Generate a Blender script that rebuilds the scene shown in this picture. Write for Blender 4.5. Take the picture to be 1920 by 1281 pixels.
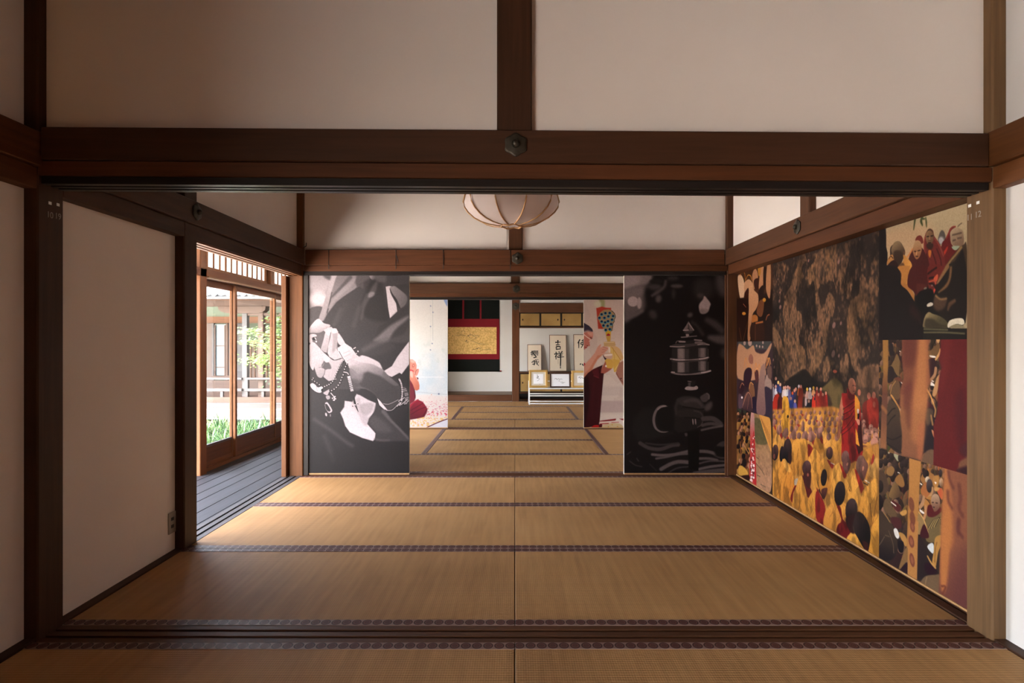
import bpy, bmesh, math, random
import numpy as np
from mathutils import Vector, Matrix

for o in list(bpy.data.objects):
    bpy.data.objects.remove(o)
SC = bpy.context.scene
COL = SC.collection
PI = math.pi

# ------------------------------------------------------------------ camera, world, sun, exposure
F, CX, CY, HC = 1135.0, 965.5, 645.0, 1.181
cam_d = bpy.data.cameras.new('camera')
cam_d.sensor_width = 36.0
cam_d.lens = 36.0 * F / 1920.0
cam_d.shift_x = -(CX - 960.0) / 1920.0
cam_d.shift_y = (CY - 640.5) / 1920.0
cam_d.clip_start = 0.05
cam = bpy.data.objects.new('camera', cam_d)
cam.location = (0, 0, HC)
cam.rotation_euler = (PI / 2, 0, 0)
COL.objects.link(cam)
SC.camera = cam

SC.view_settings.view_transform = 'Standard'
SC.view_settings.look = 'None'
SC.view_settings.gamma = 1.0
SC.view_settings.use_curve_mapping = False
SC.view_settings.exposure = 2.08

world = bpy.data.worlds.new('world')
SC.world = world
world.use_nodes = True
wn, wl = world.node_tree.nodes, world.node_tree.links
bg = wn['Background']
sky = wn.new('ShaderNodeTexSky')
sky.sky_type = 'NISHITA'
sky.sun_disc = False
sky.sun_elevation = math.radians(52)
sky.sun_rotation = math.radians(200)
sky.dust_density = 3.0
hz = wn.new('ShaderNodeMix'); hz.data_type = 'RGBA'
hz.inputs[0].default_value = 0.75
hz.inputs[7].default_value = (1.0, 0.93, 0.86, 1)
wl.new(sky.outputs[0], hz.inputs[6])
wl.new(hz.outputs[2], bg.inputs[0])
bg.inputs[1].default_value = 3.2

sun_d = bpy.data.lights.new('sun', 'SUN')
sun_d.energy = 7.5
sun_d.angle = math.radians(3)
sun_d.color = (1.0, 0.93, 0.82)
sun = bpy.data.objects.new('sun', sun_d)
sun.location = (-8, -4, 12)
sun.rotation_euler = Vector((0.34, 0.34, -1.0)).to_track_quat('-Z', 'Y').to_euler()
COL.objects.link(sun)

# sky portals in the daylight openings only steer the sampling of the sky
def portal(loc, rot, sx, sy):
    d = bpy.data.lights.new('sky_portal', 'AREA')
    d.shape = 'RECTANGLE'; d.size = sx; d.size_y = sy
    d.cycles.is_portal = True
    o = bpy.data.objects.new('sky_portal', d)
    o.location = loc; o.rotation_euler = rot
    COL.objects.link(o)
portal((-3.12, 0.6, 1.15), (0, -PI / 2, 0), 2.4, 9.8)
portal((-3.12, 9.0, 1.15), (0, -PI / 2, 0), 2.4, 6.8)

# ------------------------------------------------------------------ materials
def srgb(c):
    return tuple(((v / 255.0) / 12.92 if v / 255.0 <= 0.04045 else ((v / 255.0 + 0.055) / 1.055) ** 2.4) for v in c)

def newmat(name):
    m = bpy.data.materials.new(name)
    m.use_nodes = True
    return m, m.node_tree.nodes, m.node_tree.links, m.node_tree.nodes['Principled BSDF']

def plain(name, col, rough=0.6, metal=0.0, spec=0.5):
    m, n, l, b = newmat(name)
    b.inputs['Base Color'].default_value = (*col, 1)
    b.inputs['Roughness'].default_value = rough
    b.inputs['Metallic'].default_value = metal
    b.inputs['Specular IOR Level'].default_value = spec
    return m

def coords(n, l, scale, rnd=True):
    tc = n.new('ShaderNodeTexCoord')
    mp = n.new('ShaderNodeMapping')
    mp.inputs['Scale'].default_value = scale
    l.new(tc.outputs['Object'], mp.inputs['Vector'])
    if rnd:
        oi = n.new('ShaderNodeObjectInfo')
        ml = n.new('ShaderNodeMath'); ml.operation = 'MULTIPLY'; ml.inputs[1].default_value = 37.0
        l.new(oi.outputs['Random'], ml.inputs[0])
        l.new(ml.outputs[0], mp.inputs['Location'])
    return mp.outputs['Vector']

def ramp(n, l, fac, stops):
    r = n.new('ShaderNodeValToRGB')
    e = r.color_ramp.elements
    e[0].position, e[0].color = stops[0][0], (*stops[0][1], 1)
    e[1].position, e[1].color = stops[-1][0], (*stops[-1][1], 1)
    for p, c in stops[1:-1]:
        k = e.new(p); k.color = (*c, 1)
    l.new(fac, r.inputs[0])
    return r.outputs[0]

def bump(n, l, fac, b, strength, dist=0.002):
    bp = n.new('ShaderNodeBump')
    bp.inputs['Strength'].default_value = strength
    bp.inputs['Distance'].default_value = dist
    l.new(fac, bp.inputs['Height'])
    l.new(bp.outputs[0], b.inputs['Normal'])

def wood(name, col, axis='z', contrast=0.35, rough=0.55, grain=45.0, knots=True):
    m, n, l, b = newmat(name)
    s = [grain, grain, grain]
    s['xyz'.index(axis)] = grain / 22.0
    v = coords(n, l, s)
    nz = n.new('ShaderNodeTexNoise'); nz.inputs['Scale'].default_value = 1.0
    nz.inputs['Detail'].default_value = 5; nz.inputs['Distortion'].default_value = 0.6
    l.new(v, nz.inputs['Vector'])
    s2 = [5, 5, 5]; s2['xyz'.index(axis)] = 1.1
    v2 = coords(n, l, s2)
    nb = n.new('ShaderNodeTexNoise'); nb.inputs['Scale'].default_value = 1.0
    nb.inputs['Detail'].default_value = 3
    l.new(v2, nb.inputs['Vector'])
    mx = n.new('ShaderNodeMath'); mx.operation = 'MULTIPLY_ADD'
    mx.inputs[1].default_value = 0.55
    l.new(nz.outputs['Fac'], mx.inputs[0])
    sc = n.new('ShaderNodeMath'); sc.operation = 'MULTIPLY'; sc.inputs[1].default_value = 0.45
    l.new(nb.outputs['Fac'], sc.inputs[0])
    l.new(sc.outputs[0], mx.inputs[2])
    d = tuple(c * (1 - contrast) for c in col)
    h = tuple(min(1, c * (1 + contrast)) for c in col)
    c = ramp(n, l, mx.outputs[0], [(0.3, d), (0.5, col), (0.7, h)])
    l.new(c, b.inputs['Base Color'])
    b.inputs['Roughness'].default_value = rough
    b.inputs['Specular IOR Level'].default_value = 0.22
    bump(n, l, nz.outputs['Fac'], b, 0.25, 0.002)
    return m

def plaster(name, col):
    m, n, l, b = newmat(name)
    v = coords(n, l, (1, 1, 1))
    nz = n.new('ShaderNodeTexNoise'); nz.inputs['Scale'].default_value = 1.6; nz.inputs['Detail'].default_value = 4
    l.new(v, nz.inputs['Vector'])
    c = ramp(n, l, nz.outputs['Fac'], [(0.3, tuple(x * 0.93 for x in col)), (0.7, col)])
    l.new(c, b.inputs['Base Color'])
    b.inputs['Roughness'].default_value = 0.9
    b.inputs['Specular IOR Level'].default_value = 0.15
    n2 = n.new('ShaderNodeTexNoise'); n2.inputs['Scale'].default_value = 260; n2.inputs['Detail'].default_value = 2
    l.new(v, n2.inputs['Vector'])
    bump(n, l, n2.outputs['Fac'], b, 0.15, 0.001)
    return m

M = {}
M['plaster'] = plaster('plaster', (0.80, 0.725, 0.665))
M['plaster_white'] = plaster('plaster_white', (0.70, 0.675, 0.65))
WD = (0.085, 0.033, 0.014)
for ax in 'xyz':
    M['beam_' + ax] = wood('old_beam_' + ax, WD, ax)
    M['dark_' + ax] = wood('dark_beam_' + ax, (0.052, 0.021, 0.010), ax)
    M['kamoi_' + ax] = wood('lintel_' + ax, (0.088, 0.029, 0.010), ax)
    M['amber_' + ax] = wood('amber_wood_' + ax, (0.115, 0.042, 0.013), ax)
    M['pale_' + ax] = wood('pale_wood_' + ax, (0.155, 0.085, 0.038), ax, rough=0.45)
    M['grey_' + ax] = wood('weathered_wood_' + ax, (0.075, 0.067, 0.068), ax, 0.2)
    M['pink_' + ax] = wood('faded_wood_' + ax, (0.085, 0.054, 0.043), ax, 0.2)
    M['black_' + ax] = wood('blackened_wood_' + ax, (0.016, 0.012, 0.011), ax, 0.3, 0.4)
M['deck'] = wood('veranda_board', (0.027, 0.027, 0.033), 'y', 0.3, 0.6)
M['lacquer'] = plain('black_lacquer', (0.012, 0.010, 0.009), 0.3)
M['bronze'] = plain('old_bronze', (0.05, 0.042, 0.03), 0.45, 0.6)
M['white_steel'] = plain('white_steel', (0.8, 0.8, 0.8), 0.35)
M['cane'] = wood('cane', (0.42, 0.23, 0.10), 'z', 0.2)
M['brown_plate'] = plain('outlet_plate', (0.30, 0.26, 0.21), 0.45)
M['black_hole'] = plain('black_plastic', (0.01, 0.01, 0.01), 0.4)
M['white_tag'] = plain('white_tag', (0.8, 0.8, 0.78), 0.6)
M['chalk'] = plain('chalk', (0.33, 0.29, 0.25), 0.9)
M['ink'] = plain('ink', (0.006, 0.006, 0.006), 0.6)
M['red_cloth'] = plain('red_cloth', srgb((128, 28, 38)), 0.8, 0, 0.2)
M['black_cloth'] = plain('black_cloth', (0.008, 0.010, 0.009), 0.9, 0, 0.2)
M['mat_board'] = plain('mat_board', (0.62, 0.56, 0.48), 0.8)
M['white_paper'] = plain('white_paper', (0.86, 0.86, 0.9), 0.7)
M['cream_paper'] = plain('cream_paper', (0.80, 0.68, 0.55), 0.8)
M['dark_frame'] = plain('dark_frame', (0.05, 0.02, 0.012), 0.4)
M['gilt'] = plain('gilt', (0.80, 0.52, 0.18), 0.35, 0.7)

def goldleaf(name, a, b_, rough=0.5, metal=0.35, sc=14):
    m, n, l, b = newmat(name)
    v = coords(n, l, (sc, sc, sc))
    nz = n.new('ShaderNodeTexNoise'); nz.inputs['Scale'].default_value = 1; nz.inputs['Detail'].default_value = 4
    l.new(v, nz.inputs['Vector'])
    l.new(ramp(n, l, nz.outputs['Fac'], [(0.35, a), (0.62, b_)]), b.inputs['Base Color'])
    b.inputs['Roughness'].default_value = rough; b.inputs['Metallic'].default_value = metal
    return m
M['gold_paper'] = goldleaf('gold_paper', (0.60, 0.36, 0.10), (0.84, 0.56, 0.20), 0.55, 0.2, 34)
M['gold_door'] = goldleaf('gold_door', (0.44, 0.27, 0.09), (0.56, 0.36, 0.13), 0.4, 0.4, 3)

# translucent papers
def paper(name, col, trans=0.5):
    m, n, l, b = newmat(name)
    out = n['Material Output']
    d = n.new('ShaderNodeBsdfDiffuse'); d.inputs[0].default_value = (*col, 1)
    t = n.new('ShaderNodeBsdfTranslucent'); t.inputs[0].default_value = (*col, 1)
    mx = n.new('ShaderNodeMixShader'); mx.inputs[0].default_value = trans
    l.new(d.outputs[0], mx.inputs[1]); l.new(t.outputs[0], mx.inputs[2])
    l.new(mx.outputs[0], out.inputs[0])
    return m
M['shoji_paper'] = paper('shoji_paper', (0.9, 0.88, 0.85), 0.62)
M['lamp_paper'] = paper('lamp_paper', (0.72, 0.62, 0.58), 0.45)

m, n, l, b = newmat('window_glass')
gl = n.new('ShaderNodeBsdfGlossy'); gl.inputs['Roughness'].default_value = 0.0
tr = n.new('ShaderNodeBsdfTransparent'); tr.inputs[0].default_value = (0.93, 0.95, 0.94, 1)
fr = n.new('ShaderNodeFresnel'); fr.inputs[0].default_value = 1.5
mx = n.new('ShaderNodeMixShader')
ge = n.new('ShaderNodeNewGeometry')
inv = n.new('ShaderNodeMath'); inv.operation = 'SUBTRACT'; inv.inputs[0].default_value = 1.0
l.new(ge.outputs['Backfacing'], inv.inputs[1])
ml = n.new('ShaderNodeMath'); ml.operation = 'MULTIPLY'
l.new(fr.outputs[0], ml.inputs[0]); l.new(inv.outputs[0], ml.inputs[1])
l.new(ml.outputs[0], mx.inputs[0]); l.new(tr.outputs[0], mx.inputs[1]); l.new(gl.outputs[0], mx.inputs[2])
l.new(mx.outputs[0], n['Material Output'].inputs[0])
M['glass'] = m

# tatami: rush weave in fine ribs along the long side
def tatami(name, axis):
    m, n, l, b = newmat(name)
    tc = n.new('ShaderNodeTexCoord')
    sx = n.new('ShaderNodeSeparateXYZ'); l.new(tc.outputs['Object'], sx.inputs[0])
    across = sx.outputs['Y' if axis == 'x' else 'X']
    along = sx.outputs['X' if axis == 'x' else 'Y']
    w1 = n.new('ShaderNodeMath'); w1.operation = 'MULTIPLY'; w1.inputs[1].default_value = 2 * PI / 0.0155
    l.new(across, w1.inputs[0])
    s1 = n.new('ShaderNodeMath'); s1.operation = 'SINE'; l.new(w1.outputs[0], s1.inputs[0])
    w2 = n.new('ShaderNodeMath'); w2.operation = 'MULTIPLY'; w2.inputs[1].default_value = 2 * PI / 0.009
    l.new(along, w2.inputs[0])
    s2 = n.new('ShaderNodeMath'); s2.operation = 'SINE'; l.new(w2.outputs[0], s2.inputs[0])
    ad = n.new('ShaderNodeMath'); ad.operation = 'MULTIPLY_ADD'; ad.inputs[1].default_value = 0.35
    l.new(s2.outputs[0], ad.inputs[0]); l.new(s1.outputs[0], ad.inputs[2])
    sc = (34, 2.2, 30) if axis == 'x' else (2.2, 34, 30)
    v = coords(n, l, sc)
    nz = n.new('ShaderNodeTexNoise'); nz.inputs['Scale'].default_value = 1; nz.inputs['Detail'].default_value = 3
    l.new(v, nz.inputs['Vector'])
    v3 = coords(n, l, (1.4, 1.4, 1.4))
    nb = n.new('ShaderNodeTexNoise'); nb.inputs['Scale'].default_value = 1; nb.inputs['Detail'].default_value = 4
    l.new(v3, nb.inputs['Vector'])
    mr = n.new('ShaderNodeMapRange'); mr.inputs[1].default_value = -1.35; mr.inputs[2].default_value = 1.35
    mr.inputs[3].default_value = 0.26; mr.inputs[4].default_value = 0.74
    l.new(ad.outputs[0], mr.inputs[0])
    a1 = n.new('ShaderNodeMath'); a1.operation = 'ADD'; l.new(mr.outputs[0], a1.inputs[0]); l.new(nz.outputs['Fac'], a1.inputs[1])
    a2 = n.new('ShaderNodeMath'); a2.operation = 'ADD'; l.new(a1.outputs[0], a2.inputs[0]); l.new(nb.outputs['Fac'], a2.inputs[1])
    a3 = n.new('ShaderNodeMath'); a3.operation = 'DIVIDE'; a3.inputs[1].default_value = 3.0; l.new(a2.outputs[0], a3.inputs[0])
    oi = n.new('ShaderNodeObjectInfo')
    a4 = n.new('ShaderNodeMath'); a4.operation = 'MULTIPLY_ADD'; a4.inputs[1].default_value = 0.10
    l.new(oi.outputs['Random'], a4.inputs[0]); l.new(a3.outputs[0], a4.inputs[2])
    a5 = n.new('ShaderNodeMath'); a5.operation = 'SUBTRACT'; a5.inputs[1].default_value = 0.05; l.new(a4.outputs[0], a5.inputs[0])
    c = ramp(n, l, a5.outputs[0], [(0.30, (0.29, 0.148, 0.056)), (0.5, (0.42, 0.228, 0.088)), (0.72, (0.54, 0.308, 0.124))])
    l.new(c, b.inputs['Base Color'])
    b.inputs['Roughness'].default_value = 0.62
    b.inputs['Specular IOR Level'].default_value = 0.2
    bump(n, l, ad.outputs[0], b, 0.35, 0.0015)
    return m
M['tatami_x'] = tatami('rush_weave_x', 'x')
M['tatami_y'] = tatami('rush_weave_y', 'y')

# woven border with a row of dark crests on lilac ground
def border(name, axis, pitch=0.0435, half=0.026):
    m, n, l, b = newmat(name)
    tc = n.new('ShaderNodeTexCoord')
    sx = n.new('ShaderNodeSeparateXYZ'); l.new(tc.outputs['Object'], sx.inputs[0])
    al = sx.outputs['X' if axis == 'x' else 'Y']; ac = sx.outputs['Y' if axis == 'x' else 'X']
    def mth(op, a, bb=None):
        q = n.new('ShaderNodeMath'); q.operation = op
        if isinstance(a, (int, float)): q.inputs[0].default_value = a
        else: l.new(a, q.inputs[0])
        if bb is not None:
            if isinstance(bb, (int, float)): q.inputs[1].default_value = bb
            else: l.new(bb, q.inputs[1])
        return q.outputs[0]
    u = mth('SUBTRACT', mth('FRACT', mth('DIVIDE', al, pitch)), 0.5)
    w = mth('DIVIDE', ac, half * 2.0)
    r = mth('SQRT', mth('ADD', mth('MULTIPLY', u, u), mth('MULTIPLY', w, w)))
    li = (0.25, 0.165, 0.14); dk = (0.028, 0.007, 0.006); mid = (0.115, 0.042, 0.034)
    c = ramp(n, l, r, [(0.0, dk), (0.10, mid), (0.16, dk), (0.22, mid), (0.33, mid), (0.37, dk), (0.43, dk), (0.47, li), (0.7, li)])
    l.new(c, b.inputs['Base Color'])
    b.inputs['Roughness'].default_value = 0.5
    b.inputs['Specular IOR Level'].default_value = 0.24
    bump(n, l, r, b, 0.3, 0.001)
    return m
M['border_x'] = border('cloth_border_x', 'x')
M['border_y'] = border('cloth_border_y', 'y')

# ------------------------------------------------------------------ object helpers
def link(name, me, mat=None, parent=None, loc=(0, 0, 0)):
    o = bpy.data.objects.new(name, me)
    o.location = loc
    COL.objects.link(o)
    if mat is not None:
        me.materials.append(mat)
    if parent is not None:
        o.parent = parent
        o.location = Vector(loc) - parent['_w'] if False else Vector(loc) - Vector(wl_(parent))
    return o

def wl_(o):
    v = Vector(o.location)
    while o.parent:
        o = o.parent
        v += Vector(o.location)
    return v

def from_bm(name, bm, mat, parent=None, origin=None, smooth=False):
    if origin is None:
        xs = [v.co for v in bm.verts]
        lo = Vector((min(c.x for c in xs), min(c.y for c in xs), min(c.z for c in xs)))
        hi = Vector((max(c.x for c in xs), max(c.y for c in xs), max(c.z for c in xs)))
        origin = Vector(((lo.x + hi.x) / 2, (lo.y + hi.y) / 2, lo.z))
    origin = Vector(origin)
    for v in bm.verts:
        v.co -= origin
    me = bpy.data.meshes.new(name)
    bm.normal_update()
    bm.to_mesh(me); bm.free()
    if smooth:
        for p in me.polygons: p.use_smooth = True
    return link(name, me, mat, parent, origin)

def bm_box(bm, x0, x1, y0, y1, z0, z1, bev=0.0):
    if x0 > x1: x0, x1 = x1, x0
    if y0 > y1: y0, y1 = y1, y0
    r = bmesh.ops.create_cube(bm, size=1.0)
    vs = r['verts']
    for v in vs:
        v.co = Vector(((x0 + x1) / 2 + v.co.x * (x1 - x0), (y0 + y1) / 2 + v.co.y * (y1 - y0), (z0 + z1) / 2 + v.co.z * (z1 - z0)))
    if bev > 0:
        es = list({e for v in vs for e in v.link_edges})
        bmesh.ops.bevel(bm, geom=es, offset=bev, segments=1, affect='EDGES')
    return vs

def box(name, x0, x1, y0, y1, z0, z1, mat, parent=None, bev=0.0):
    bm = bmesh.new()
    bm_box(bm, x0, x1, y0, y1, z0, z1, bev)
    return from_bm(name, bm, mat, parent)

def bm_prism(bm, pts, a0, a1, axis):
    """profile extruded along x or y. pts = (other horizontal coordinate, z)"""
    def P(a, p):
        return (a, p[0], p[1]) if axis == 'x' else (p[0], a, p[1])
    v0 = [bm.verts.new(P(a0, p)) for p in pts]
    v1 = [bm.verts.new(P(a1, p)) for p in pts]
    k = len(pts)
    for i in range(k):
        bm.faces.new((v0[i], v0[(i + 1) % k], v1[(i + 1) % k], v1[i]))
    bm.faces.new(v0); bm.faces.new(list(reversed(v1)))
    bmesh.ops.recalc_face_normals(bm, faces=bm.faces)

def grooved(name, b0, b1, z0, z1, a0, a1, axis, mat, up=True, parent=None, n=2, depth=0.008, gw=0.02):
    """sill (up) or lintel (down) with sliding-door grooves running along its length"""
    w = b1 - b0
    gap = (w - n * gw) / (n + 1)
    zt, zb = (z1, z1 - depth) if up else (z0, z0 + depth)
    prof = [(b0, zt)]
    x = b0
    for i in range(n):
        x += gap
        prof += [(x, zt), (x, zb), (x + gw, zb), (x + gw, zt)]
        x += gw
    prof += [(b1, zt)]
    zo = z0 if up else z1
    prof += [(b1, zo), (b0, zo)]
    bm = bmesh.new()
    bm_prism(bm, prof, a0, a1, axis)
    return from_bm(name, bm, mat, parent)

def bm_tube(bm, pts, rad, seg=8, cap=True):
    pts = [Vector(p) for p in pts]
    rings = []
    up = Vector((0, 0, 1))
    for i, p in enumerate(pts):
        d = (pts[min(i + 1, len(pts) - 1)] - pts[max(i - 1, 0)]).normalized()
        a = d.cross(up)
        if a.length < 1e-3: a = d.cross(Vector((1, 0, 0)))
        a.normalize(); c = d.cross(a).normalized()
        r = rad[i] if isinstance(rad, (list, tuple)) else rad
        rings.append([bm.verts.new(p + a * math.cos(2 * PI * k / seg) * r + c * math.sin(2 * PI * k / seg) * r) for k in range(seg)])
    for i in range(len(rings) - 1):
        for k in range(seg):
            bm.faces.new((rings[i][k], rings[i][(k + 1) % seg], rings[i + 1][(k + 1) % seg], rings[i + 1][k]))
    if cap:
        bm.faces.new(list(reversed(rings[0]))); bm.faces.new(rings[-1])

def tube(name, pts, rad, mat, parent=None, seg=8):
    bm = bmesh.new(); bm_tube(bm, pts, rad, seg)
    return from_bm(name, bm, mat, parent, smooth=True)

def tag(o, label, cat=None, group=None, kind=None):
    if label: o['label'] = label
    if cat: o['category'] = cat
    if group: o['group'] = group
    if kind: o['kind'] = kind
    return o

def empty(name, loc):
    o = bpy.data.objects.new(name, None)
    o.empty_display_size = 0.1
    o.location = loc
    COL.objects.link(o)
    return o

_tn = {}
def struct(o, kindname, label, cat):
    """names the setting's pieces trim_1, trim_2 ... and marks them as structure"""
    if kindname in ('trim', 'window', 'door'):
        _tn[kindname] = _tn.get(kindname, 0) + 1
        o.name = '%s_%d' % (kindname, _tn[kindname])
    else:
        o.name = kindname
    o['label'] = label; o['category'] = cat; o['kind'] = 'structure'
    return o
# ------------------------------------------------------------------ the shell of the rooms
PX = 1.90          # inner face of the posts
WX = 1.955         # plaster plane of the side walls
CEIL = 2.95
NB, NT = 1.885, 2.022       # nageshi beam, bottom and top
KB, BB = 1.832, 1.800       # lintel bottom, black rail bottom
POST = 0.14
rows = [2.41, 5.42, 8.40]   # front faces of the posts between the rooms
END = 12.47
struct(box('floor', -2.05, 2.05, -4.1, 13.75, -0.16, -0.062, M['dark_x']), 'floor', 'dark wooden sub-floor lying under all the straw mats', 'floor')
struct(box('f', -1.91, 1.91, -4.0, 1.432, -0.06, -0.001, M['tatami_x']), 'floor.001', 'straw matting of the near room behind the viewer', 'floor')
struct(box('c', -2.06, 2.06, -4.1, 13.75, CEIL, CEIL + 0.05, M['beam_x']), 'ceiling', 'dark boarded ceiling over the whole suite of rooms', 'ceiling')
RN = ['near room', 'mural room', 'third room', 'far room']

# right side walls
def wall(name, label, x0, x1, y0, y1, z0, z1, mat='plaster'):
    return struct(box(name, x0, x1, y0, y1, z0, z1, M[mat]), name, label, 'wall')
wall('wall_right', 'white plaster wall of the near room right of the sill post', WX, WX + 0.09, 1.5, rows[0] + 0.02, 0, CEIL, 'plaster_white')
wall('wall_right.005', 'unseen near room wall on the right, made dark timber to cut bounced light', WX, WX + 0.09, -4.05, 1.5, 0, CEIL, 'beam_z')  # out of view; dark material keeps bounce off the left side
wall('wall_right.001', 'plaster band above the beam over the photo mural', WX, WX + 0.09, rows[0] + POST, rows[1], NB, CEIL)
wall('wall_right.002', 'plain back of the fusuma bay behind the photo mural', 2.02, 2.06, rows[0] + POST - 0.02, rows[1] + 0.02, 0, NB)
wall('wall_right.003', 'plaster wall on the right side of the third room', WX, WX + 0.09, rows[1] + POST, rows[2], 0, CEIL)
wall('wall_right.004', 'plaster wall on the right side of the far room', WX, WX + 0.09, rows[2] + POST, 13.6, 0, CEIL)
# left side walls
wall('wall_left.008', 'unseen near room wall on the left, made dark timber to cut bounced light', -WX - 0.09, -WX, 0.44, 1.8, 0, CEIL, 'beam_z')  # out of view; dark so that it returns little light
wall('wall_left', 'shaded plaster wall of the near room left of the dark sill post', -WX - 0.09, -WX, 1.8, rows[0] + 0.02, 0, CEIL)
wall('wall_left.001', 'plaster panel between the dark sill post and the veranda opening', -WX - 0.09, -WX, rows[0] + POST, 3.49, 0, NB)
wall('wall_left.002', 'plaster band above the beam over the veranda opening', -WX - 0.09, -WX, rows[0] + POST, rows[1], NB, CEIL)
wall('wall_left.003', 'plaster band above the unseen near room opening, added to let daylight in', -WX - 0.09, -WX, -4.05, 0.3, NB, CEIL)  # invented opening below, set far back so light falls off towards the left
wall('wall_left.004', 'plaster band high on the left of the third room', -WX - 0.09, -WX, rows[1] + POST, rows[2], NB, CEIL)
wall('wall_left.005', 'plaster band high on the left of the far room', -WX - 0.09, -WX, rows[2] + POST, 10.4, NB, CEIL)
wall('wall_left.009', 'unseen plaster wall left of the scroll alcove, added to limit its daylight', -WX - 0.09, -WX, 12.0, END - 0.04, 0, CEIL)  # unseen; closes part of the opening to dim the scroll wall
wall('wall_left.010', 'plaster band high on the left of the far room, by its last post', -WX - 0.09, -WX, 10.52, 12.0, NB, CEIL)
wall('wall_left.006', 'plaster side wall of the scroll alcove', -WX - 0.09, -WX, END + 0.1, 13.6, 0, CEIL)
wall('wall_back', 'unseen dark timber wall behind the viewer, added to cut bounced light', -2.04, 2.04, -4.12, -4.05, 0, CEIL, 'beam_z')  # unseen back wall, dark material chosen to damp interreflection

# corner posts between the rooms
def post(x0, x1, y0, y1, z0, z1, label, mat='beam_z', bev=0.006):
    return struct(box('p', x0, x1, y0, y1, z0, z1, M[mat], bev=bev), 'trim', label, 'post')
pl = post(-PX - 0.13, -PX, rows[0], rows[0] + POST, -0.06, CEIL, 'dark wooden sill post on the left with two white tags', 'dark_z')
pr = post(PX, PX + 0.13, rows[0], rows[0] + POST, -0.06, CEIL, 'pale wooden sill post on the right with two white tags', 'pale_z')
post(-PX - 0.125, -PX, rows[1], rows[1] + POST, -0.06, CEIL, 'amber wooden post at the far end of the veranda opening', 'amber_z')
post(PX, PX + 0.125, rows[1], rows[1] + POST, -0.06, CEIL, 'wooden corner post at the far end of the photo mural')
post(-PX - 0.125, -PX, rows[2], rows[2] + POST, -0.06, CEIL, 'wooden post left of the petal print doorway')
post(PX, PX + 0.125, rows[2], rows[2] + POST, -0.06, CEIL, 'wooden post right of the vase print doorway')
post(-PX - 0.13, -PX, 3.48, 3.62, -0.06, CEIL, 'dark wooden post between plaster panel and veranda opening', 'dark_z')
post(-PX - 0.13, -PX, 0.3, 0.44, -0.06, CEIL, 'wooden post beside the added near room daylight opening', 'dark_z')
post(-PX - 0.125, -PX, 6.92, 7.04, -0.06, CEIL, 'wooden post halfway along the third room opening')
post(-PX - 0.125, -PX, 10.4, 10.52, -0.06, CEIL, 'wooden post halfway along the far room opening')
post(-PX - 0.125, -PX, END - 0.02, END + 0.1, -0.06, CEIL, 'wooden post at the left edge of the scroll alcove')

# cross walls: upper plaster, hanging post, nageshi beam, lintel and black grooved rail
def slanted(name, x0, x1, y0, y1, z0, z1, mat, dz, bev=0.0, parent=None):
    bm = bmesh.new(); bm_box(bm, x0, x1, y0, y1, z0, z1, bev)
    for v in bm.verts: v.co.z += -dz * v.co.x / PX
    return from_bm(name, bm, mat, parent)

def crest(parent, c, face, r=0.045):
    """six-lobed bronze nail cover with a domed boss; face = direction it looks"""
    bm = bmesh.new()
    fx = Vector(face)
    side = Vector((1, 0, 0)) if abs(fx.y) > 0.5 else Vector((0, 1, 0))
    up = Vector((0, 0, 1)); c = Vector(c)
    def ring(rr, h, hexy):
        vs = []
        for k in range(36):
            a = 2 * PI * k / 36
            q = rr * (1 + hexy * math.cos(6 * a))
            vs.append(bm.verts.new(c + fx * h + side * math.sin(a) * q + up * math.cos(a) * q))
        return vs
    rs = [ring(r, 0.0, 0.07), ring(r, 0.006, 0.07), ring(r * 0.86, 0.009, 0.08), ring(r * 0.55, 0.011, 0.05), ring(r * 0.36, 0.012, 0),
          ring(r * 0.34, 0.022, 0), ring(r * 0.22, 0.029, 0), ring(r * 0.08, 0.032, 0)]
    for a, b_ in zip(rs[:-1], rs[1:]):
        for k in range(36):
            bm.faces.new((a[k], a[(k + 1) % 36], b_[(k + 1) % 36], b_[k]))
    bm.faces.new(rs[-1])
    bmesh.ops.recalc_face_normals(bm, faces=bm.faces)
    o = from_bm('nail_cover', bm, M['bronze'], parent)
    return o

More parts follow.
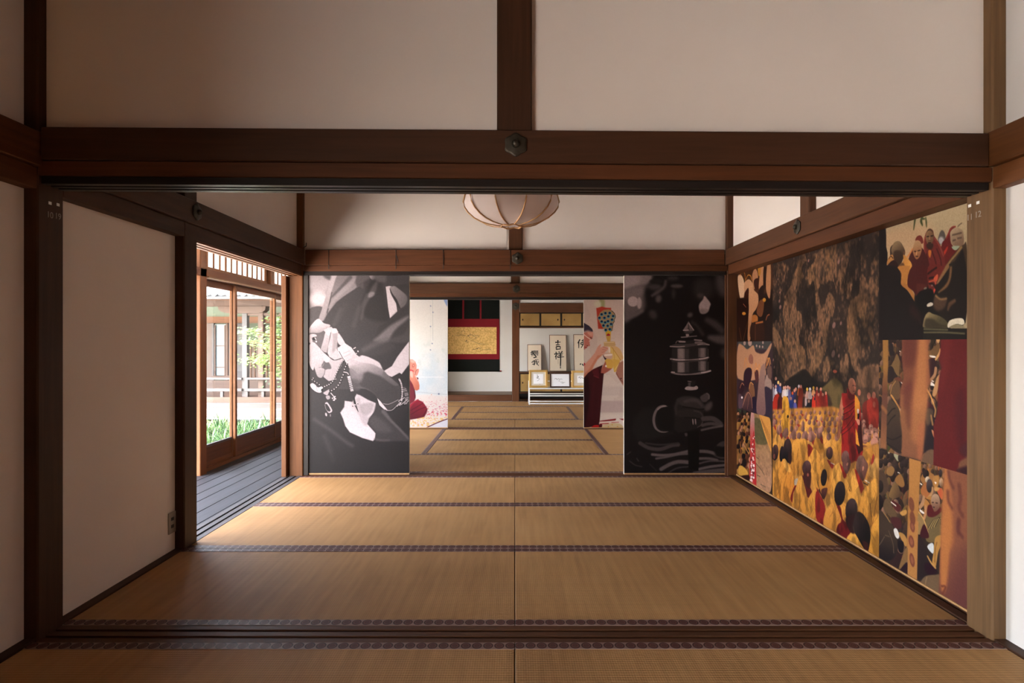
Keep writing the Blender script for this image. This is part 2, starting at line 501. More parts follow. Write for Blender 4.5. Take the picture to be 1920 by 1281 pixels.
where = ['front', 'second', 'third']
for i, y in enumerate(rows):
    dz = 0.013 if i == 0 else 0.0
    k0 = 0.006 if i == 0 else 0.0
    w = where[i]
    wy = y + 0.045
    wall('wall_%s' % ['front', 'middle', 'far'][i], 'wide plaster panel left of the hanging post on the %s cross wall' % w, -PX + 0.0, -0.072, wy, wy + 0.05, NT - 0.03, CEIL)
    wall('wall_%s.001' % ['front', 'middle', 'far'][i], 'wide plaster panel right of the hanging post on the %s cross wall' % w, 0.068, PX, wy, wy + 0.05, NT - 0.03, CEIL)
    post(-0.072 if i == 0 else -0.055, 0.068, y + (0.012 if i == 0 else 0.02), y + POST - 0.01, NT - 0.02, CEIL, 'short hanging post above the %s cross beam' % w, 'dark_z' if i == 0 else 'beam_z')
    dark = 'dark_x' if i == 0 else 'kamoi_x' if i == 1 else 'beam_x'
    nb = struct(slanted('n', -PX + 0.028, PX - 0.028, y - 0.022, y + 0.04, NB + 0.012 * (i == 0), NT + 0.004 * (i == 0), M[dark], dz, 0.004), 'trim', 'long %s cross beam with a bronze nail cover' % ['dark front', 'reddish second', 'brown third'][i], 'beam')
    crest(nb, (0.003 + 0.02 * (i > 0), y - 0.023, 1.966 if i == 0 else 1.943), (0, -1, 0), 0.044 if i == 0 else 0.05)
    struct(slanted('k', -PX + 0.004, PX - 0.004, y - 0.006, y + 0.125, KB + k0, NB + 0.012 * (i == 0) - 0.001, M['kamoi_x'], dz, 0.002), 'trim', 'paler lintel strip under the %s cross beam' % w, 'beam')
    bm = bmesh.new()
    gz0, gz1 = BB + (0.008 if i == 0 else 0), KB + k0 - 0.001
    ya, yb = y + 0.006, y + 0.130
    prof = [(ya, gz1), (ya, gz0), (ya + 0.03, gz0), (ya + 0.03, gz0 + 0.012), (ya + 0.05, gz0 + 0.012), (ya + 0.05, gz0), (ya + 0.072, gz0),
            (ya + 0.072, gz0 + 0.012), (ya + 0.092, gz0 + 0.012), (ya + 0.092, gz0), (yb, gz0), (yb, gz1)]
    bm_prism(bm, prof, -PX + 0.01, PX - 0.01, 'x')
    for v in bm.verts: v.co.z += -dz * v.co.x / PX
    struct(from_bm('b', bm, M['black_x']), 'trim', 'black grooved door rail under the %s lintel' % w, 'rail')
    # sill in the floor
    struct(grooved('s', y - 0.016, y + 0.126, -0.06, 0.0, -PX + 0.002, PX - 0.002, 'x', M['beam_x' if i == 0 else 'kamoi_x'], True, None, 2, 0.008, 0.021), 'trim', 'grooved wooden floor sill under the %s cross beam' % w, 'sill')

# dark jambs beside the black and white panels
post(-PX + 0.002, -PX + 0.045, rows[1] + 0.012, rows[1] + 0.07, 0, BB, 'black jamb strip left of the praying hands panel', 'black_z', 0.002)
post(PX - 0.014, PX - 0.001, rows[1] + 0.004, rows[1] + 0.07, 0, BB, 'slim wooden jamb right of the prayer wheel panel', 'kamoi_z', 0.002)
# wires looped over the second beam
for k, (px, nm) in enumerate(((616, 'leftmost'), (742, 'second from the left'), (831, 'third from the left'), (957, 'beside the nail cover'))):
    x = (px - CX) / F * 5.395
    bm = bmesh.new()
    y = rows[1] - 0.0235
    bm_tube(bm, [(x, y + 0.03, NT + 0.002), (x, y, NT - 0.001), (x + 0.001, y, NB), (x, y + 0.005, NB - 0.035)], 0.0035, 6)
    if k in (1, 2):
        bm_tube(bm, [(x + 0.003, y, NT - 0.05), (x + 0.016 * (k == 1) + 0.003, y - 0.001, NT - 0.10), (x + 0.014 * (k == 1) + 0.003, y - 0.001, NB + 0.01)], 0.003, 6)
    tag(from_bm('hanging_wire', bm, M['black_hole']), 'thin black wire over the second beam, %s' % nm, 'wire', 'wires over the second beam')
# small hook on the far left corner post
tag(tube('wall_hook', [(-PX + 0.0, 5.44, 2.055), (-PX + 0.02, 5.415, 2.048), (-PX + 0.035, 5.41, 2.055), (-PX + 0.036, 5.41, 2.085)], 0.004, M['black_hole']),
    'small black hook above the praying hands panel', 'hook')

# side beams (nageshi) and lintels
def sidebeam(side, y0, y1, lab, mat='dark_y', crests=(), kmat=None, r=0.047):
    s = -1 if side == 'left' else 1
    a, b_ = s * (PX - 0.022), s * (PX + 0.056)
    o = struct(box('n', a, b_, y0, y1, NB, NT, M[mat], bev=0.004), 'trim', 'wall beam along the %s' % lab, 'beam')
    for cy in crests:
        crest(o, (s * (PX - 0.023), cy, 1.958), (-s, 0, 0), r)
    struct(box('k', s * (PX + 0.002), s * (PX + 0.125), y0, y1, BB, NB - 0.001, M[kmat or mat], bev=0.002), 'trim', 'lintel strip under the wall beam of the %s' % lab, 'beam')
sidebeam('left', 0.44, rows[0] - 0.0, 'left wall of the near room', 'kamoi_y')
sidebeam('right', -4.0, rows[0] - 0.0, 'right wall of the near room', 'amber_y')
sidebeam('left', -4.0, 0.3, 'added left daylight opening of the near room', 'dark_y')
sidebeam('left', rows[0] + POST, rows[1] - 0.024, 'veranda side of the mural room', 'dark_y', (3.57,))
sidebeam('right', rows[0] + POST, rows[1] - 0.024, 'mural side of the mural room', 'beam_y', (4.02,), 'kamoi_y')
sidebeam('left', rows[1] + POST, rows[2] - 0.024, 'left of the third room')
sidebeam('right', rows[1] + POST, rows[2] - 0.024, 'right of the third room')
sidebeam('left', rows[2] + POST, END - 0.03, 'left of the far room')
sidebeam('right', rows[2] + POST, END - 0.03, 'right of the far room')
# short posts on the side walls above the beams
post(PX + 0.01, PX + 0.1, 3.93, 4.06, NT, CEIL, 'short post on the plaster above the photo mural')
# small light moulding lines under the lintel of the veranda opening
grv = grooved('g', -PX - 0.127, -PX - 0.004, 1.788, BB - 0.0005, 3.62, rows[1], 'y', M['amber_y'], False, None, 2, 0.009, 0.02)
struct(grv, 'trim', 'grooved amber lintel rail over the veranda opening', 'rail')
struct(grooved('g', -PX - 0.16, -PX - 0.008, -0.06, 0.0, 3.62, rows[1] + 0.02, 'y', M['grey_y'], True, None, 2, 0.008, 0.02), 'trim', 'grooved pale floor sill of the veranda opening', 'sill')
struct(grooved('g', -PX - 0.16, -PX - 0.008, -0.06, 0.0, rows[1] + POST, END, 'y', M['grey_y'], True, None, 2, 0.008, 0.02), 'trim', 'grooved floor sill along the inner rooms', 'sill')
struct(grooved('g', -PX - 0.16, -PX - 0.008, -0.06, 0.0, -4.0, 0.3, 'y', M['grey_y'], True, None, 2, 0.008, 0.02), 'trim', 'grooved floor sill of the added near room opening', 'sill')
# baseboards
struct(box('b', -WX, -PX - 0.009, rows[0] + POST, 3.48, -0.04, 0.004, M['dark_y']), 'baseboard_left', 'dark floor strip under the left plaster panel', 'baseboard')
struct(box('b', -WX, -PX - 0.009, 0.44, rows[0], -0.04, 0.006, M['dark_y']), 'baseboard_left.001', 'dark floor strip of the near room on the left', 'baseboard')
struct(box('b', PX + 0.009, WX, -4.0, rows[0], -0.04, 0.006, M['dark_y']), 'baseboard_right', 'dark floor strip of the near room on the right', 'baseboard')
struct(grooved('b', PX + 0.011, 2.02, -0.05, 0.006, rows[0] + POST, rows[1], 'y', M['dark_y'], True, None, 1, 0.007, 0.02), 'baseboard_right.001', 'dark grooved sill under the photo mural', 'sill')
struct(box('b', PX + 0.011, WX, rows[1] + POST, rows[2], -0.04, 0.004, M['dark_y']), 'baseboard_right.002', 'dark floor strip of the third room on the right', 'baseboard')
struct(box('b', PX + 0.011, WX, rows[2] + POST, END, -0.04, 0.004, M['dark_y']), 'baseboard_right.003', 'dark floor strip of the far room on the right', 'baseboard')

# ------------------------------------------------------------------ tatami mats
TM = {}
def mat_parts(root, axis, hx, hy):
    g = 0.0015
    key = (axis, round(hx, 3), round(hy, 3))
    hb = 0.026
    if axis == 'x':
        body = box('rush_surface', -hx + g, hx - g, -hy + g, hy - g, -0.058, 0.0, M['tatami_x'], bev=0.003)
        bs = [box('cloth_border', -hx + g, hx - g, s * (hy - g - 2 * hb), s * (hy - g), -0.03, 0.0018, M['border_x'], bev=0.001) for s in (-1, 1)]
    else:
        body = box('rush_surface', -hx + g, hx - g, -hy + g, hy - g, -0.058, 0.0, M['tatami_y'], bev=0.003)
        bs = [box('cloth_border', s * (hx - g - 2 * hb), s * (hx - g), -hy + g, hy - g, -0.03, 0.0018, M['border_y'], bev=0.001) for s in (-1, 1)]
    for q in [body] + bs:
        q.parent = root
rnd = random.Random(4)
def tat(x0, x1, y0, y1, axis, label, grp):
    r = empty('tatami_mat', ((x0 + x1) / 2, (y0 + y1) / 2, rnd.uniform(-0.0008, 0.0006)))
    mat_parts(r, axis, (x1 - x0) / 2, (y1 - y0) / 2)
    tag(r, label, 'mat', grp)
X1 = PX + 0.006
for s, nm in ((-1, 'left'), (1, 'right')):
    a, b_ = (-X1, 0) if s < 0 else (0, X1)
    tat(a, b_, 1.438, 2.393, 'x', 'straw mat before the front sill, on the %s' % nm, 'mats of the near room')
    for k, w in enumerate(('just behind the front sill', 'in the middle row of the mural room', 'in front of the tall black and white panels')):
        y0 = 2.5375 + k * 0.955
        tat(a, b_, y0, y0 + 0.955, 'x', 'straw mat %s, on the %s' % (w, nm), 'mats of the mural room')
    tat(a, b_, 5.547, 6.49, 'x', 'straw mat just past the second sill, on the %s' % nm, 'mats of the third room')
    tat(a, b_, 8.528, 9.48, 'x', 'straw mat just past the third sill, on the %s' % nm, 'mats of the far room')
    c0, c1 = (-X1, -0.955) if s < 0 else (0.955, X1)
    tat(c0, c1, 6.49, 8.383, 'y', 'straw mat laid lengthwise beside the %s print of the third room' % ('petal' if s < 0 else 'vase'), 'mats of the third room')
    tat(c0, c1, 9.48, 11.39, 'y', 'straw mat laid lengthwise in the far room, on the %s' % nm, 'mats of the far room')
tat(-0.955, 0.955, 6.49, 7.4365, 'x', 'nearer centre straw mat of the third room', 'mats of the third room')
tat(-0.955, 0.955, 7.4365, 8.383, 'x', 'farther centre straw mat of the third room', 'mats of the third room')
tat(-0.955, 0.955, 9.48, 10.435, 'x', 'nearer centre straw mat of the far room', 'mats of the far room')
tat(-0.955, 0.955, 10.435, 11.39, 'x', 'farther centre straw mat of the far room', 'mats of the far room')
tat(-X1, 0, 11.39, 12.445, 'x', 'last straw mat in front of the scroll alcove', 'mats of the far room')
tat(0, X1, 11.39, 12.445, 'x', 'last straw mat under the white display stand', 'mats of the far room')

# ------------------------------------------------------------------ outlet, post tags
o = empty('wall_outlet', (-WX, 3.445, 0.10))
tag(o, 'brown two-socket outlet plate low on the left plaster wall', 'outlet')
box('cover_plate', -WX, -WX + 0.007, 3.409, 3.479, 0.104, 0.224, M['brown_plate'], o, 0.002)
for z in (0.135, 0.177):
    box('socket', -WX + 0.0065, -WX + 0.0085, 3.430, 3.456, z, z + 0.018, M['black_hole'], o)

def textobj(s, name, size, mat, parent, mtx, extr=0.0004):
    cu = bpy.data.curves.new(name, 'FONT')
    cu.body = s; cu.size = size; cu.extrude = extr; cu.align_x = 'CENTER'
    tmp = bpy.data.objects.new('tmp', cu); COL.objects.link(tmp)
    bpy.context.view_layer.update()
    me = bpy.data.meshes.new_from_object(tmp.evaluated_get(bpy.context.evaluated_depsgraph_get()))
    bpy.data.objects.remove(tmp)
    me.transform(mtx)
    vs = [v.co for v in me.vertices]
    c = sum(vs, Vector()) / max(1, len(vs))
    me.transform(Matrix.Translation(-c))
    return link(name, me, mat, parent, c)
# faces look inward: text on left post faces +x, on the right post faces -x
for side, x, items in ((-1, -PX, (('10', 93.5, 381, 'far'), ('19', 108.5, 384, 'near'))), (1, PX, (('11', 1818.5, 386, 'far'), ('12', 1834, 380, 'near')))):
    for txt, px, py, nm in items:
        D = PX * F / abs(px - CX)
        z = HC - (py - CY) / F * D
        sd = 'left' if side < 0 else 'right'
        g = tag(empty('door_number_tag', (x, D, z)), '%s white tag on the %s sill post, chalked %s' % ('nearer' if nm == 'near' else 'farther', sd, txt), 'tag')
        xx = x - side * 0.0006
        box('sticker', xx, xx - side * 0.0006, D - 0.008, D + 0.008, z - 0.006, z + 0.006, M['white_tag'], g)
        if side < 0:
            R = Matrix(((0, 0, 1, 0), (1, 0, 0, 0), (0, 1, 0, 0), (0, 0, 0, 1)))
        else:
            R = Matrix(((0, 0, -1, 0), (-1, 0, 0, 0), (0, 1, 0, 0), (0, 0, 0, 1)))
        textobj(txt, 'chalk_number', 0.036, M['chalk'], g, Matrix.Translation((xx, D, z - 0.06)) @ R)

# ------------------------------------------------------------------ pendant lamp
LC = Vector((-0.025, 4.0, 0))
lamp = tag(empty('pendant_lamp', (LC.x, LC.y, 1.96)), 'pumpkin-shaped pink paper lamp with cane ribs hanging behind the front beam', 'lamp')
prof = [(0.060, 1.962), (0.10, 1.966), (0.15, 1.975), (0.20, 1.991), (0.245, 2.015), (0.285, 2.05), (0.308, 2.085), (0.316, 2.12), (0.305, 2.165),
        (0.275, 2.21), (0.22, 2.25), (0.15, 2.28), (0.08, 2.295), (0.05, 2.30)]
bm = bmesh.new()
rings = []
SEG = 80
for r, z in prof:
    ring = []
    for k in range(SEG):
        a = 2 * PI * k / SEG + math.radians(18)
        ph = (k % 8) / 8.0
        rr = (r - 0.006) * (1 - 0.035 * math.sin(PI * ph))
        ring.append(bm.verts.new((LC.x + math.sin(a) * rr, LC.y - math.cos(a) * rr, z)))
    rings.append(ring)
for a, b_ in zip(rings[:-1], rings[1:]):
    for k in range(SEG):
        bm.faces.new((a[k], a[(k + 1) % SEG], b_[(k + 1) % SEG], b_[k]))
from_bm('lamp_shade', bm, M['lamp_paper'], lamp, smooth=True)
for k in range(10):
    a = 2 * PI * k / 10 + math.radians(18)
    tube('rib', [(LC.x + math.sin(a) * (r + 0.001), LC.y - math.cos(a) * (r + 0.001), z) for r, z in prof], 0.0048, M['cane'], lamp, 8)
def torus_pts(r, z, n=24, wob=0.0):
    return [(LC.x + math.cos(2 * PI * k / n) * r, LC.y + math.sin(2 * PI * k / n) * r, z + wob * math.cos(5 * 2 * PI * k / n)) for k in range(n + 1)]
tube('ring', torus_pts(0.066, 1.957, 40, 0.004), 0.005, M['cane'], lamp, 8)
tube('ring', torus_pts(0.05, 2.302), 0.005, M['cane'], lamp, 8)
tube('cord', [(LC.x, LC.y, 2.30), (LC.x, LC.y, CEIL)], 0.004, M['black_hole'], lamp, 8)
bm = bmesh.new()
bmesh.ops.create_uvsphere(bm, u_segments=16, v_segments=10, radius=0.04, matrix=Matrix.Translation((LC.x, LC.y, 2.2)))
from_bm('bulb', bm, M['white_tag'], lamp, smooth=True)
# ------------------------------------------------------------------ far room: scroll alcove, shelves alcove, display stand
BW = 13.5
TX = -0.06      # alcove pillar left face
wall('wall_alcove', 'bright plaster wall behind the gold scroll', -WX, -0.02, BW, BW + 0.08, 0, CEIL, 'plaster_white')
wall('wall_alcove.001', 'shaded plaster wall behind the calligraphy boards', -0.02, WX, BW, BW + 0.08, 0.0, CEIL, 'plaster_white')
wall('wall_alcove.002', 'plaster band above the beam over the gold cupboards', 0.094, WX, END + 0.05, END + 0.1, NT + 0.0, CEIL, 'plaster_white')
pil = post(TX, 0.093, END, END + 0.15, -0.06, CEIL, 'round-edged alcove pillar between the scroll and the gold cupboards', 'kamoi_z', 0.012)
crest(pil, (0.015, END - 0.002, 1.955), (0, -1, 0), 0.075)
struct(box('n', 0.095, PX, END - 0.01, END + 0.05, NB - 0.05, NT, M['beam_x'], bev=0.004), 'trim', 'brown beam above the small gold cupboards', 'beam')
struct(box('n', -PX, TX - 0.002, END + 0.02, END + 0.12, 0, 0.128, M['kamoi_x'], bev=0.006), 'trim', 'smooth wooden front rail of the scroll alcove', 'sill')
struct(box('n', -PX, TX - 0.002, END + 0.12, BW, 0, 0.122, M['pale_x']), 'floor.002', 'raised board floor of the scroll alcove', 'floor')
struct(box('n', -PX, TX - 0.002, END + 0.02, END + 0.1, 2.35, 2.45, M['beam_x']), 'trim', 'high lintel over the scroll alcove', 'beam')
struct(box('n', 0.095, PX, END - 0.01, BW - 0.002, -0.06, 0.0, M['kamoi_x']), 'floor.003', 'board floor before the lower gold cupboards', 'floor')

def cupboard(label, x0, x1, yf, z0, z1, n, frame, gap_below=None):
    c = tag(empty('cupboard', ((x0 + x1) / 2, (yf + BW) / 2, z0)), label, 'cupboard')
    t = 0.022
    box('body', x0, x1, yf + 0.03, BW - 0.002, z0, z1, M['dark_frame'], c)
    box('top_board', x0, x1, yf - 0.01, BW - 0.002, z1, z1 + 0.02, M['kamoi_x'], c, 0.002)
    box('bottom_board', x0, x1, yf - 0.01, BW - 0.002, z0 - 0.02, z0, M['kamoi_x'], c, 0.002)
    w = (x1 - x0) / n
    for i in range(n):
        a, b_ = x0 + i * w, x0 + (i + 1) * w
        f = 0.006 * (i % 2)
        bm = bmesh.new()
        for q in ((a, b_, z0, z0 + frame), (a, b_, z1 - frame, z1), (a, a + frame, z0 + frame, z1 - frame), (b_ - frame, b_, z0 + frame, z1 - frame)):
            bm_box(bm, q[0], q[1], yf + f, yf + f + 0.02, q[2], q[3])
        fr_ = from_bm('door_frame', bm, M['lacquer'], c)
        box('door_panel', a + frame, b_ - frame, yf + f + 0.006, yf + f + 0.018, z0 + frame, z1 - frame, M['gold_door'], c)
        hx = a + 0.07 if i % 2 == 0 else b_ - 0.07
        if i == 0: hx = a + 0.07
        bm = bmesh.new()
        bmesh.ops.create_cone(bm, cap_ends=True, segments=16, radius1=0.022, radius2=0.018, depth=0.006,
                              matrix=Matrix.Translation((hx, yf + f + 0.004, (z0 + z1) / 2)) @ Matrix.Rotation(PI / 2, 4, 'X') @ Matrix.Diagonal((0.7, 1, 1, 1)))
        from_bm('finger_pull', bm, M['dark_frame'], c)
cupboard('row of four small gold sliding-door cupboards high in the right alcove', 0.097, 1.89, 13.0, 1.552, 1.85, 4, 0.02)
cupboard('low gold sliding-door cupboard behind the white display stand', 0.097, 1.89, 13.0, 0.14, 0.552, 2, 0.02)
struct(box('n', 0.097, 1.89, 13.02, 13.05, 0.001, 0.118, M['black_x']), 'baseboard_front', 'dark recessed plinth under the low gold cupboard', 'baseboard')
# hanging scroll ---------------------------------------------------
S0, S1 = -1.57, -0.345
YS = BW - 0.012
def sz(py, D=13.46): return HC - (py - CY) / F * D
def sx_(px, D=13.46): return (px - CX) / F * D
sc = tag(empty('hanging_scroll', ((S0 + S1) / 2, YS, sz(695))), 'wide black and red hanging scroll with a gold calligraphy sheet', 'scroll')
box('backing_cloth', S0, S1, YS - 0.004, YS, sz(695), 2.25, M['black_cloth'], sc)
box('brocade_border', S0, S1, YS - 0.006, YS - 0.0042, sz(674), sz(598), M['red_cloth'], sc)
gx0, gx1 = -1.505, sx_(931)
box('gold_sheet', gx0, gx1, YS - 0.008, YS - 0.0062, sz(664), sz(613.5), M['gold_paper'], sc)
for px in (868.4, 901):
    box('ribbon', sx_(px) - 0.019, sx_(px) + 0.019, YS - 0.006, YS - 0.0042, sz(598) + 0.001, 2.25, M['red_cloth'], sc)
bm = bmesh.new()
bm_tube(bm, [(S0 - 0.01, YS - 0.012, sz(696)), (S1 + 0.01, YS - 0.012, sz(696))], 0.014, 10)
from_bm('roller', bm, M['black_cloth'], sc, smooth=True)
for a, b_ in ((S0 - 0.045, S0 - 0.01), (S1 + 0.01, S1 + 0.045)):
    tube('roller_knob', [(a, YS - 0.012, sz(696)), (b_, YS - 0.012, sz(696))], 0.014, M['red_cloth'], sc, 10)
tube('hanging_rod', [(S0, YS - 0.01, 2.255), (S1, YS - 0.01, 2.255)], 0.012, M['kamoi_x'], sc, 8)

def ribbon_mesh(bm, pts, ws, place):
    """flat ink stroke with changing width; place maps (u, v) to space"""
    P = [Vector(p) for p in pts]
    def cr(i, t):
        p0, p1, p2, p3 = P[max(i - 1, 0)], P[i], P[i + 1], P[min(i + 2, len(P) - 1)]
        return 0.5 * ((2 * p1) + (-p0 + p2) * t + (2 * p0 - 5 * p1 + 4 * p2 - p3) * t * t + (-p0 + 3 * p1 - 3 * p2 + p3) * t ** 3)
    q = []; w = []
    sub = 5
    for i in range(len(P) - 1):
        for k in range(sub):
            t = k / sub
            q.append(cr(i, t)); w.append(ws[i] * (1 - t) + ws[i + 1] * t)
    q.append(P[-1]); w.append(ws[-1])
    L, R = [], []
    for i in range(len(q)):
        d = q[min(i + 1, len(q) - 1)] - q[max(i - 1, 0)]
        if d.length < 1e-9: d = Vector((1, 0))
        d.normalize(); nn = Vector((-d.y, d.x)) * w[i] * 0.5
        L.append(bm.verts.new(place(q[i] + nn))); R.append(bm.verts.new(place(q[i] - nn)))
    for i in range(len(q) - 1):
        bm.faces.new((L[i], L[i + 1], R[i + 1], R[i]))

# writing on the gold sheet, traced in its own plane (u right, v up, metres)
def gu(cx, cy):   # from the 9.15x crop of the photograph
    px, py = 835 + cx / 9.154, 560 + cy / 9.15
    return (sx_(px), sz(py))
bm = bmesh.new()
gp = lambda v: (v.x, YS - 0.0086, v.y)
strokes = [
    ([(118, 655), (122, 628), (130, 655)], 5), ([(172, 635), (195, 625), (230, 634), (262, 622), (300, 628), (335, 636), (372, 643)], 5),
    ([(180, 600), (215, 582), (250, 596), (262, 618)], 3), ([(335, 600), (332, 565), (300, 552), (272, 572), (280, 605), (310, 612)], 4),
    ([(372, 640), (392, 632), (402, 644), (384, 646)], 8), ([(405, 640), (430, 600), (428, 635), (455, 620), (480, 640), (500, 622), (525, 640), (548, 625), (560, 645), (592, 632)], 5),
    ([(405, 655), (430, 680), (470, 695), (515, 690), (530, 668), (500, 655), (470, 652)], 4), ([(540, 655), (550, 668)], 5), ([(570, 655), (582, 662)], 5),
    ([(330, 738), (355, 730), (362, 708), (372, 745), (388, 770)], 6), ([(345, 735), (380, 742)], 6), ([(385, 730), (400, 745), (388, 752)], 4),
    ([(415, 736), (450, 726), (500, 738), (550, 765), (600, 782), (660, 788), (735, 788)], 4), ([(560, 772), (620, 768), (700, 765)], 3),
    ([(465, 875), (510, 868), (560, 850), (615, 845)], 6), ([(540, 880), (560, 850), (582, 830)], 5), ([(480, 882), (530, 858), (555, 848)], 4), ([(585, 862), (620, 845)], 8),
    ([(600, 886), (660, 878), (720, 866), (770, 870), (800, 890)], 4), ([(700, 880), (760, 882), (790, 866)], 3)]
for pts, w in strokes:
    k = w / 9.15 / F * 13.46
    ribbon_mesh(bm, [gu(*p) for p in pts], [k * 0.6] + [k] * (len(pts) - 2) + [k * 0.3], gp)
from_bm('calligraphy', bm, M['ink'], sc)['kind'] = 'stuff'

# leaning boards with brush characters -------------------------------
TOPZ = 0.573
def board(label, px0, px1, pytop, glyphs, D=13.36):
    x0, x1 = (px0 - CX) / F * D, (px1 - CX) / F * D
    zt = HC - (pytop - CY) / F * D
    r = tag(empty('calligraphy_board', ((x0 + x1) / 2, D, TOPZ)), label, 'picture', 'calligraphy boards in the right alcove')
    h = zt - TOPZ; w = (x1 - x0)
    lean = math.atan2(0.10, h)
    fm = bmesh.new(); t = 0.009
    for q in ((-w / 2, w / 2, 0, t), (-w / 2, w / 2, h - t, h), (-w / 2, -w / 2 + t, t, h - t), (w / 2 - t, w / 2, t, h - t)):
        bm_box(fm, q[0], q[1], -0.010, 0.008, q[2], q[3])
    f = from_bm('frame', fm, M['amber_z'], None, (0, 0, 0))
    p = bmesh.new(); bm_box(p, -w / 2 + t, w / 2 - t, -0.005, 0.006, t, h - t)
    p = from_bm('paper', p, M['cream_paper'], None, (0, 0, 0))
    g = bmesh.new()
    for pts, ws in glyphs:
        # glyph coordinates are u across 0..1, v down in units of the board's width
        ribbon_mesh(g, [(-w / 2 + u * w, h - v * w) for u, v in pts], [q * w for q in ws], lambda v_: (v_.x, -0.0056, v_.y))
    g = from_bm('brush_writing', g, M['ink'], None, (0, 0, 0))
    g['kind'] = 'stuff'
    for q in (f, p, g): q.parent = r
    r.rotation_euler = (-lean, 0, 0)
    r.location.z += 0.004
def S(*pts, w=0.045, t=0.5):
    return (list(pts), [w] + [w * 0.9] * (len(pts) - 2) + [w * t])
mu = [S((.30, .60), (.52, .47)), S((.28, .55), (.78, .50), w=.06), S((.22, .70), (.80, .64), w=.06), S((.36, .56), (.34, .86)), S((.48, .52), (.47, .86)), S((.60, .52), (.60, .86)), S((.71, .52), (.70, .84)),
      S((.24, .88), (.80, .82), w=.06), S((.36, .97), (.30, 1.08), w=.06), S((.47, .96), (.46, 1.06), w=.06), S((.58, .95), (.62, 1.05), w=.06), S((.68, .92), (.76, 1.0), w=.06),
      S((.40, .74), (.60, 1.15), (.46, 1.30), w=.05), S((.42, 1.26), (.66, 1.16), (.58, 1.24), w=.05),
      S((.36, 1.56), (.52, 1.44)), S((.50, 1.44), (.50, 1.86), (.40, 1.80), w=.055), S((.28, 1.64), (.74, 1.54), w=.05), S((.34, 1.82), (.60, 1.70)), S((.60, 1.36), (.64, 1.68), (.80, 1.96), w=.055), S((.80, 1.56), (.62, 1.86)), S((.70, 1.38), (.78, 1.44))]
ki = [S((.34, .52), (.66, .50), w=.06), S((.50, .36), (.50, .68), w=.065), S((.38, .70), (.62, .68), w=.055), S((.40, .82), (.40, 1.0), w=.06), S((.40, .82), (.62, .81), (.62, 1.0), w=.06), S((.38, 1.0), (.66, .98), w=.06),
      S((.36, 1.30), (.42, 1.36), w=.07), S((.28, 1.50), (.46, 1.44), (.32, 1.74), w=.06), S((.38, 1.56), (.38, 1.96), w=.06), S((.44, 1.66), (.50, 1.72)),
      S((.54, 1.26), (.60, 1.38), w=.06), S((.76, 1.24), (.66, 1.40), w=.06), S((.50, 1.46), (.80, 1.42), w=.05), S((.52, 1.60), (.78, 1.56), w=.05), S((.46, 1.76), (.86, 1.72), w=.06),
      S((.65, 1.42), (.65, 2.0), (.64, 2.42), (.64, 2.62), w=.06, t=.3), S((.63, 2.62), (.65, 2.72), w=.05, t=.8), S((.5, 1.9), (.5, 2.35), w=.012)]
bu = [S((.38, .40), (.24, .72), w=.065), S((.31, .60), (.30, 1.14), w=.06), S((.48, .50), (.82, .46), (.80, .66), w=.05), S((.46, .66), (.80, .64), w=.05), S((.46, .64), (.46, .82), (.86, .80), (.84, 1.02), (.76, 1.0), w=.05),
      S((.58, .36), (.56, .8), (.44, 1.12), w=.055), S((.70, .34), (.70, 1.1), (.70, 1.5), (.70, 2.1), w=.045, t=.2),
      S((.42, 2.42), (.36, 2.52), w=.07), S((.50, 2.44), (.60, 2.62), (.84, 2.56), (.82, 2.46), w=.06), S((.62, 2.34), (.68, 2.42), w=.07), S((.88, 2.36), (.94, 2.44), w=.07)]
def vmap(gl, f, k=1.25):
    return [([(u, f(v)) for u, v in pts], [q * k for q in ws]) for pts, ws in gl]
mu = vmap(mu, lambda v: .44 + (v - .47) * .64 if v < 1.33 else 1.05 + (v - 1.36) * .8)
ki = vmap(ki, lambda v: v * .85 if v < 1.1 else .97 + (v - 1.24) * .68)
bu = vmap(bu, lambda v: .26 + (v - .34) * .70 if v < 2.2 else 1.67 + (v - 2.34) * .7)
board('shortest framed board with two dark cursive characters, beside the alcove pillar', 989, 1015.5, 646, mu)
board('tall framed board with two characters and an ink drip, in the middle', 1030.5, 1062.5, 628, ki)
board('tall framed board with an ink drip, partly behind the vase print panel', 1076, 1108, 627, bu)

# white display stand -------------------------------------------------
st = tag(empty('display_stand', (1.0, 11.88, 0)), 'low white steel stand holding three small framed pictures', 'stand')
xa, xb = 0.245, 1.78
yf, yb = 11.72, 12.02
R = 0.011
def sq(name, x0, x1, y0, y1, z0, z1): return box(name, x0, x1, y0, y1, z0, z1, M['white_steel'], st, 0.002)
for x in (xa, xb - 0.045):
    sq('leg', x + 0.022, x + 0.045, yf, yf + 0.022, 0.002, 0.325)
    sq('leg', x + 0.022, x + 0.045, yb, yb + 0.022, 0.002, 0.452)
for y, z in ((yf, 0.303), (yf, 0.165), (yf, 0.012), (yb, 0.43), (yb, 0.303), (yb, 0.18), (yb, 0.03)):
    sq('rail', xa + 0.046, xb - 0.046, y + 0.001, y + 0.021, z, z + 0.022)
for x in (xa, xb - 0.022):
    for z in (0.303, 0.165, 0.012):
        sq('side_rail', x + 0.023, x + 0.044 if x < 1 else x + 0.0, yf + 0.023, yb - 0.001, z, z + 0.02) if x < 1 else sq('side_rail', xb - 0.022, xb - 0.001, yf + 0.023, yb - 0.001, z, z + 0.02)
sq('shelf', xa + 0.046, xb - 0.046, yf + 0.023, yb - 0.001, 0.303, 0.324)
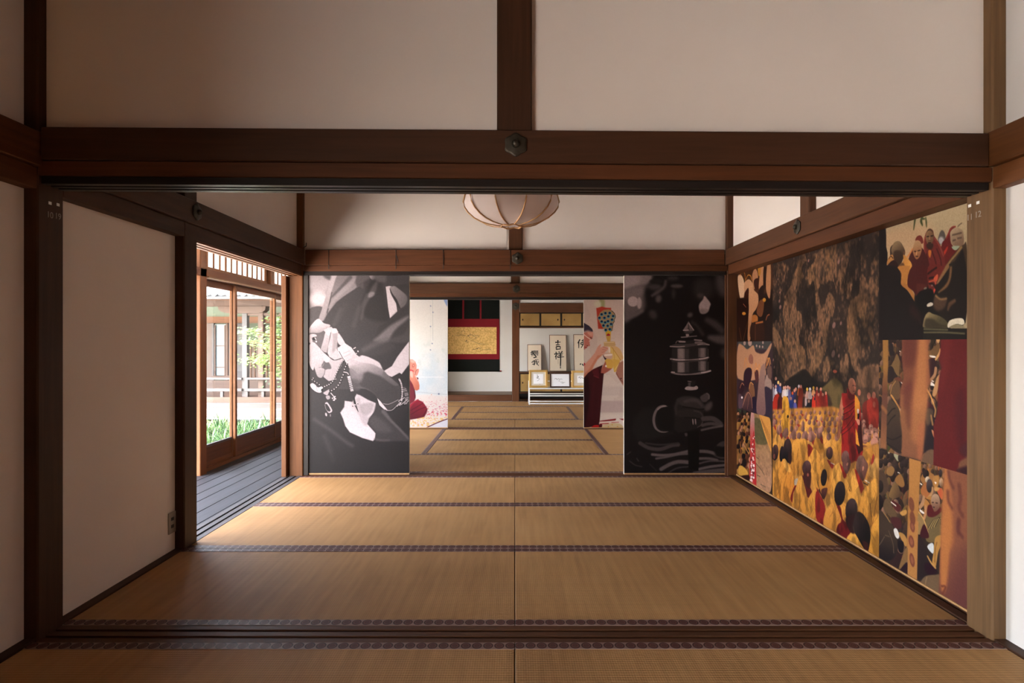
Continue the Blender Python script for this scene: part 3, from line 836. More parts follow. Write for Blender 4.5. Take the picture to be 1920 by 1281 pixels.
def small_frame(label, px0, px1, pytop, fw, fmat, inner, mk, D=11.80):
    x0, x1 = (px0 - CX) / F * D, (px1 - CX) / F * D
    zb_ = 0.326; zt = HC - (pytop - CY) / F * (D + 0.06)
    w, h = x1 - x0, zt - zb_
    r = tag(empty('framed_picture', ((x0 + x1) / 2, D, zb_)), label, 'picture', 'small framed pictures on the white stand')
    b0 = bmesh.new()
    for q in ((-w / 2, w / 2, 0, fw), (-w / 2, w / 2, h - fw, h), (-w / 2, -w / 2 + fw, fw, h - fw), (w / 2 - fw, w / 2, fw, h - fw)):
        bm_box(b0, q[0], q[1], -0.02, 0.006, q[2], q[3], 0.003)
    f = from_bm('frame', b0, M[fmat], None, (0, 0, 0))
    b1 = bmesh.new(); bm_box(b1, -w / 2 + fw, w / 2 - fw, -0.008, 0.004, fw, h - fw)
    ma = from_bm('mount', b1, M['mat_board' if inner else 'white_paper'], None, (0, 0, 0))
    ch = [f, ma]
    ix = inner
    if inner:
        b2 = bmesh.new(); bm_box(b2, -w / 2 + fw + ix, w / 2 - fw - ix, -0.010, -0.0082, fw + ix * 0.8, h - fw - ix * 0.8)
        ch.append(from_bm('paper', b2, M['white_paper'], None, (0, 0, 0)))
    b3 = bmesh.new()
    for pts, ww in mk:
        ribbon_mesh(b3, [((u - .5) * w, h * (1 - v)) for u, v in pts], [ww * w] * len(pts), lambda q: (q.x, -0.0108, q.y))
    hw = from_bm('handwriting', b3, M['ink'], None, (0, 0, 0)); hw['kind'] = 'stuff'; ch.append(hw)
    for q in ch: q.parent = r
    r.rotation_euler = (-0.16, 0, 0)
small_frame('square gold frame with a tall squiggle, leftmost on the white stand', 992, 1027, 693.5, 0.042, 'gilt', 0.045,
            [([(.44, .26), (.46, .34)], .02), ([(.42, .40), (.50, .36), (.46, .46), (.40, .44)], .025), ([(.44, .46), (.56, .50), (.50, .58), (.44, .62)], .012), ([(.54, .80), (.62, .80)], .01)])
small_frame('dark wooden frame with two lines of thin script, in the middle of the stand', 1031, 1070, 698.5, 0.028, 'dark_frame', 0,
            [([(.22, .44), (.30, .38), (.34, .46), (.42, .40), (.46, .46), (.54, .42), (.60, .46)], .012), ([(.42, .54), (.48, .56)], .012), ([(.50, .64), (.60, .62), (.66, .66), (.74, .64)], .01), ([(.56, .70), (.66, .70)], .014)])
small_frame('wide gold frame partly behind the vase print panel', 1072, 1114, 695, 0.04, 'gilt', 0.07,
            [([(.32, .44), (.36, .36), (.40, .46), (.46, .38), (.50, .46), (.56, .40), (.62, .46), (.70, .38)], .014), ([(.30, .38), (.44, .34)], .01)])

# ------------------------------------------------------------------ veranda
ZV = -0.05
vf = empty('veranda_floor', (-2.5, 5.5, ZV - 0.05))
tag(vf, 'grey weathered board floor of the veranda beyond the opening', 'floor', None, 'structure')
xs = [-2.062, -2.165, -2.315, -2.475, -2.60, -2.745, -2.86, -2.965]
for a, b_ in zip(xs[:-1], xs[1:]):
    box('floor_board', b_ + 0.002, a - 0.002, -4.1, 13.3, ZV - 0.03, ZV, M['deck'], vf, 0.0025)
DXO = -3.0
# outer posts, sill, lintels
post(-3.06, -2.93, 5.64, 5.76, -0.5, 2.46, 'amber outer post of the veranda beside the glass doors', 'amber_z')
post(-3.06, -2.93, 3.4, 3.52, -0.5, 2.46, 'outer veranda post level with the plaster panel', 'amber_z')
post(-3.06, -2.93, 1.2, 1.32, -0.5, 2.46, 'outer veranda post beside the near room', 'amber_z')
post(-3.06, -2.93, -3.9, -3.78, -0.5, 2.46, 'outer veranda post behind the viewer', 'amber_z')
post(-3.06, -2.93, 9.42, 9.54, -0.5, 2.46, 'outer veranda post beside the far room', 'amber_z')
post(-3.06, -2.93, 12.9, 13.02, -0.5, 2.46, 'outer veranda post at the far corner', 'amber_z')
struct(grooved('g', -3.06, -2.968, -0.12, -0.02, 5.76, 9.42, 'y', M['amber_y'], True, None, 2, 0.008, 0.018), 'trim', 'grooved sill under the veranda glass doors', 'sill')
struct(box('g', -3.07, -2.93, -4.1, 13.3, 1.815, 1.895, M['kamoi_y'], bev=0.003), 'trim', 'long outer veranda lintel over the glass doors', 'beam')
struct(box('g', -2.935, -2.915, 5.77, 9.41, 1.812, 1.826, M['pale_y']), 'trim', 'thin pale strip under the outer veranda lintel', 'trim')
struct(box('g', -3.07, -2.93, -4.1, 13.3, 2.46, 2.56, M['kamoi_y'], bev=0.003), 'trim', 'long outer veranda eave beam', 'beam')
# transom windows with paper and slats
def transom(y0, y1, lab):
    t = empty('t', (DXO, (y0 + y1) / 2, 1.896))
    struct(t, 'window', lab, 'window')
    box('bottom_rail', DXO - 0.015, DXO + 0.018, y0, y1, 1.897, 1.932, M['amber_y'], t, 0.002)
    box('top_rail', DXO - 0.015, DXO + 0.018, y0, y1, 2.425, 2.459, M['amber_y'], t, 0.002)
    box('stile', DXO - 0.015, DXO + 0.018, y0, y0 + 0.03, 1.933, 2.424, M['amber_z'], t, 0.002)
    box('stile', DXO - 0.015, DXO + 0.018, y1 - 0.03, y1, 1.933, 2.424, M['amber_z'], t, 0.002)
    box('paper_pane', DXO - 0.010, DXO - 0.008, y0 + 0.03, y1 - 0.03, 1.933, 2.424, M['shoji_paper'], t)
    n_ = int(round((y1 - y0) / 0.125))
    for k in range(1, n_):
        y = y0 + (y1 - y0) * k / n_
        w = 0.014 if k % 4 == 0 else 0.008
        box('slat', DXO - 0.007, DXO + 0.010, y - w / 2, y + w / 2, 1.933, 2.424, M['amber_z'], t)
transom(5.77, 7.29, 'paper transom window with upright slats, nearer of the two above the glass doors')
post(-3.05, -2.94, 7.295, 7.40, 1.896, 2.459, 'short amber post between the two paper transom windows', 'amber_z')
transom(7.405, 9.40, 'paper transom window with upright slats, farther one above the glass doors')
# glass doors
def gdoor(y0, y1, x, lab):
    d = empty('d', (x, (y0 + y1) / 2, -0.019))
    struct(d, 'door', lab, 'door')
    t = 0.014; sw = 0.042
    box('stile', x - t, x + t, y0, y0 + sw, -0.019, 1.812, M['amber_z'], d, 0.003)
    box('stile', x - t, x + t, y1 - sw, y1, -0.019, 1.812, M['amber_z'], d, 0.003)
    box('top_rail', x - t, x + t, y0 + sw, y1 - sw, 1.745, 1.812, M['kamoi_y'], d, 0.002)
    box('bottom_rail', x - t, x + t, y0 + sw, y1 - sw, -0.019, 0.02, M['amber_y'], d, 0.002)
    box('bottom_board', x - t * 0.6, x + t * 0.6, y0 + sw, y1 - sw, 0.02, 0.165, M['kamoi_y'], d)
    box('middle_rail', x - t, x + t, y0 + sw, y1 - sw, 0.165, 0.19, M['grey_y'], d, 0.002)
    box('glass_pane', x - 0.002, x + 0.002, y0 + sw, y1 - sw, 0.19, 1.745, M['glass'], d)
gdoor(5.78, 6.50, -3.032, 'glass sliding door nearest the amber outer post')
gdoor(6.46, 7.56, -2.996, 'middle glass sliding door with the maple behind it')
gdoor(7.52, 8.50, -3.032, 'glass sliding door beyond the middle one')
gdoor(8.46, 9.40, -2.996, 'farthest glass sliding door of the veranda')
# folded wooden leaf behind the far post of the opening
d = struct(box('x', -2.072, -2.03, 5.37, 6.25, 0.0, 1.787, M['amber_z'], bev=0.003), 'door', 'amber edge of a wooden sliding leaf beside the far post of the veranda opening', 'door')
# veranda ceiling and eave
struct(box('x', -3.07, -WX - 0.095, -4.1, 13.6, 2.56, 2.6, M['beam_y']), 'ceiling.001', 'boarded ceiling of the veranda', 'ceiling')
bm = bmesh.new(); bm_prism(bm, [(-3.07, 2.62), (-4.35, 2.32), (-4.35, 2.38), (-3.07, 2.70)], -4.1, 13.4, 'y')
struct(from_bm('x', bm, M['beam_y']), 'roof', 'wooden eave sloping out over the veranda', 'roof')
struct(box('x', -3.07, 2.3, -4.2, 13.9, 2.96 + 0.05, 3.12, M['beam_y']), 'roof.001', 'roof over the suite of rooms', 'roof')
struct(box('x', -3.07, -WX - 0.1, -4.1, 13.9, 2.605, 3.0, M['beam_y']), 'roof.002', 'roof band above the veranda ceiling', 'roof')
wall('wall_veranda', 'end wall of the veranda at its far end', -3.0, -WX - 0.1, 13.35, 13.45, -0.1, 2.56)
wall('wall_veranda.001', 'end wall of the veranda behind the viewer', -3.0, -WX - 0.1, -4.12, -4.05, -0.1, 2.56)
# ------------------------------------------------------------------ courtyard
m, n, l, b = newmat('raked_gravel')
v = coords(n, l, (1, 1, 1), False)
nz = n.new('ShaderNodeTexNoise'); nz.inputs['Scale'].default_value = 60; nz.inputs['Detail'].default_value = 3
l.new(v, nz.inputs['Vector'])
l.new(ramp(n, l, nz.outputs['Fac'], [(0.3, (0.62, 0.58, 0.52)), (0.7, (0.82, 0.78, 0.71))]), b.inputs['Base Color'])  # mostly unseen ground, tone raised so sunlight bounces into the rooms
b.inputs['Roughness'].default_value = 0.95
bump(n, l, nz.outputs['Fac'], b, 0.5, 0.01)
GZ = -0.50
struct(box('x', -14, -2.9, -6, 17, GZ - 0.1, GZ, m), 'ground', 'gravel ground of the courtyard, made pale to bounce light indoors', 'ground')

# corridor building across the courtyard, facing the viewer
YB = 12.0
def bx_(px, D=YB): return (px - CX) / F * D
def bz_(py, D=YB): return HC - (py - CY) / F * D
cb = tag(empty('corridor_building', (-6.0, YB + 1.0, GZ)), 'weathered wooden corridor building with tiled eave across the courtyard', 'building')
XL, XR = -9.5, -3.35
def cbx(name, x0, x1, y0, y1, z0, z1, mat, bev=0.0): return box(name, x0, x1, y0, y1, z0, z1, M[mat], cb, bev)
M['tile'] = plain('roof_tile', (0.09, 0.095, 0.11), 0.5)
M['green_plaster'] = plaster('green_plaster', (0.075, 0.088, 0.065))
M['blue_pane'] = plain('blue_pane', (0.10, 0.125, 0.14), 0.35)
# deck in two steps and its beams
cbx('deck_beam', XL, -4.62, YB + 0.0, YB + 1.2, bz_(756), bz_(745), 'pink_x')
cbx('deck_step', XL, XR, YB - 0.12, YB + 1.4, bz_(766), bz_(755), 'grey_x', 0.01)
cbx('deck_step', XL, XR, YB - 0.42, YB + 1.4, bz_(784, YB - 0.42), bz_(768, YB - 0.42), 'grey_x', 0.01)
for px in (398, 500, 560):
    cbx('deck_foot', bx_(px) - 0.08, bx_(px) + 0.08, YB - 0.2, YB - 0.05, GZ, bz_(786), 'dark_z')
# railing
for y0p, y1p, t in ((708.5, 712.5, 0.06), (729, 734.5, 0.08)):
    cbx('rail', XL, bx_(452), YB + 0.02, YB + 0.02 + t, bz_(y1p), bz_(y0p), 'grey_x', 0.006)
    cbx('rail', bx_(457), XR, YB + 0.02, YB + 0.02 + t, bz_(y1p), bz_(y0p), 'grey_x', 0.006)
for px in (414, 460.5, 491, 528, 360, 300):
    cbx('rail_post', bx_(px) - 0.027, bx_(px) + 0.027, YB + 0.03, YB + 0.08, bz_(756), bz_(734.5), 'grey_z')
cbx('rail_post', bx_(460.5) - 0.03, bx_(460.5) + 0.03, YB + 0.025, YB + 0.085, bz_(729), bz_(712.5), 'grey_z')
# round rope-bound cap of the railing
# posts
for px, w, mat in ((454, 0.10, 'grey_z'), (484.5, 0.105, 'pink_z')):
    cbx('post', bx_(px) - w / 2, bx_(px) + w / 2, YB + 0.1, YB + 0.22, bz_(756) - 0.1, bz_(585), mat, 0.006)
# header beam with bracket
cbx('eave_beam', XL, XR, YB + 0.06, YB + 0.24, bz_(574), bz_(562), 'pink_x', 0.006)
cbx('tie_beam', bx_(452), XR, YB + 0.12, YB + 0.20, bz_(591.5), bz_(586), 'pink_x', 0.004)
# boat-shaped bracket under the eave beam
bm = bmesh.new()
pts = [(406, 574), (407, 580), (412, 584), (420, 586.5), (432, 587), (482, 587), (490, 585), (495, 581), (496, 574)]
f0 = [bm.verts.new((bx_(p), YB + 0.05, bz_(q) - 0.001)) for p, q in pts]
f1 = [bm.verts.new((bx_(p), YB + 0.25, bz_(q) - 0.001)) for p, q in pts]
for i in range(len(pts)):
    j = (i + 1) % len(pts); bm.faces.new((f0[i], f0[j], f1[j], f1[i]))
bm.faces.new(f0); bm.faces.new(list(reversed(f1)))
bmesh.ops.recalc_face_normals(bm, faces=bm.faces)
from_bm('bracket', bm, M['pink_x'], cb)
# rafters, eave board, tiles
for k in range(26):
    x = XL + 0.15 + k * 0.24
    bm = bmesh.new(); bm_prism(bm, [(YB - 0.62, 2.02), (YB + 0.2, 2.20), (YB + 0.2, 2.26), (YB - 0.62, 2.08)], x, x + 0.05, 'x')
    from_bm('rafter', bm, M['beam_x'], cb)
cbx('eave_board', XL, XR, YB - 0.70, YB - 0.64, bz_(562.5, YB - .7), bz_(558.0, YB - .7), 'beam_x')
cbx('gutter', XL, XR, YB - 0.80, YB - 0.70, bz_(561, YB - .8), bz_(556.5, YB - .8), 'grey_x', 0.01)
bm = bmesh.new(); bm_prism(bm, [(YB - 0.74, 2.055), (YB + 1.2, 2.45), (YB + 1.2, 2.52), (YB - 0.74, 2.10)], XL, XR, 'x')
from_bm('roof_slab', bm, M['tile'], cb)
for k in range(23):
    x = XL + 0.15 + k * 0.27
    bm = bmesh.new()
    bm_tube(bm, [(x, YB - 0.78, 2.115), (x, YB + 1.2, 2.52)], 0.05, 12)
    bmesh.ops.create_cone(bm, cap_ends=True, segments=18, radius1=0.062, radius2=0.062, depth=0.02, matrix=Matrix.Translation((x, YB - 0.79, 2.125)) @ Matrix.Rotation(PI / 2, 4, 'X'))
    from_bm('round_tile', bm, M['tile'], cb)
    bm = bmesh.new()
    q = [(x + 0.05, 2.105), (x + 0.09, 2.085), (x + 0.135, 2.075), (x + 0.18, 2.085), (x + 0.22, 2.105), (x + 0.22, 2.13), (x + 0.18, 2.105), (x + 0.135, 2.095), (x + 0.09, 2.105), (x + 0.05, 2.13)]
    v0 = [bm.verts.new((a, YB - 0.79, c)) for a, c in q]; v1 = [bm.verts.new((a, YB + 0.0, c + 0.16)) for a, c in q]
    for i in range(len(q)):
        j = (i + 1) % len(q); bm.faces.new((v0[i], v0[j], v1[j], v1[i]))
    bm.faces.new(v0)
    bmesh.ops.recalc_face_normals(bm, faces=bm.faces)
    from_bm('pan_tile', bm, M['tile'], cb)
# back wall of the corridor: green plaster over a dark lintel, cusped windows with blue panes, boards
YW = YB + 1.5
wx = lambda px: (px - CX) / F * YW
wz = lambda py: HC - (py - CY) / F * YW
cbx('wall_plaster', XL, XR, YW + 0.03, YW + 0.13, -0.4, 2.6, 'green_plaster')
cbx('wall_lintel', XL, XR, YW - 0.02, YW + 0.03, wz(606), wz(594), 'beam_x')
cbx('wall_boards', XL, wx(398), YW, YW + 0.03, -0.3, wz(606.5), 'pink_z')
cbx('window_post', wx(398.5), wx(402), YW - 0.03, YW + 0.03, -0.3, wz(606.5), 'grey_z')
cbx('window_pane', wx(402.2), wx(424), YW + 0.004, YW + 0.03, wz(704), wz(608), 'blue_pane')
for py in (648, 688): cbx('window_bar', wx(402.2), wx(424), YW - 0.012, YW + 0.003, wz(py + 1.5), wz(py), 'pink_x')
for px in (403, 421.5): cbx('window_bar', wx(px), wx(px + 2), YW - 0.03, YW - 0.013, wz(704), wz(610), 'pink_z')
cbx('window_sill', wx(398), wx(440), YW - 0.05, YW + 0.003, wz(709), wz(704.5), 'pink_x')
cbx('window_post', wx(424.3), wx(428), YW - 0.03, YW + 0.03, -0.3, wz(606.5), 'pink_z')
cbx('wall_boards', wx(428.3), wx(455), YW, YW + 0.03, -0.3, wz(606.5), 'grey_z')
cbx('window_pane', wx(460), wx(467), YW + 0.004, YW + 0.03, wz(702), wz(640), 'blue_pane')
cbx('wall_boards', wx(467.3), XR, YW, YW + 0.03, -0.3, wz(640), 'pink_z')
for px in (470, 477, 500):
    cbx('wall_batten', wx(px), wx(px + 2), YW - 0.02, YW - 0.001, -0.3, wz(640), 'beam_z')
cbx('low_wall', XL, XR, YW - 0.1, YW - 0.055, -0.3, wz(713), 'pink_x')
# hedge-like dark tree mass behind, seen at the right of the corridor
m2, n2, l2, b2 = newmat('maple_leaf')
b2.inputs['Base Color'].default_value = (0.34, 0.50, 0.12, 1); b2.inputs['Roughness'].default_value = 0.5
oi = n2.new('ShaderNodeObjectInfo'); geo = n2.new('ShaderNodeNewGeometry')
rp = ramp(n2, l2, geo.outputs['Random Per Island'], [(0.0, (0.05, 0.11, 0.018)), (0.5, (0.13, 0.22, 0.05)), (1.0, (0.27, 0.35, 0.13))])
l2.new(rp, b2.inputs['Base Color'])
tl = n2.new('ShaderNodeBsdfTranslucent'); l2.new(rp, tl.inputs[0])
ms = n2.new('ShaderNodeMixShader'); ms.inputs[0].default_value = 0.4
l2.new(b2.outputs[0], ms.inputs[1]); l2.new(tl.outputs[0], ms.inputs[2]); l2.new(ms.outputs[0], n2['Material Output'].inputs[0])
M['leaf'] = m2
m3, n3, l3, b3 = newmat('dark_leaf')
g3 = n3.new('ShaderNodeNewGeometry')
l3.new(ramp(n3, l3, g3.outputs['Random Per Island'], [(0.0, (0.008, 0.02, 0.01)), (1.0, (0.035, 0.08, 0.025))]), b3.inputs['Base Color'])
M['dark_leaf'] = m3
R2 = random.Random(11)
def leaf(bm, c, s, flat=0.5):
    """five-pointed maple leaf of five narrow triangles fans"""
    nrm = Vector((R2.uniform(-1, 1) * flat, R2.uniform(-1, 1) * flat - 0.3, 1)).normalized()
    a = nrm.orthogonal().normalized(); b_ = nrm.cross(a)
    t0 = R2.uniform(0, 2 * PI)
    ctr = bm.verts.new(c)
    out = []
    for k in range(10):
        rr = s * ((1.0, 0.9, 0.75, 0.9, 1.0)[k // 2] if k % 2 == 0 else 0.36)
        t = t0 + 2 * PI * k / 10
        out.append(bm.verts.new(Vector(c) + a * math.cos(t) * rr + b_ * math.sin(t) * rr))
    for k in range(10):
        bm.faces.new((ctr, out[k], out[(k + 1) % 10]))
mt = tag(empty('maple_tree', (-3.72, 10.2, GZ)), 'young maple with bright green layered leaves before the corridor building', 'tree')
tube('trunk', [(-3.72, 10.25, GZ), (-3.7, 10.3, 0.2), (-3.78, 10.25, 0.9), (-3.74, 10.2, 1.7), (-3.8, 10.2, 2.3)], [0.05, 0.045, 0.035, 0.025, 0.012], M['beam_z'], mt, 8)
clusters = [(512, 682, .30, .09), (516, 655, .22, .08), (519, 622, .20, .08), (478, 672, .26, .07), (470, 640, .20, .07), (474, 625, .16, .05), (500, 648, .22, .08), (525, 700, .2, .06),
            (466, 620, .10, .05), (497, 672, .18, .07), (524, 600, .2, .07), (489, 680, .16, .05), (530, 640, .3, .12), (535, 670, .3, .1), (545, 620, .3, .1), (560, 650, .3, .12)]
bl = bmesh.new(); br = bmesh.new()
for px, py, rx, rz in clusters:
    D = R2.uniform(9.7, 10.7)
    c = Vector(((px - CX) / F * D, D, HC - (py - CY) / F * D))
    bm_tube(br, [(-3.77, 10.23, c.z - 0.15), ((c.x - 3.77) / 2, (c.y + 10.23) / 2, c.z - 0.06), c], [0.012, 0.008, 0.003], 5)
    for k in range(int(60 + 220 * rx)):
        leaf(bl, c + Vector((R2.gauss(0, rx * .5), R2.gauss(0, .16), R2.gauss(0, rz * .55))), R2.uniform(0.022, 0.04))
lv = from_bm('foliage', bl, M['leaf'], mt); lv['kind'] = 'stuff'
from_bm('branches', br, M['beam_z'], mt)
dt = tag(empty('dark_shrub', (-4.3, 11.0, GZ)), 'dark evergreen shrub behind the maple leaves', 'shrub')
bd = bmesh.new()
for k in range(1500):
    leaf(bd, Vector((R2.gauss(-4.0, .22), R2.gauss(11.3, .18), R2.uniform(.35, 1.75))), R2.uniform(0.03, 0.055), 1.0)
q = from_bm('foliage', bd, M['dark_leaf'], dt); q['kind'] = 'stuff'
tube('stem', [(-4.0, 11.3, GZ), (-4.0, 11.3, 0.8)], 0.03, M['beam_z'], dt)

# strap-leaved clumps along the ground
m4, n4, l4, b4 = newmat('strap_leaf')
g4 = n4.new('ShaderNodeNewGeometry')
l4.new(ramp(n4, l4, g4.outputs['Random Per Island'], [(0.0, (0.008, 0.032, 0.012)), (0.5, (0.028, 0.085, 0.022)), (0.9, (0.11, 0.19, 0.07)), (1.0, (0.2, 0.2, 0.1))]), b4.inputs['Base Color'])
b4.inputs['Roughness'].default_value = 0.35
M['strap'] = m4
bm = bmesh.new()
def clump(x, y, h, nb_):
    for k in range(nb_):
        a = R2.uniform(0, 2 * PI); d = Vector((math.cos(a), math.sin(a), 0))
        L = h * R2.uniform(0.7, 1.25); w = R2.uniform(0.007, 0.013); lean = R2.uniform(0.25, 1.0)
        sd = Vector((-d.y, d.x, 0)) * w
        base = Vector((x, y, GZ)) + d * R2.uniform(0, 0.05)
        prev = None
        for i in range(6):
            t = i / 5
            p = base + d * (lean * L * t * (0.4 + 0.6 * t)) + Vector((0, 0, L * (t * 1.15 - lean * 0.62 * t * t)))
            ww = sd * (1 - t) ** 0.6 if i < 5 else sd * 0.05
            cur = (bm.verts.new(p + ww), bm.verts.new(p - ww))
            if prev: bm.faces.new((prev[0], prev[1], cur[1], cur[0]))
            prev = cur
for j, (y, x0, x1, nn) in enumerate(((9.9, -5.35, -4.0, 8), (10.4, -5.55, -4.2, 8), (10.9, -5.75, -4.45, 8), (9.45, -5.0, -3.8, 7), (10.15, -5.4, -4.15, 7))):
    for i in range(nn):
        clump(x0 + (x1 - x0) * i / (nn - 1) + R2.uniform(-.05, .05), y + R2.uniform(-.08, .08), R2.uniform(0.32, 0.46), 70)
tag(from_bm('strap_leaf_foliage', bm, M['strap']), 'bed of green strap-leaved plants low in the courtyard behind the glass', 'plants', None, 'stuff')
# garden wall and trees closing the courtyard on its left
wall('wall_garden', 'pale garden wall closing the courtyard on the left', -14, -13.8, -6, 17, GZ, 1.4, 'plaster')

# ------------------------------------------------------------------ painted photo prints (colour per vertex on flat sheets)
RNG = np.random.default_rng(7)
def fbm(h, w, sy, sx, octv=3, rng=RNG):
    """smooth random field, feature size sy x sx canvas pixels"""
    out = np.zeros((h, w)); amp = 1.0; tot = 0
    for o in range(octv):
        gh, gw = max(2, int(h / sy) + 2), max(2, int(w / sx) + 2)
        g = rng.random((gh, gw))
        y = np.linspace(0, gh - 1.001, h); x = np.linspace(0, gw - 1.001, w)
        yi, xi = y.astype(int), x.astype(int); fy, fx = y - yi, x - xi
        fy = fy * fy * (3 - 2 * fy); fx = fx * fx * (3 - 2 * fx)
        a = g[yi][:, xi]; b_ = g[yi][:, np.minimum(xi + 1, gw - 1)]
        c = g[np.minimum(yi + 1, gh - 1)][:, xi]; d = g[np.minimum(yi + 1, gh - 1)][:, np.minimum(xi + 1, gw - 1)]
        out += amp * ((a * (1 - fx) + b_ * fx) * (1 - fy)[:, None] + (c * (1 - fx) + d * fx) * fy[:, None])
        tot += amp; amp *= 0.5; sy = max(1.5, sy / 2); sx = max(1.5, sx / 2)
    return out / tot

def spline(pts, closed, sub=5):
    P = np.array(pts, float); n = len(P)
    if n < 3: return P
    out = []
    rng_ = range(n) if closed else range(n - 1)
    t = np.arange(sub)[:, None] / sub
    for i in rng_:
        if closed: p0, p1, p2, p3 = P[(i - 1) % n], P[i], P[(i + 1) % n], P[(i + 2) % n]
        else: p0, p1, p2, p3 = P[max(i - 1, 0)], P[i], P[i + 1], P[min(i + 2, n - 1)]
        out.append(0.5 * (2 * p1 + (-p0 + p2) * t + (2 * p0 - 5 * p1 + 4 * p2 - p3) * t ** 2 + (-p0 + 3 * p1 - 3 * p2 + p3) * t ** 3))
    if not closed: out.append(P[-1:])
    return np.concatenate(out)

class Canvas:
    def __init__(s, w, h, tocanvas, base, unit=1.0):
        s.w, s.h, s.tc, s.u = w, h, tocanvas, unit      # unit: canvas pixels per traced pixel
        s.a = np.empty((h, w, 3)); s.a[:] = np.array(base) / 255.0
    def _win(s, P, m):
        x0 = max(0, int(P[:, 0].min() - m)); x1 = min(s.w, int(P[:, 0].max() + m) + 2)
        y0 = max(0, int(P[:, 1].min() - m)); y1 = min(s.h, int(P[:, 1].max() + m) + 2)
        return x0, x1, y0, y1
    def _mix(s, win, al, col, col2=None, g=None):
        x0, x1, y0, y1 = win
        c = np.array(col, float) / 255.0
        if col2 is not None:
            gx0, gy0, gx1, gy1 = g
            A = np.array(s.tc(gx0, gy0)); B = np.array(s.tc(gx1, gy1)); d = B - A; L = (d ** 2).sum() + 1e-9
            yy, xx = np.mgrid[y0:y1, x0:x1]
            t = np.clip(((xx - A[0]) * d[0] + (yy - A[1]) * d[1]) / L, 0, 1)[..., None]
            c = c * (1 - t) + np.array(col2, float) / 255.0 * t
        s.a[y0:y1, x0:x1] = s.a[y0:y1, x0:x1] * (1 - al[..., None]) + c * al[..., None]
    def poly(s, pts, col, soft=0.5, smooth=True, alpha=1.0, col2=None, g=None):
        Q = np.array([s.tc(*p) for p in (spline(pts, True, 4) if smooth else pts)])
        sf = max(0.35, soft * s.u)
        win = s._win(Q, sf + 1); x0, x1, y0, y1 = win
        if x1 <= x0 or y1 <= y0: return
        yy, xx = np.mgrid[y0:y1, x0:x1].astype(float)
        A, B = Q, np.roll(Q, -1, 0)
        d2 = np.full(xx.shape, 1e18); ins = np.zeros(xx.shape, bool)
        for a, b_ in zip(A, B):
            e = b_ - a; L = (e ** 2).sum()
            if L < 1e-12: continue
            t = np.clip(((xx - a[0]) * e[0] + (yy - a[1]) * e[1]) / L, 0, 1)
            d2 = np.minimum(d2, (xx - a[0] - t * e[0]) ** 2 + (yy - a[1] - t * e[1]) ** 2)
            if a[1] != b_[1]:
                cr = ((a[1] > yy) != (b_[1] > yy)) & (xx < (b_[0] - a[0]) * (yy - a[1]) / (b_[1] - a[1]) + a[0])
                ins ^= cr
        sd = np.sqrt(d2) * np.where(ins, 1, -1)
        al = np.clip(sd / (2 * sf) + 0.5, 0, 1); al = al * al * (3 - 2 * al) * alpha
        s._mix(win, al, col, col2, g)
    def line(s, pts, w, col, soft=0.4, alpha=1.0, smooth=True):
        P = spline(pts, False, 5) if smooth and len(pts) > 2 else np.array(pts, float)
        Q = np.array([s.tc(*p) for p in P])
        ws = (np.interp(np.linspace(0, 1, len(Q)), np.linspace(0, 1, len(w)), w) if isinstance(w, (list, tuple)) else np.full(len(Q), w)) * s.u * 0.5
        sf = max(0.35, soft * s.u)
        win = s._win(Q, sf + ws.max() + 1); x0, x1, y0, y1 = win
        if x1 <= x0 or y1 <= y0: return
        yy, xx = np.mgrid[y0:y1, x0:x1].astype(float)
        sd = np.full(xx.shape, -1e9)
        for i in range(len(Q) - 1):
            a, b_ = Q[i], Q[i + 1]; e = b_ - a; L = (e ** 2).sum() + 1e-9
            t = np.clip(((xx - a[0]) * e[0] + (yy - a[1]) * e[1]) / L, 0, 1)
            d = np.sqrt((xx - a[0] - t * e[0]) ** 2 + (yy - a[1] - t * e[1]) ** 2)
            sd = np.maximum(sd, ws[i] * (1 - t) + ws[i + 1] * t - d)
        al = np.clip(sd / (2 * sf) + 0.5, 0, 1); al = al * al * (3 - 2 * al) * alpha
        s._mix(win, al, col)
    def ell(s, cx, cy, rx, ry, col, rot=0, soft=0.5, alpha=1.0, col2=None, g=None):
        t = np.linspace(0, 2 * PI, 20, endpoint=False); r = math.radians(rot)
        pts = [(cx + math.cos(a) * rx * math.cos(r) - math.sin(a) * ry * math.sin(r), cy + math.cos(a) * rx * math.sin(r) + math.sin(a) * ry * math.cos(r)) for a in t]
        s.poly(pts, col, soft, False, alpha, col2, g)
    def grain(s, amt, sy=2, sx=2):
        s.a *= 1 + (fbm(s.h, s.w, sy, sx, 2) - 0.5)[..., None] * amt

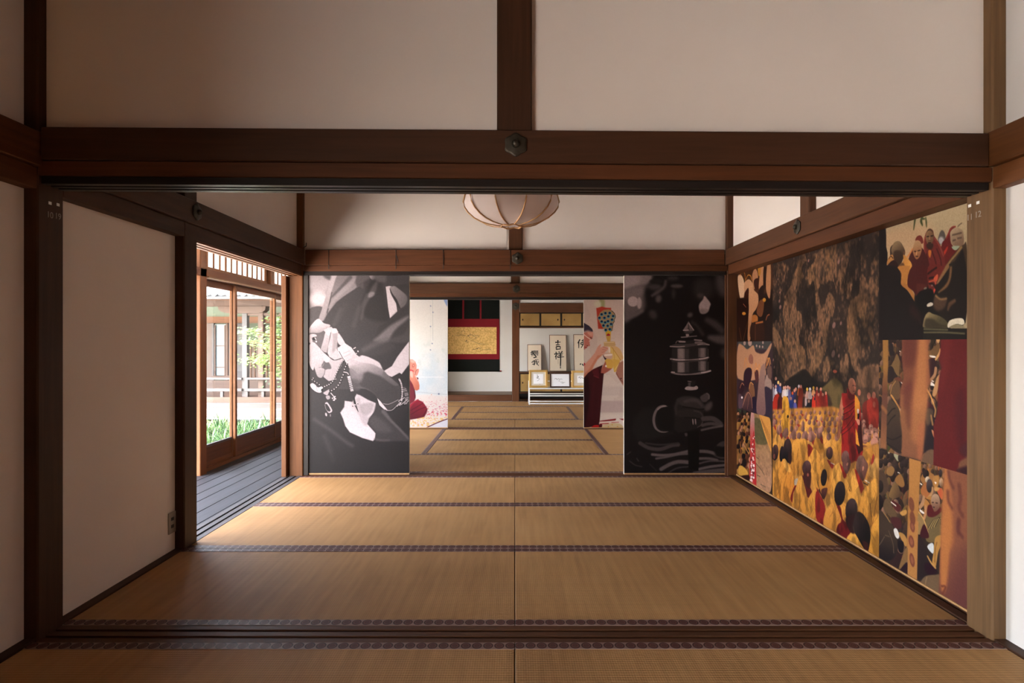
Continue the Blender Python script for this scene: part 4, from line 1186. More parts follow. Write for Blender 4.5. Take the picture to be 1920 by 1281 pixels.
def sheet(name, cv, P00, PU, PV, parent, gain, rough=0.5, mat=[None], nrm=1, sat=0.88, gam=1.0):
    """flat printed sheet: vertex grid at the canvas pixels. P00 top-left corner, PU vector to the right edge, PV vector to the bottom"""
    h, w = cv.h, cv.w
    u = np.linspace(0, 1, w); v = np.linspace(0, 1, h)
    P00, PU, PV = np.array(P00, float), np.array(PU, float), np.array(PV, float)
    org = P00 + PU / 2 + PV
    co = (P00 - org)[None, None] + u[None, :, None] * PU[None, None] + v[:, None, None] * PV[None, None]
    me = bpy.data.meshes.new(name)
    me.vertices.add(w * h); me.vertices.foreach_set('co', co.reshape(-1).astype(np.float32))
    idx = np.arange(w * h).reshape(h, w)
    q = np.stack([idx[:-1, :-1], idx[1:, :-1], idx[1:, 1:], idx[:-1, 1:]], -1).reshape(-1, 4)
    if nrm < 0: q = q[:, ::-1]
    nq = len(q)
    me.loops.add(nq * 4); me.loops.foreach_set('vertex_index', q.reshape(-1).astype(np.int32))
    me.polygons.add(nq); me.polygons.foreach_set('loop_start', (np.arange(nq) * 4).astype(np.int32))
    me.update(calc_edges=True)
    a = np.clip(cv.a, 0, 1)
    a = a.mean(-1, keepdims=True) * (1 - sat) + a * sat
    lin = np.where(a <= 0.04045, a / 12.92, ((a + 0.055) / 1.055) ** 2.4)
    lin = np.clip(lin ** gam * np.array(gain), 0.002, 0.95)
    at = me.color_attributes.new('print', 'FLOAT_COLOR', 'POINT')
    rgba = np.ones((w * h, 4), np.float32); rgba[:, :3] = lin.reshape(-1, 3)
    at.data.foreach_set('color', rgba.reshape(-1))
    if mat[0] is None:
        m, n, l, b = newmat('photo_print')
        ca = n.new('ShaderNodeVertexColor'); ca.layer_name = 'print'
        l.new(ca.outputs[0], b.inputs['Base Color'])
        b.inputs['Roughness'].default_value = rough
        b.inputs['Specular IOR Level'].default_value = 0.12
        mat[0] = m
    return link(name, me, mat[0], parent, tuple(org))

def frontal(px0, px1, py0, py1, sc_, base):
    w, h = int((px1 - px0) * sc_) + 1, int((py1 - py0) * sc_) + 1
    return Canvas(w, h, lambda x, y: ((x - px0) * (w - 1) / (px1 - px0), (y - py0) * (h - 1) / (py1 - py0)), base, sc_)

def panel(label, px0, px1, D, cv, gain, pname, bottom=0.006, gam=1.0):
    x0, x1 = (px0 - CX) / F * D, (px1 - CX) / F * D
    r = tag(empty('sliding_panel', ((x0 + x1) / 2, D + 0.013, bottom)), label, 'panel')
    box('board', x0, x1, D + 0.001, D + 0.026, bottom, 1.7965, M['mat_board'], r)
    box('bottom_strip', x0, x1, D - 0.004, D + 0.001, bottom, bottom + 0.012, M['cane'], r)
    sheet(pname, cv, (x0 + 0.001, D - 0.0005, 1.796), (x1 - x0 - 0.002, 0, 0), (0, 0, -(1.796 - bottom - 0.0125)), r, gain, gam=gam)
    return r

def K(px0, py0, s):
    """maps the coordinates of a magnified crop back to the photograph"""
    return lambda pts: [(px0 + x / s, py0 + y / s) for x, y in pts]

# ---- praying hands, black and white --------------------------------------------------------
def g_(v): return (v * 1.02, v * 0.955, v * 0.975)
cv = frontal(579.5, 767.5, 517, 887, 1.35, (88, 82, 84))
# robe tone: graded ground
yy, xx = np.mgrid[0:cv.h, 0:cv.w]
base = 92 - 38 * (yy / cv.h) ** 1.3 + 6 * (1 - xx / cv.w)
cv.a[:] = (base[..., None] * np.array([1.02, 0.955, 0.985])) / 255
A = K(574, 510, 9.85)
cv.poly(A([(60, 60), (985, 60), (985, 260), (700, 450), (560, 560), (390, 780), (330, 900), (60, 1000)]), g_(165), 1.5, False)
cv.poly(A([(60, 60), (470, 60), (440, 260), (300, 420), (60, 300)]), g_(190), 6, col2=g_(205), g=(580, 517, 590, 555))
cv.ell(*A([(230, 500)])[0], 17, 14, g_(232), 0, 7)
cv.poly(A([(60, 690), (300, 650), (230, 880), (60, 1000)]), g_(112), 1.2)
cv.poly(A([(470, 60), (575, 60), (480, 330), (400, 640), (310, 900), (235, 880), (310, 640), (400, 330)]), g_(210), 1.0, col2=g_(175), g=(622, 520, 602, 598))
cv.poly(A([(330, 60), (450, 60), (440, 150), (350, 110)]), g_(120), 3)
cv.line(A([(480, 380), (440, 560), (390, 760)]), 2.2, g_(110), 0.8)
cv.poly(A([(580, 60), (800, 60), (620, 280), (470, 480), (500, 330)]), g_(150), 1.5, alpha=.8)
cv.line(A([(820, 100), (560, 380), (470, 470)]), [7, 5, 2], g_(112), 2.0, .8)
cv.line(A([(960, 110), (740, 300), (560, 470), (420, 660)]), [5, 8, 6, 3], g_(180), 2.2, .8)
cv.poly(A([(985, 60), (1060, 60), (1060, 300), (985, 260), (900, 200)]), g_(118), 3, alpha=.8)
for a, b_, w_, v_ in (((640, 700), (520, 960), 8, 112), ((985, 650), (880, 1000), 8, 110), ((740, 600), (600, 900), 6, 100)):
    cv.line(A([a, b_]), w_, g_(v_), 4, .55)
B = K(670, 510, 9.85)
cv.poly(B([(0, 60), (985, 60), (985, 270), (700, 250), (480, 210), (330, 180), (240, 150), (100, 190), (0, 280)]), g_(92), 3, False)
cv.poly(B([(0, 60), (220, 60), (230, 120), (80, 210), (0, 270)]), g_(118), 3)
cv.poly(B([(225, 60), (300, 60), (330, 110), (290, 155), (245, 120)]), g_(165), 1)
cv.poly(B([(300, 60), (520, 60), (520, 190), (380, 195), (310, 140)]), g_(120), 3, alpha=.8)
cv.poly(B([(240, 170), (400, 190), (470, 230), (540, 560), (600, 880), (300, 900), (60, 700)]), g_(76), 5)
cv.poly(B([(370, 200), (330, 400), (250, 470), (150, 640), (100, 860), (60, 850), (110, 560), (210, 400), (300, 240)]), g_(112), 3.2, alpha=.85)
cv.ell(*B([(255, 420)])[0], 7, 4.5, g_(158), -35, 2.5)
cv.line(B([(180, 420), (100, 600), (20, 740)]), 5, g_(104), 3, .7)
cv.poly(B([(527, 275), (590, 262), (640, 270), (600, 310), (640, 420), (710, 530), (740, 735), (605, 860), (570, 650), (545, 420)]), g_(222), .6, False)
cv.poly(B([(600, 290), (700, 262), (760, 310), (880, 400), (930, 470), (900, 590), (810, 670), (760, 590), (700, 500), (630, 380)]), g_(160), 1.0, col2=g_(120), g=(735, 545, 765, 570))
cv.line(B([(605, 320), (640, 410), (710, 520), (780, 660)]), [1, 3, 5, 3], g_(78), .8)
cv.poly(B([(700, 250), (960, 250), (960, 520), (930, 470), (880, 400), (780, 310)]), g_(84), 2)
cv.poly(B([(960, 590), (740, 735), (590, 880), (400, 1010), (300, 1280), (960, 1280)]), g_(82), 3, False)
cv.poly(B([(960, 800), (800, 880), (600, 1000), (420, 1160), (300, 1281), (560, 1281), (700, 1080), (880, 920), (960, 860)]), g_(148), 4, alpha=.85)
cv.poly(B([(960, 880), (870, 960), (700, 1100), (600, 1281), (960, 1281)]), g_(86), 4, alpha=.7)
cv.poly(B([(960, 1000), (860, 1150), (640, 1230), (560, 1281), (960, 1281)]), g_(104), 4, alpha=.7)
C = K(670, 640, 9.85)
cv.poly(C([(480, 0), (0, 0), (0, 250), (400, 260), (700, 100)]), g_(92), 6, alpha=.6)
cv.line(C([(560, -40), (350, 40), (120, 160)]), 9, g_(120), 5, .6)
cv.poly(C([(960, 0), (960, 420), (820, 610), (780, 580), (640, 660), (520, 610), (500, 545), (640, 460), (740, 290), (860, 130)]), g_(216), .8, False, 1, g_(222), (740, 690, 766, 640))
cv.poly(C([(640, 660), (790, 590), (820, 612), (960, 460), (960, 900), (880, 800), (760, 740)]), g_(72), 1, False)
# left hand and fingers
H = K(574, 600, 9.85)
flesh = g_(208)
cv.poly(H([(55, 170), (130, 60), (230, -20), (330, 60), (440, 90), (440, 130), (380, 150), (340, 215), (230, 250), (60, 270)]), g_(228), .7, col2=g_(168), g=(592, 606, 596, 626))
cv.poly(H([(60, 250), (240, 240), (345, 215), (290, 500), (230, 480), (60, 380)]), g_(120), .8)
cv.poly(H([(60, 280), (160, 262), (200, 300), (110, 330), (120, 400), (60, 420)]), g_(205), .8)
cv.ell(*H([(190, 400)])[0], 1.4, 1.6, g_(225), 0, .5)
cv.ell(*H([(150, 350)])[0], 3.2, 3.0, g_(62), 0, .6)
cv.line(H([(165, 330), (185, 360)]), 1.4, g_(225), .4)
cv.poly(H([(55, 600), (140, 640), (165, 720), (140, 920), (95, 890), (60, 780)]), g_(205), .8)
cv.poly(H([(60, 470), (100, 400), (160, 420), (270, 530), (330, 600), (420, 680), (520, 745), (720, 700), (640, 880), (560, 1010), (560, 1100), (420, 1130), (330, 1060), (160, 720), (60, 590)]), flesh, .8, False, 1, g_(190), (600, 650, 625, 705))
cv.poly(H([(300, 760), (400, 770), (450, 830), (465, 900), (400, 910), (330, 930), (290, 880)]), g_(118), 1.2)
cv.poly(H([(290, 620), (340, 680), (310, 800), (250, 870), (330, 900), (350, 960), (300, 1060), (220, 1050), (170, 930), (140, 800), (170, 700)]), g_(206), .9, col2=g_(175), g=(596, 672, 606, 705))
cv.line(H([(350, 930), (340, 1000), (300, 1060)]), 1.0, g_(110), .5)
cv.line(H([(240, 880), (300, 860), (335, 800)]), 1.2, g_(150), .6)
cv.poly(H([(345, 640), (430, 690), (420, 770), (360, 780), (320, 700)]), g_(220), 1)
cv.line(H([(270, 530), (350, 610), (440, 690), (520, 742), (640, 716)]), 1.6, g_(96), .5)
# ring + middle finger
cv.poly(H([(330, 190), (400, 140), (470, 130), (500, 160), (470, 300), (420, 480), (390, 610), (330, 590), (270, 540), (320, 380), (355, 230)]), g_(212), .6, False, 1, g_(182), (608, 620, 616, 655))
cv.ell(*H([(420, 235)])[0], 3.8, 5.5, g_(232), 0, 1)
cv.line(H([(460, 240), (430, 420), (395, 600)]), 2.0, g_(104), .6)
cv.poly(H([(470, 190), (510, 155), (560, 160), (595, 220), (590, 330), (585, 500), (600, 560), (640, 600), (690, 690), (600, 720), (530, 740), (430, 680), (398, 610), (410, 480), (450, 320)]), g_(206), .6, False, 1, g_(205), (620, 620, 635, 672))
cv.poly(H([(500, 260), (570, 240), (580, 330), (560, 520), (500, 610), (480, 560), (500, 400)]), g_(172), 1.6, alpha=.8)
cv.ell(*H([(525, 205)])[0], 4.4, 4.5, g_(236), 0, 1.4)
cv.line(H([(595, 350), (575, 520), (620, 600)]), 1.6, g_(130), .6)
# index finger and thumb mass, back of the hand
cv.poly(H([(595, 250), (640, 290), (690, 370), (720, 440), (640, 470), (585, 400)]), g_(215), .6)
cv.poly(H([(620, 490), (720, 430), (840, 510), (930, 640), (1010, 700), (1130, 760), (1130, 1060), (1010, 1080), (900, 1010), (810, 890), (700, 740), (610, 580)]), g_(222), .6, False, 1, g_(200), (645, 660, 672, 700))
cv.poly(H([(585, 520), (625, 510), (640, 600), (700, 720), (660, 700), (600, 600)]), g_(228), .6)
for a, b_ in (((690, 620), (810, 570)), ((700, 690), (830, 620)), ((760, 760), (870, 700))):
    cv.line(H([a, b_]), .9, g_(170), .5, .7)
cv.line(H([(610, 580), (700, 740), (810, 890), (870, 970)]), 1.2, g_(96), .5)
# forearm and back of the hand
cv.poly(C([(-80, 240), (20, 300), (90, 262), (200, 290), (330, 350), (410, 400), (460, 500), (540, 600), (640, 690), (760, 790), (830, 880), (840, 1000), (780, 1120), (640, 1240), (540, 1290), (400, 1090), (330, 990), (240, 920), (150, 880), (-60, 860), (-200, 600)]), g_(205), .7, False, 1, g_(92), (690, 668, 720, 735))
cv.poly(C([(30, 290), (90, 262), (200, 290), (330, 350), (410, 400), (460, 500), (400, 480), (300, 430), (150, 400), (40, 380), (-60, 330)]), g_(218), 1.6, alpha=.9)
cv.poly(C([(0, 620), (200, 560), (420, 640), (620, 760), (760, 900), (740, 1120), (560, 1250), (420, 1090), (330, 990), (200, 890), (0, 820)]), g_(88), 3.5, False, .9)
cv.poly(C([(-120, 470), (40, 500), (120, 600), (60, 760), (-60, 820), (-160, 700)]), g_(165), 4, alpha=.7)
cv.poly(C([(500, 560), (620, 680), (760, 800), (700, 820), (560, 740), (470, 620)]), g_(122), 1.5, alpha=.7)
# palm crease, shadow between the hands
cv.poly(H([(700, 760), (800, 890), (880, 1000), (1000, 1100), (1020, 1200), (860, 1281), (400, 1281), (330, 1200), (560, 1110), (560, 1000), (640, 880)]), g_(88), 1.0, False)
cv.poly(H([(800, 920), (850, 900), (950, 1000), (1000, 1150), (900, 1160), (830, 1060)]), g_(150), 1.5, alpha=.9)
cv.poly(H([(840, 1100), (980, 1120), (1000, 1281), (860, 1281)]), g_(112), 3, alpha=.8)
# bracelet chain on the wrist
for k in range(15):
    t = k / 14; a = -1.15 + 2.2 * t
    px, py = 745 + 9.5 * math.cos(a) * 1.0, 736 + 28 * math.sin(a) * .95
    cv.ell(px, py, 1.5, 2.0, g_(215 if k % 2 else 190), 0, .5); cv.ell(px - 2.6, py + 1, .8, 1.1, g_(60), 0, .4)
for k in range(12):
    t = k / 11; px, py = 757 + 6 * math.sin(t * 2.6), 728 + 34 * t - 4 * t
    cv.line([(px - 3, py), (px + 3, py - 1.5)], 1.2, g_(200 if k % 3 else 140), .4)
    cv.ell(px, py + 1.6, 1.8, .8, g_(50), 0, .3)
cv.line(C([(480, 1150), (560, 1165), (640, 1140), (760, 1080)]), .8, g_(190), .3)
cv.poly(C([(370, 1050), (430, 1110), (560, 1270), (500, 1260), (410, 1180)]), g_(225), .5, False)
cv.line(C([(540, 1275), (640, 1270), (720, 1200), (790, 1120), (820, 1040)]), 1.0, g_(200), .4)
for q in ((790, 1090), (850, 1060), (900, 1100), (940, 1110), (840, 1150), (760, 1180)):
    x, y = C([q])[0]
    cv.line([(x - 2.5, y + 2), (x + 2, y - 2)], 1.4, g_(210), .4); cv.ell(x + 1, y + 2, 2, 1.4, g_(55), 20, .4)
# light cloth falling below the hand
E = K(574, 760, 9.49)
cv.poly(E([(690, -80), (830, -60), (900, -200), (960, -180), (1100, -100), (1240, -40), (1250, 60), (1180, 160), (1120, 240), (1090, 330), (1180, 430), (1240, 500), (1225, 600), (1190, 635), (1000, 580), (780, 480), (700, 370), (660, 240), (610, 130), (680, 30)]), g_(212), 1.2, False, 1, g_(228), (655, 760, 680, 810))
cv.poly(E([(820, -60), (870, 60), (940, 180), (1000, 300), (1080, 380), (1120, 240), (1040, 140), (980, 20), (960, -140)]), g_(180), 3, alpha=.55)
cv.poly(E([(960, 0), (1060, -40), (1200, -30), (1180, 100), (1080, 180), (990, 120)]), g_(165), 3, alpha=.6)
cv.poly(E([(1255, -60), (1330, 40), (1560, 300), (1830, 560), (1830, 640), (1480, 640), (1240, 640), (1240, 480), (1100, 330), (1130, 230), (1200, 150)]), g_(84), 2, False)
cv.line(E([(1230, 600), (1350, 625), (1480, 620)]), 4, g_(108), 2, .6)
cv.line(E([(1380, 110), (1500, 260), (1660, 420), (1820, 590)]), [8, 5, 4, 4], g_(122), 2.2, .8)
cv.poly(E([(1130, 250), (1250, 200), (1480, 380), (1500, 470), (1300, 470), (1180, 400)]), g_(104), 5, alpha=.7)
cv.line(E([(150, 250), (420, 430), (700, 640), (820, 720)]), 7, g_(100), 4, .6)
cv.line(E([(330, 560), (420, 780), (480, 980)]), 8, g_(92), 5, .5)
cv.poly(E([(60, 900), (1830, 760), (1830, 1210), (60, 1210)]), g_(62), 9, False, .55)
# beads
bd = K(574, 600, 9.85)
def beads(pts, r, n, hi=225, dk=52):
    P = spline(pts, False, 12); L = np.r_[0, np.cumsum(np.hypot(*np.diff(P, axis=0).T))]
    for t in np.linspace(0, L[-1], n):
        x = np.interp(t, L, P[:, 0]); y = np.interp(t, L, P[:, 1])
        cv.ell(x, y, r, r, g_(dk), 0, .4); cv.ell(x - r * .3, y - r * .3, r * .5, r * .5, g_(hi), 0, .35)
beads(bd([(700, 750), (640, 830), (600, 920), (560, 1010), (530, 1090), (470, 1170), (400, 1215), (310, 1250)]), 2.0, 16)
beads(bd([(760, 820), (720, 910), (700, 1000), (660, 1090), (630, 1170), (560, 1260), (480, 1310), (430, 1330)]), 2.0, 13)
beads(bd([(140, 1080), (110, 1100), (190, 1155), (240, 1190), (290, 1240)]), 1.7, 6)
cv.line(bd([(715, 965), (760, 975), (785, 1005)]), 1.3, g_(228), .4)
cv.line(bd([(880, 530), (915, 510)]), 1.4, g_(232), .4); cv.ell(*bd([(960, 580)])[0], 1.2, 1.5, g_(228), 0, .4); cv.ell(*bd([(930, 620)])[0], 1, 1.1, g_(210), 0, .4)
L_ = K(574, 690, 9.85)
P = spline(L_([(790, 160), (815, 270), (850, 420)]), False, 6)
for k in range(11):
    t = k / 10; x = np.interp(t, np.linspace(0, 1, len(P)), P[:, 0]); y = np.interp(t, np.linspace(0, 1, len(P)), P[:, 1])
    cv.line([(x - 2.0, y + .4), (x + 2.2, y - .4)], 1.5, g_(236), .35)
cv.line(L_([(890, 540), (900, 640), (965, 810)]), [2, 4, .8], g_(64), .5)
for q in ((855, 700), (900, 690), (950, 655)): cv.ell(*L_([q])[0], 2.4, 2.2, g_(210), -25, .5); cv.ell(*L_([(q[0] + 8, q[1] + 8)])[0], 1, 1, g_(60), 0, .4)
cv.poly(L_([(75, 310), (120, 282), (170, 310), (220, 360), (290, 345), (310, 390), (280, 450), (230, 455), (170, 430), (100, 370)]), g_(226), .6)
cv.line(L_([(190, 340), (200, 400), (225, 440)]), .8, g_(150), .4)
cv.ell(*L_([(300, 410)])[0], 2.2, 3, g_(56), 0, .5)
cv.poly(L_([(320, 460), (380, 420), (430, 400), (400, 500), (350, 490)]), g_(190), .7); cv.poly(L_([(370, 520), (430, 510), (445, 560), (405, 585), (375, 560)]), g_(178), .8)
cv.line(L_([(460, 465), (520, 540), (525, 600)]), 1.4, g_(225), .4)
for q in ((490, 560), (520, 545), (545, 570), (510, 595), (535, 530)): cv.ell(*L_([q])[0], 1.3, 1.3, g_(222), 0, .4)
cv.line(L_([(365, 655), (390, 650), (440, 720), (470, 790), (430, 820), (400, 800)]), [2.4, 3, 2.6, 3, 2.5, 1.5], g_(205), .6)
cv.line(L_([(350, 680), (370, 760), (400, 800)]), 1.0, g_(150), .5)
cv.ell(*L_([(372, 860)])[0], 1.7, 3.4, g_(205), -12, .8); cv.ell(*L_([(450, 875)])[0], 1.1, 2.6, g_(150), 0, .8)
cv.grain(.10)
GB = (0.52, 0.52, 0.53)
panel('black and white photo panel of hands with prayer beads, left of the doorway', 579, 767.5, 5.447, cv, GB, 'photo_print', gam=1.22)

# ---- prayer wheel, black and white ---------------------------------------------------------
def w_(v): return (v * 1.06, v * 0.93, v * 0.93)
cv = frontal(1170, 1362, 517, 887, 1.35, (24, 19, 20))
A = K(1165, 510, 6.74)
cv.poly(A([(30, 40), (370, 40), (350, 150), (290, 250), (300, 400), (280, 470), (150, 560), (30, 610)]), w_(92), 7)
cv.poly(A([(30, 40), (360, 40), (340, 130), (200, 180), (30, 215)]), w_(128), 4)
cv.poly(A([(30, 50), (230, 50), (220, 130), (130, 180), (30, 205)]), w_(152), 6)
cv.poly(A([(40, 230), (250, 190), (250, 300), (60, 360)]), w_(112), 6)
cv.ell(*A([(145, 375)])[0], 10, 9.6, w_(172), 0, 1.5); cv.ell(*A([(225, 395)])[0], 4.5, 11, w_(160), 0, 2)
cv.line(A([(60, 590), (180, 540), (260, 490)]), 7, w_(92), 4)
cv.line(A([(560, 120), (540, 190), (450, 260), (390, 300)]), [5, 5, 7, 4], w_(78), 3.5)
cv.ell(*A([(420, 190)])[0], 12, 6, w_(62), 0, 5); cv.ell(*A([(440, 120)])[0], 12, 4, w_(30), 0, 3)
cv.ell(*A([(700, 180)])[0], 11, 3.5, w_(78), 0, 3.5); cv.ell(*A([(650, 80)])[0], 10, 4, w_(60), 0, 5)
cv.ell(*A([(470, 340)])[0], 5.5, 7, w_(84), 10, 4); cv.ell(*A([(660, 280)])[0], 4, 9, w_(48), 0, 4)
cv.ell(*A([(400, 540)])[0], 7, 9, w_(58), -30, 5)
cv.ell(*A([(1040, 210)])[0], 20, 22, w_(42), 0, 10); cv.ell(*A([(1270, 170)])[0], 10, 22, w_(74), -15, 9); cv.ell(*A([(1000, 300)])[0], 6, 4, w_(62), 0, 4)
cv.poly(A([(1050, 305), (1090, 345), (1128, 400), (1120, 440), (1095, 500), (1040, 528), (1000, 515), (980, 450), (990, 400), (1030, 350)]), w_(166), 1.6)
cv.poly(A([(1000, 470), (1095, 480), (1080, 515), (1035, 530), (1000, 515)]), w_(130), 3)
cv.ell(*A([(868, 545)])[0], 5, 4, w_(82), -30, 3.5)
cv.line(A([(1090, 610), (1180, 660), (1270, 740)]), [10, 13, 12], w_(66), 5, .9)
cv.line(A([(1120, 830), (1220, 850), (1320, 860)]), [8, 15, 18], w_(86), 5, .9)
cv.line(A([(900, 640), (960, 690), (1030, 790)]), 6, w_(52), 4, .8); cv.ell(*A([(1300, 1030)])[0], 7, 10, w_(58), 0, 6)
# the wheel
Wp = K(1230, 590, 7.115)
cv.poly(Wp([(180, 425), (270, 395), (360, 350), (600, 330), (640, 370), (710, 402), (690, 415), (690, 560), (700, 580), (685, 610), (690, 740), (730, 750), (700, 780), (560, 800), (350, 808), (210, 785), (205, 765), (215, 620), (180, 600), (205, 580), (215, 450)]), w_(36), .8, False)
def barr(x0, x1, y0, y1, v, soft=1.2, al=1): cv.poly(Wp([(x0, y0), (x1, y0), (x1, y1), (x0, y1)]), w_(v), soft, False, al)
for (y0, y1) in ((455, 590), (630, 770)):
    barr(285, 385, y0, y1, 112, 1.4); barr(305, 360, y0, y1, 128, 2); barr(390, 440, y0, y1, 62, 2)
    barr(565, 670, y0 - 8, y1 - 20, 84, 1.4); barr(595, 650, y0 - 8, y1 - 20, 118, 1.6); barr(690, 700, y0, y1 - 20, 74, 1); barr(215, 280, y0, y1, 40, 2)
cv.line(Wp([(195, 592), (300, 604), (450, 604), (600, 592), (700, 572)]), [3, 3.6, 2, 3, 3], w_(122), .6)
cv.line(Wp([(230, 600), (300, 606), (380, 604)]), 1.8, w_(180), .5); cv.line(Wp([(580, 594), (640, 588), (690, 574)]), 2.0, w_(176), .6)
cv.line(Wp([(210, 625), (400, 632), (690, 600)]), 1.1, w_(74), .5)
cv.line(Wp([(205, 772), (300, 795), (450, 798), (600, 780), (728, 750)]), [3, 3, 2, 4, 3], w_(116), .6)
cv.line(Wp([(610, 775), (670, 768), (725, 750)]), 2.2, w_(186), .6); cv.line(Wp([(210, 768), (245, 770)]), 2, w_(172), .5)
cv.poly(Wp([(180, 425), (262, 392), (350, 398), (560, 378), (640, 372), (712, 403), (640, 412), (520, 418), (380, 440), (230, 437)]), w_(66), .7)
cv.line(Wp([(190, 425), (300, 430), (380, 424)]), 1.6, w_(158), .6); cv.line(Wp([(560, 400), (640, 392), (708, 403)]), 2.2, w_(140), .7)
cv.line(Wp([(530, 375), (590, 372), (650, 388)]), 4, w_(110), 1.2)
cv.line(Wp([(265, 380), (290, 352), (390, 360)]), 1.5, w_(100), .6); cv.line(Wp([(310, 362), (385, 364)]), 2.6, w_(150), .7); cv.line(Wp([(515, 338), (610, 346)]), 2.2, w_(140), .7)
cv.poly(Wp([(330, 296), (545, 280), (550, 292), (340, 311)]), w_(104), .5, False); cv.line(Wp([(335, 303), (420, 299)]), 1, w_(150), .4)
cv.poly(Wp([(400, 262), (435, 262), (440, 285), (405, 290)]), w_(150), .6); cv.poly(Wp([(375, 222), (490, 222), (470, 250), (400, 256)]), w_(54), .7)
cv.poly(Wp([(434, 90), (460, 130), (515, 210), (500, 220), (400, 224), (357, 212), (400, 150)]), w_(118), .6, False, 1, w_(80), (1286, 610, 1300, 620))
cv.poly(Wp([(434, 95), (452, 210), (420, 215)]), w_(64), .6, False); cv.line(Wp([(365, 212), (430, 206)]), 1.6, w_(170), .5); cv.line(Wp([(440, 120), (500, 205)]), 1.5, w_(160), .5)
cv.poly(Wp([(425, 885), (520, 880), (525, 900), (510, 960), (430, 960)]), w_(34), .6); cv.line(Wp([(425, 888), (470, 895)]), 1.2, w_(120), .4); barr(432, 462, 905, 955, 78, .8)
cv.poly(Wp([(385, 985), (420, 958), (500, 965), (540, 950), (562, 975), (540, 1000), (460, 1010), (400, 1002)]), w_(158), .6)
# hand holding the handle
Hh = K(1165, 700, 6.57)
cv.poly(Hh([(160, 560), (260, 430), (400, 420), (540, 410), (640, 400), (640, 740), (420, 800), (200, 830), (130, 700)]), w_(30), 5, False)
cv.poly(Hh([(655, 400), (690, 310), (780, 280), (900, 285), (980, 330), (1025, 400), (1030, 450), (1012, 500), (1010, 590), (960, 660), (860, 700), (700, 730), (635, 640), (640, 480)]), w_(33), 1.6)
cv.poly(Hh([(690, 320), (780, 284), (880, 296), (960, 320), (1015, 380), (1022, 430), (960, 440), (860, 420), (780, 410), (720, 380)]), w_(50), 2.6)
cv.line(Hh([(780, 350), (870, 330), (940, 345), (990, 400)]), [5, 7, 6, 3], w_(72), 3, .8)
cv.line(Hh([(700, 330), (670, 420), (680, 500)]), 5, w_(50), 3.5)
cv.line(Hh([(760, 412), (860, 428), (960, 444), (1020, 440)]), 1.8, w_(17), 1.0)
cv.poly(Hh([(700, 460), (820, 440), (940, 455), (1000, 500), (1005, 560), (900, 545), (780, 540), (700, 530)]), w_(40), 2.4)
cv.line(Hh([(900, 462), (970, 480), (1000, 520)]), 2.4, w_(62), 2, .9); cv.line(Hh([(780, 548), (900, 552), (1000, 570)]), 1.6, w_(16), 1)
cv.poly(Hh([(760, 570), (900, 560), (990, 590), (960, 650), (860, 680), (760, 660)]), w_(32), 2.4)
cv.poly(Hh([(970, 295), (1020, 255), (1060, 243), (1086, 270), (1085, 310), (1045, 352), (1000, 350)]), w_(70), 1.6); cv.line(Hh([(1055, 248), (1080, 272), (1080, 315)]), 2.0, w_(104), 1.2, .8)
cv.poly(Hh([(1030, 400), (1105, 350), (1120, 400), (1090, 450), (1040, 460)]), w_(76), 4)
cv.line(Hh([(565, 410), (520, 402), (460, 424), (415, 490), (398, 580), (420, 670), (475, 716), (535, 724), (580, 714)]), [1.5, 3.6, 4.6, 4.8, 4.8, 4.2, 2.8, 2.0, 1.2], w_(104), .9)
cv.line(Hh([(545, 405), (490, 416), (450, 446)]), 2.2, w_(142), 1.2, .9)
cv.poly(Hh([(440, 480), (520, 430), (640, 420), (640, 700), (500, 690), (440, 620)]), w_(22), 2.5)
for x in (880, 912): cv.line(Hh([(x, 568), (x + 3, 600), (x + 5, 628)]), [1.8, 2.2, 1.2], w_(142), .7)
cv.line(Hh([(1000, 600), (980, 640), (940, 664)]), 1.6, w_(70), .9)
cv.poly(Hh([(780, 740), (815, 738), (815, 770), (790, 775)]), w_(70), 1.6)
# striped cloth
for pts, ww, v_ in (([(230, 860), (340, 920), (480, 935), (620, 890), (700, 880)], 7, 66), ([(380, 1000), (500, 1010), (640, 1000), (820, 960)], 5, 96), ([(430, 1050), (560, 1030), (700, 1000), (820, 990)], 4, 90),
                    ([(490, 1180), (600, 1120), (700, 1090), (820, 1095)], 7, 92), ([(560, 1240), (680, 1170), (820, 1150)], 3, 60), ([(960, 960), (1060, 965), (1160, 990)], 6, 92), ([(960, 1050), (1080, 1050), (1180, 1070)], 5, 90),
                    ([(965, 1110), (1100, 1080), (1280, 1085)], 3, 76), ([(960, 1180), (1100, 1150), (1280, 1130)], 5, 96), ([(900, 1235), (1080, 1210), (1290, 1190)], 8, 78), ([(1010, 560), (1130, 560), (1220, 620)], 9, 70),
                    ([(1000, 640), (1100, 620), (1240, 640)], 6, 74), ([(990, 700), (1120, 670), (1240, 650)], 4, 90), ([(1180, 930), (1230, 880), (1290, 860)], 10, 62), ([(1150, 1010), (1220, 1040), (1290, 1040)], 3, 60),
                    ([(70, 1000), (110, 970)], 2, 62), ([(100, 1080), (170, 1130), (250, 1150)], 2, 58), ([(190, 1050), (210, 1080)], 2, 62), ([(350, 1120), (430, 1200)], 1.6, 50), ([(300, 860), (480, 880), (700, 860)], 3, 52)):
    cv.line(Hh(pts), ww, w_(v_), 1.6, .95)
cv.poly(Hh([(815, 720), (955, 700), (962, 960), (950, 1200), (830, 1180), (820, 960)]), w_(15), 1, False)
cv.poly(Hh([(1150, 900), (1260, 920), (1240, 1020), (1160, 1000)]), w_(20), 3)
cv.grain(.14)
panel('black and white photo panel of a prayer wheel held in a fist', 1170, 1362, 5.447, cv, (0.8, 0.78, 0.78), 'photo_print')
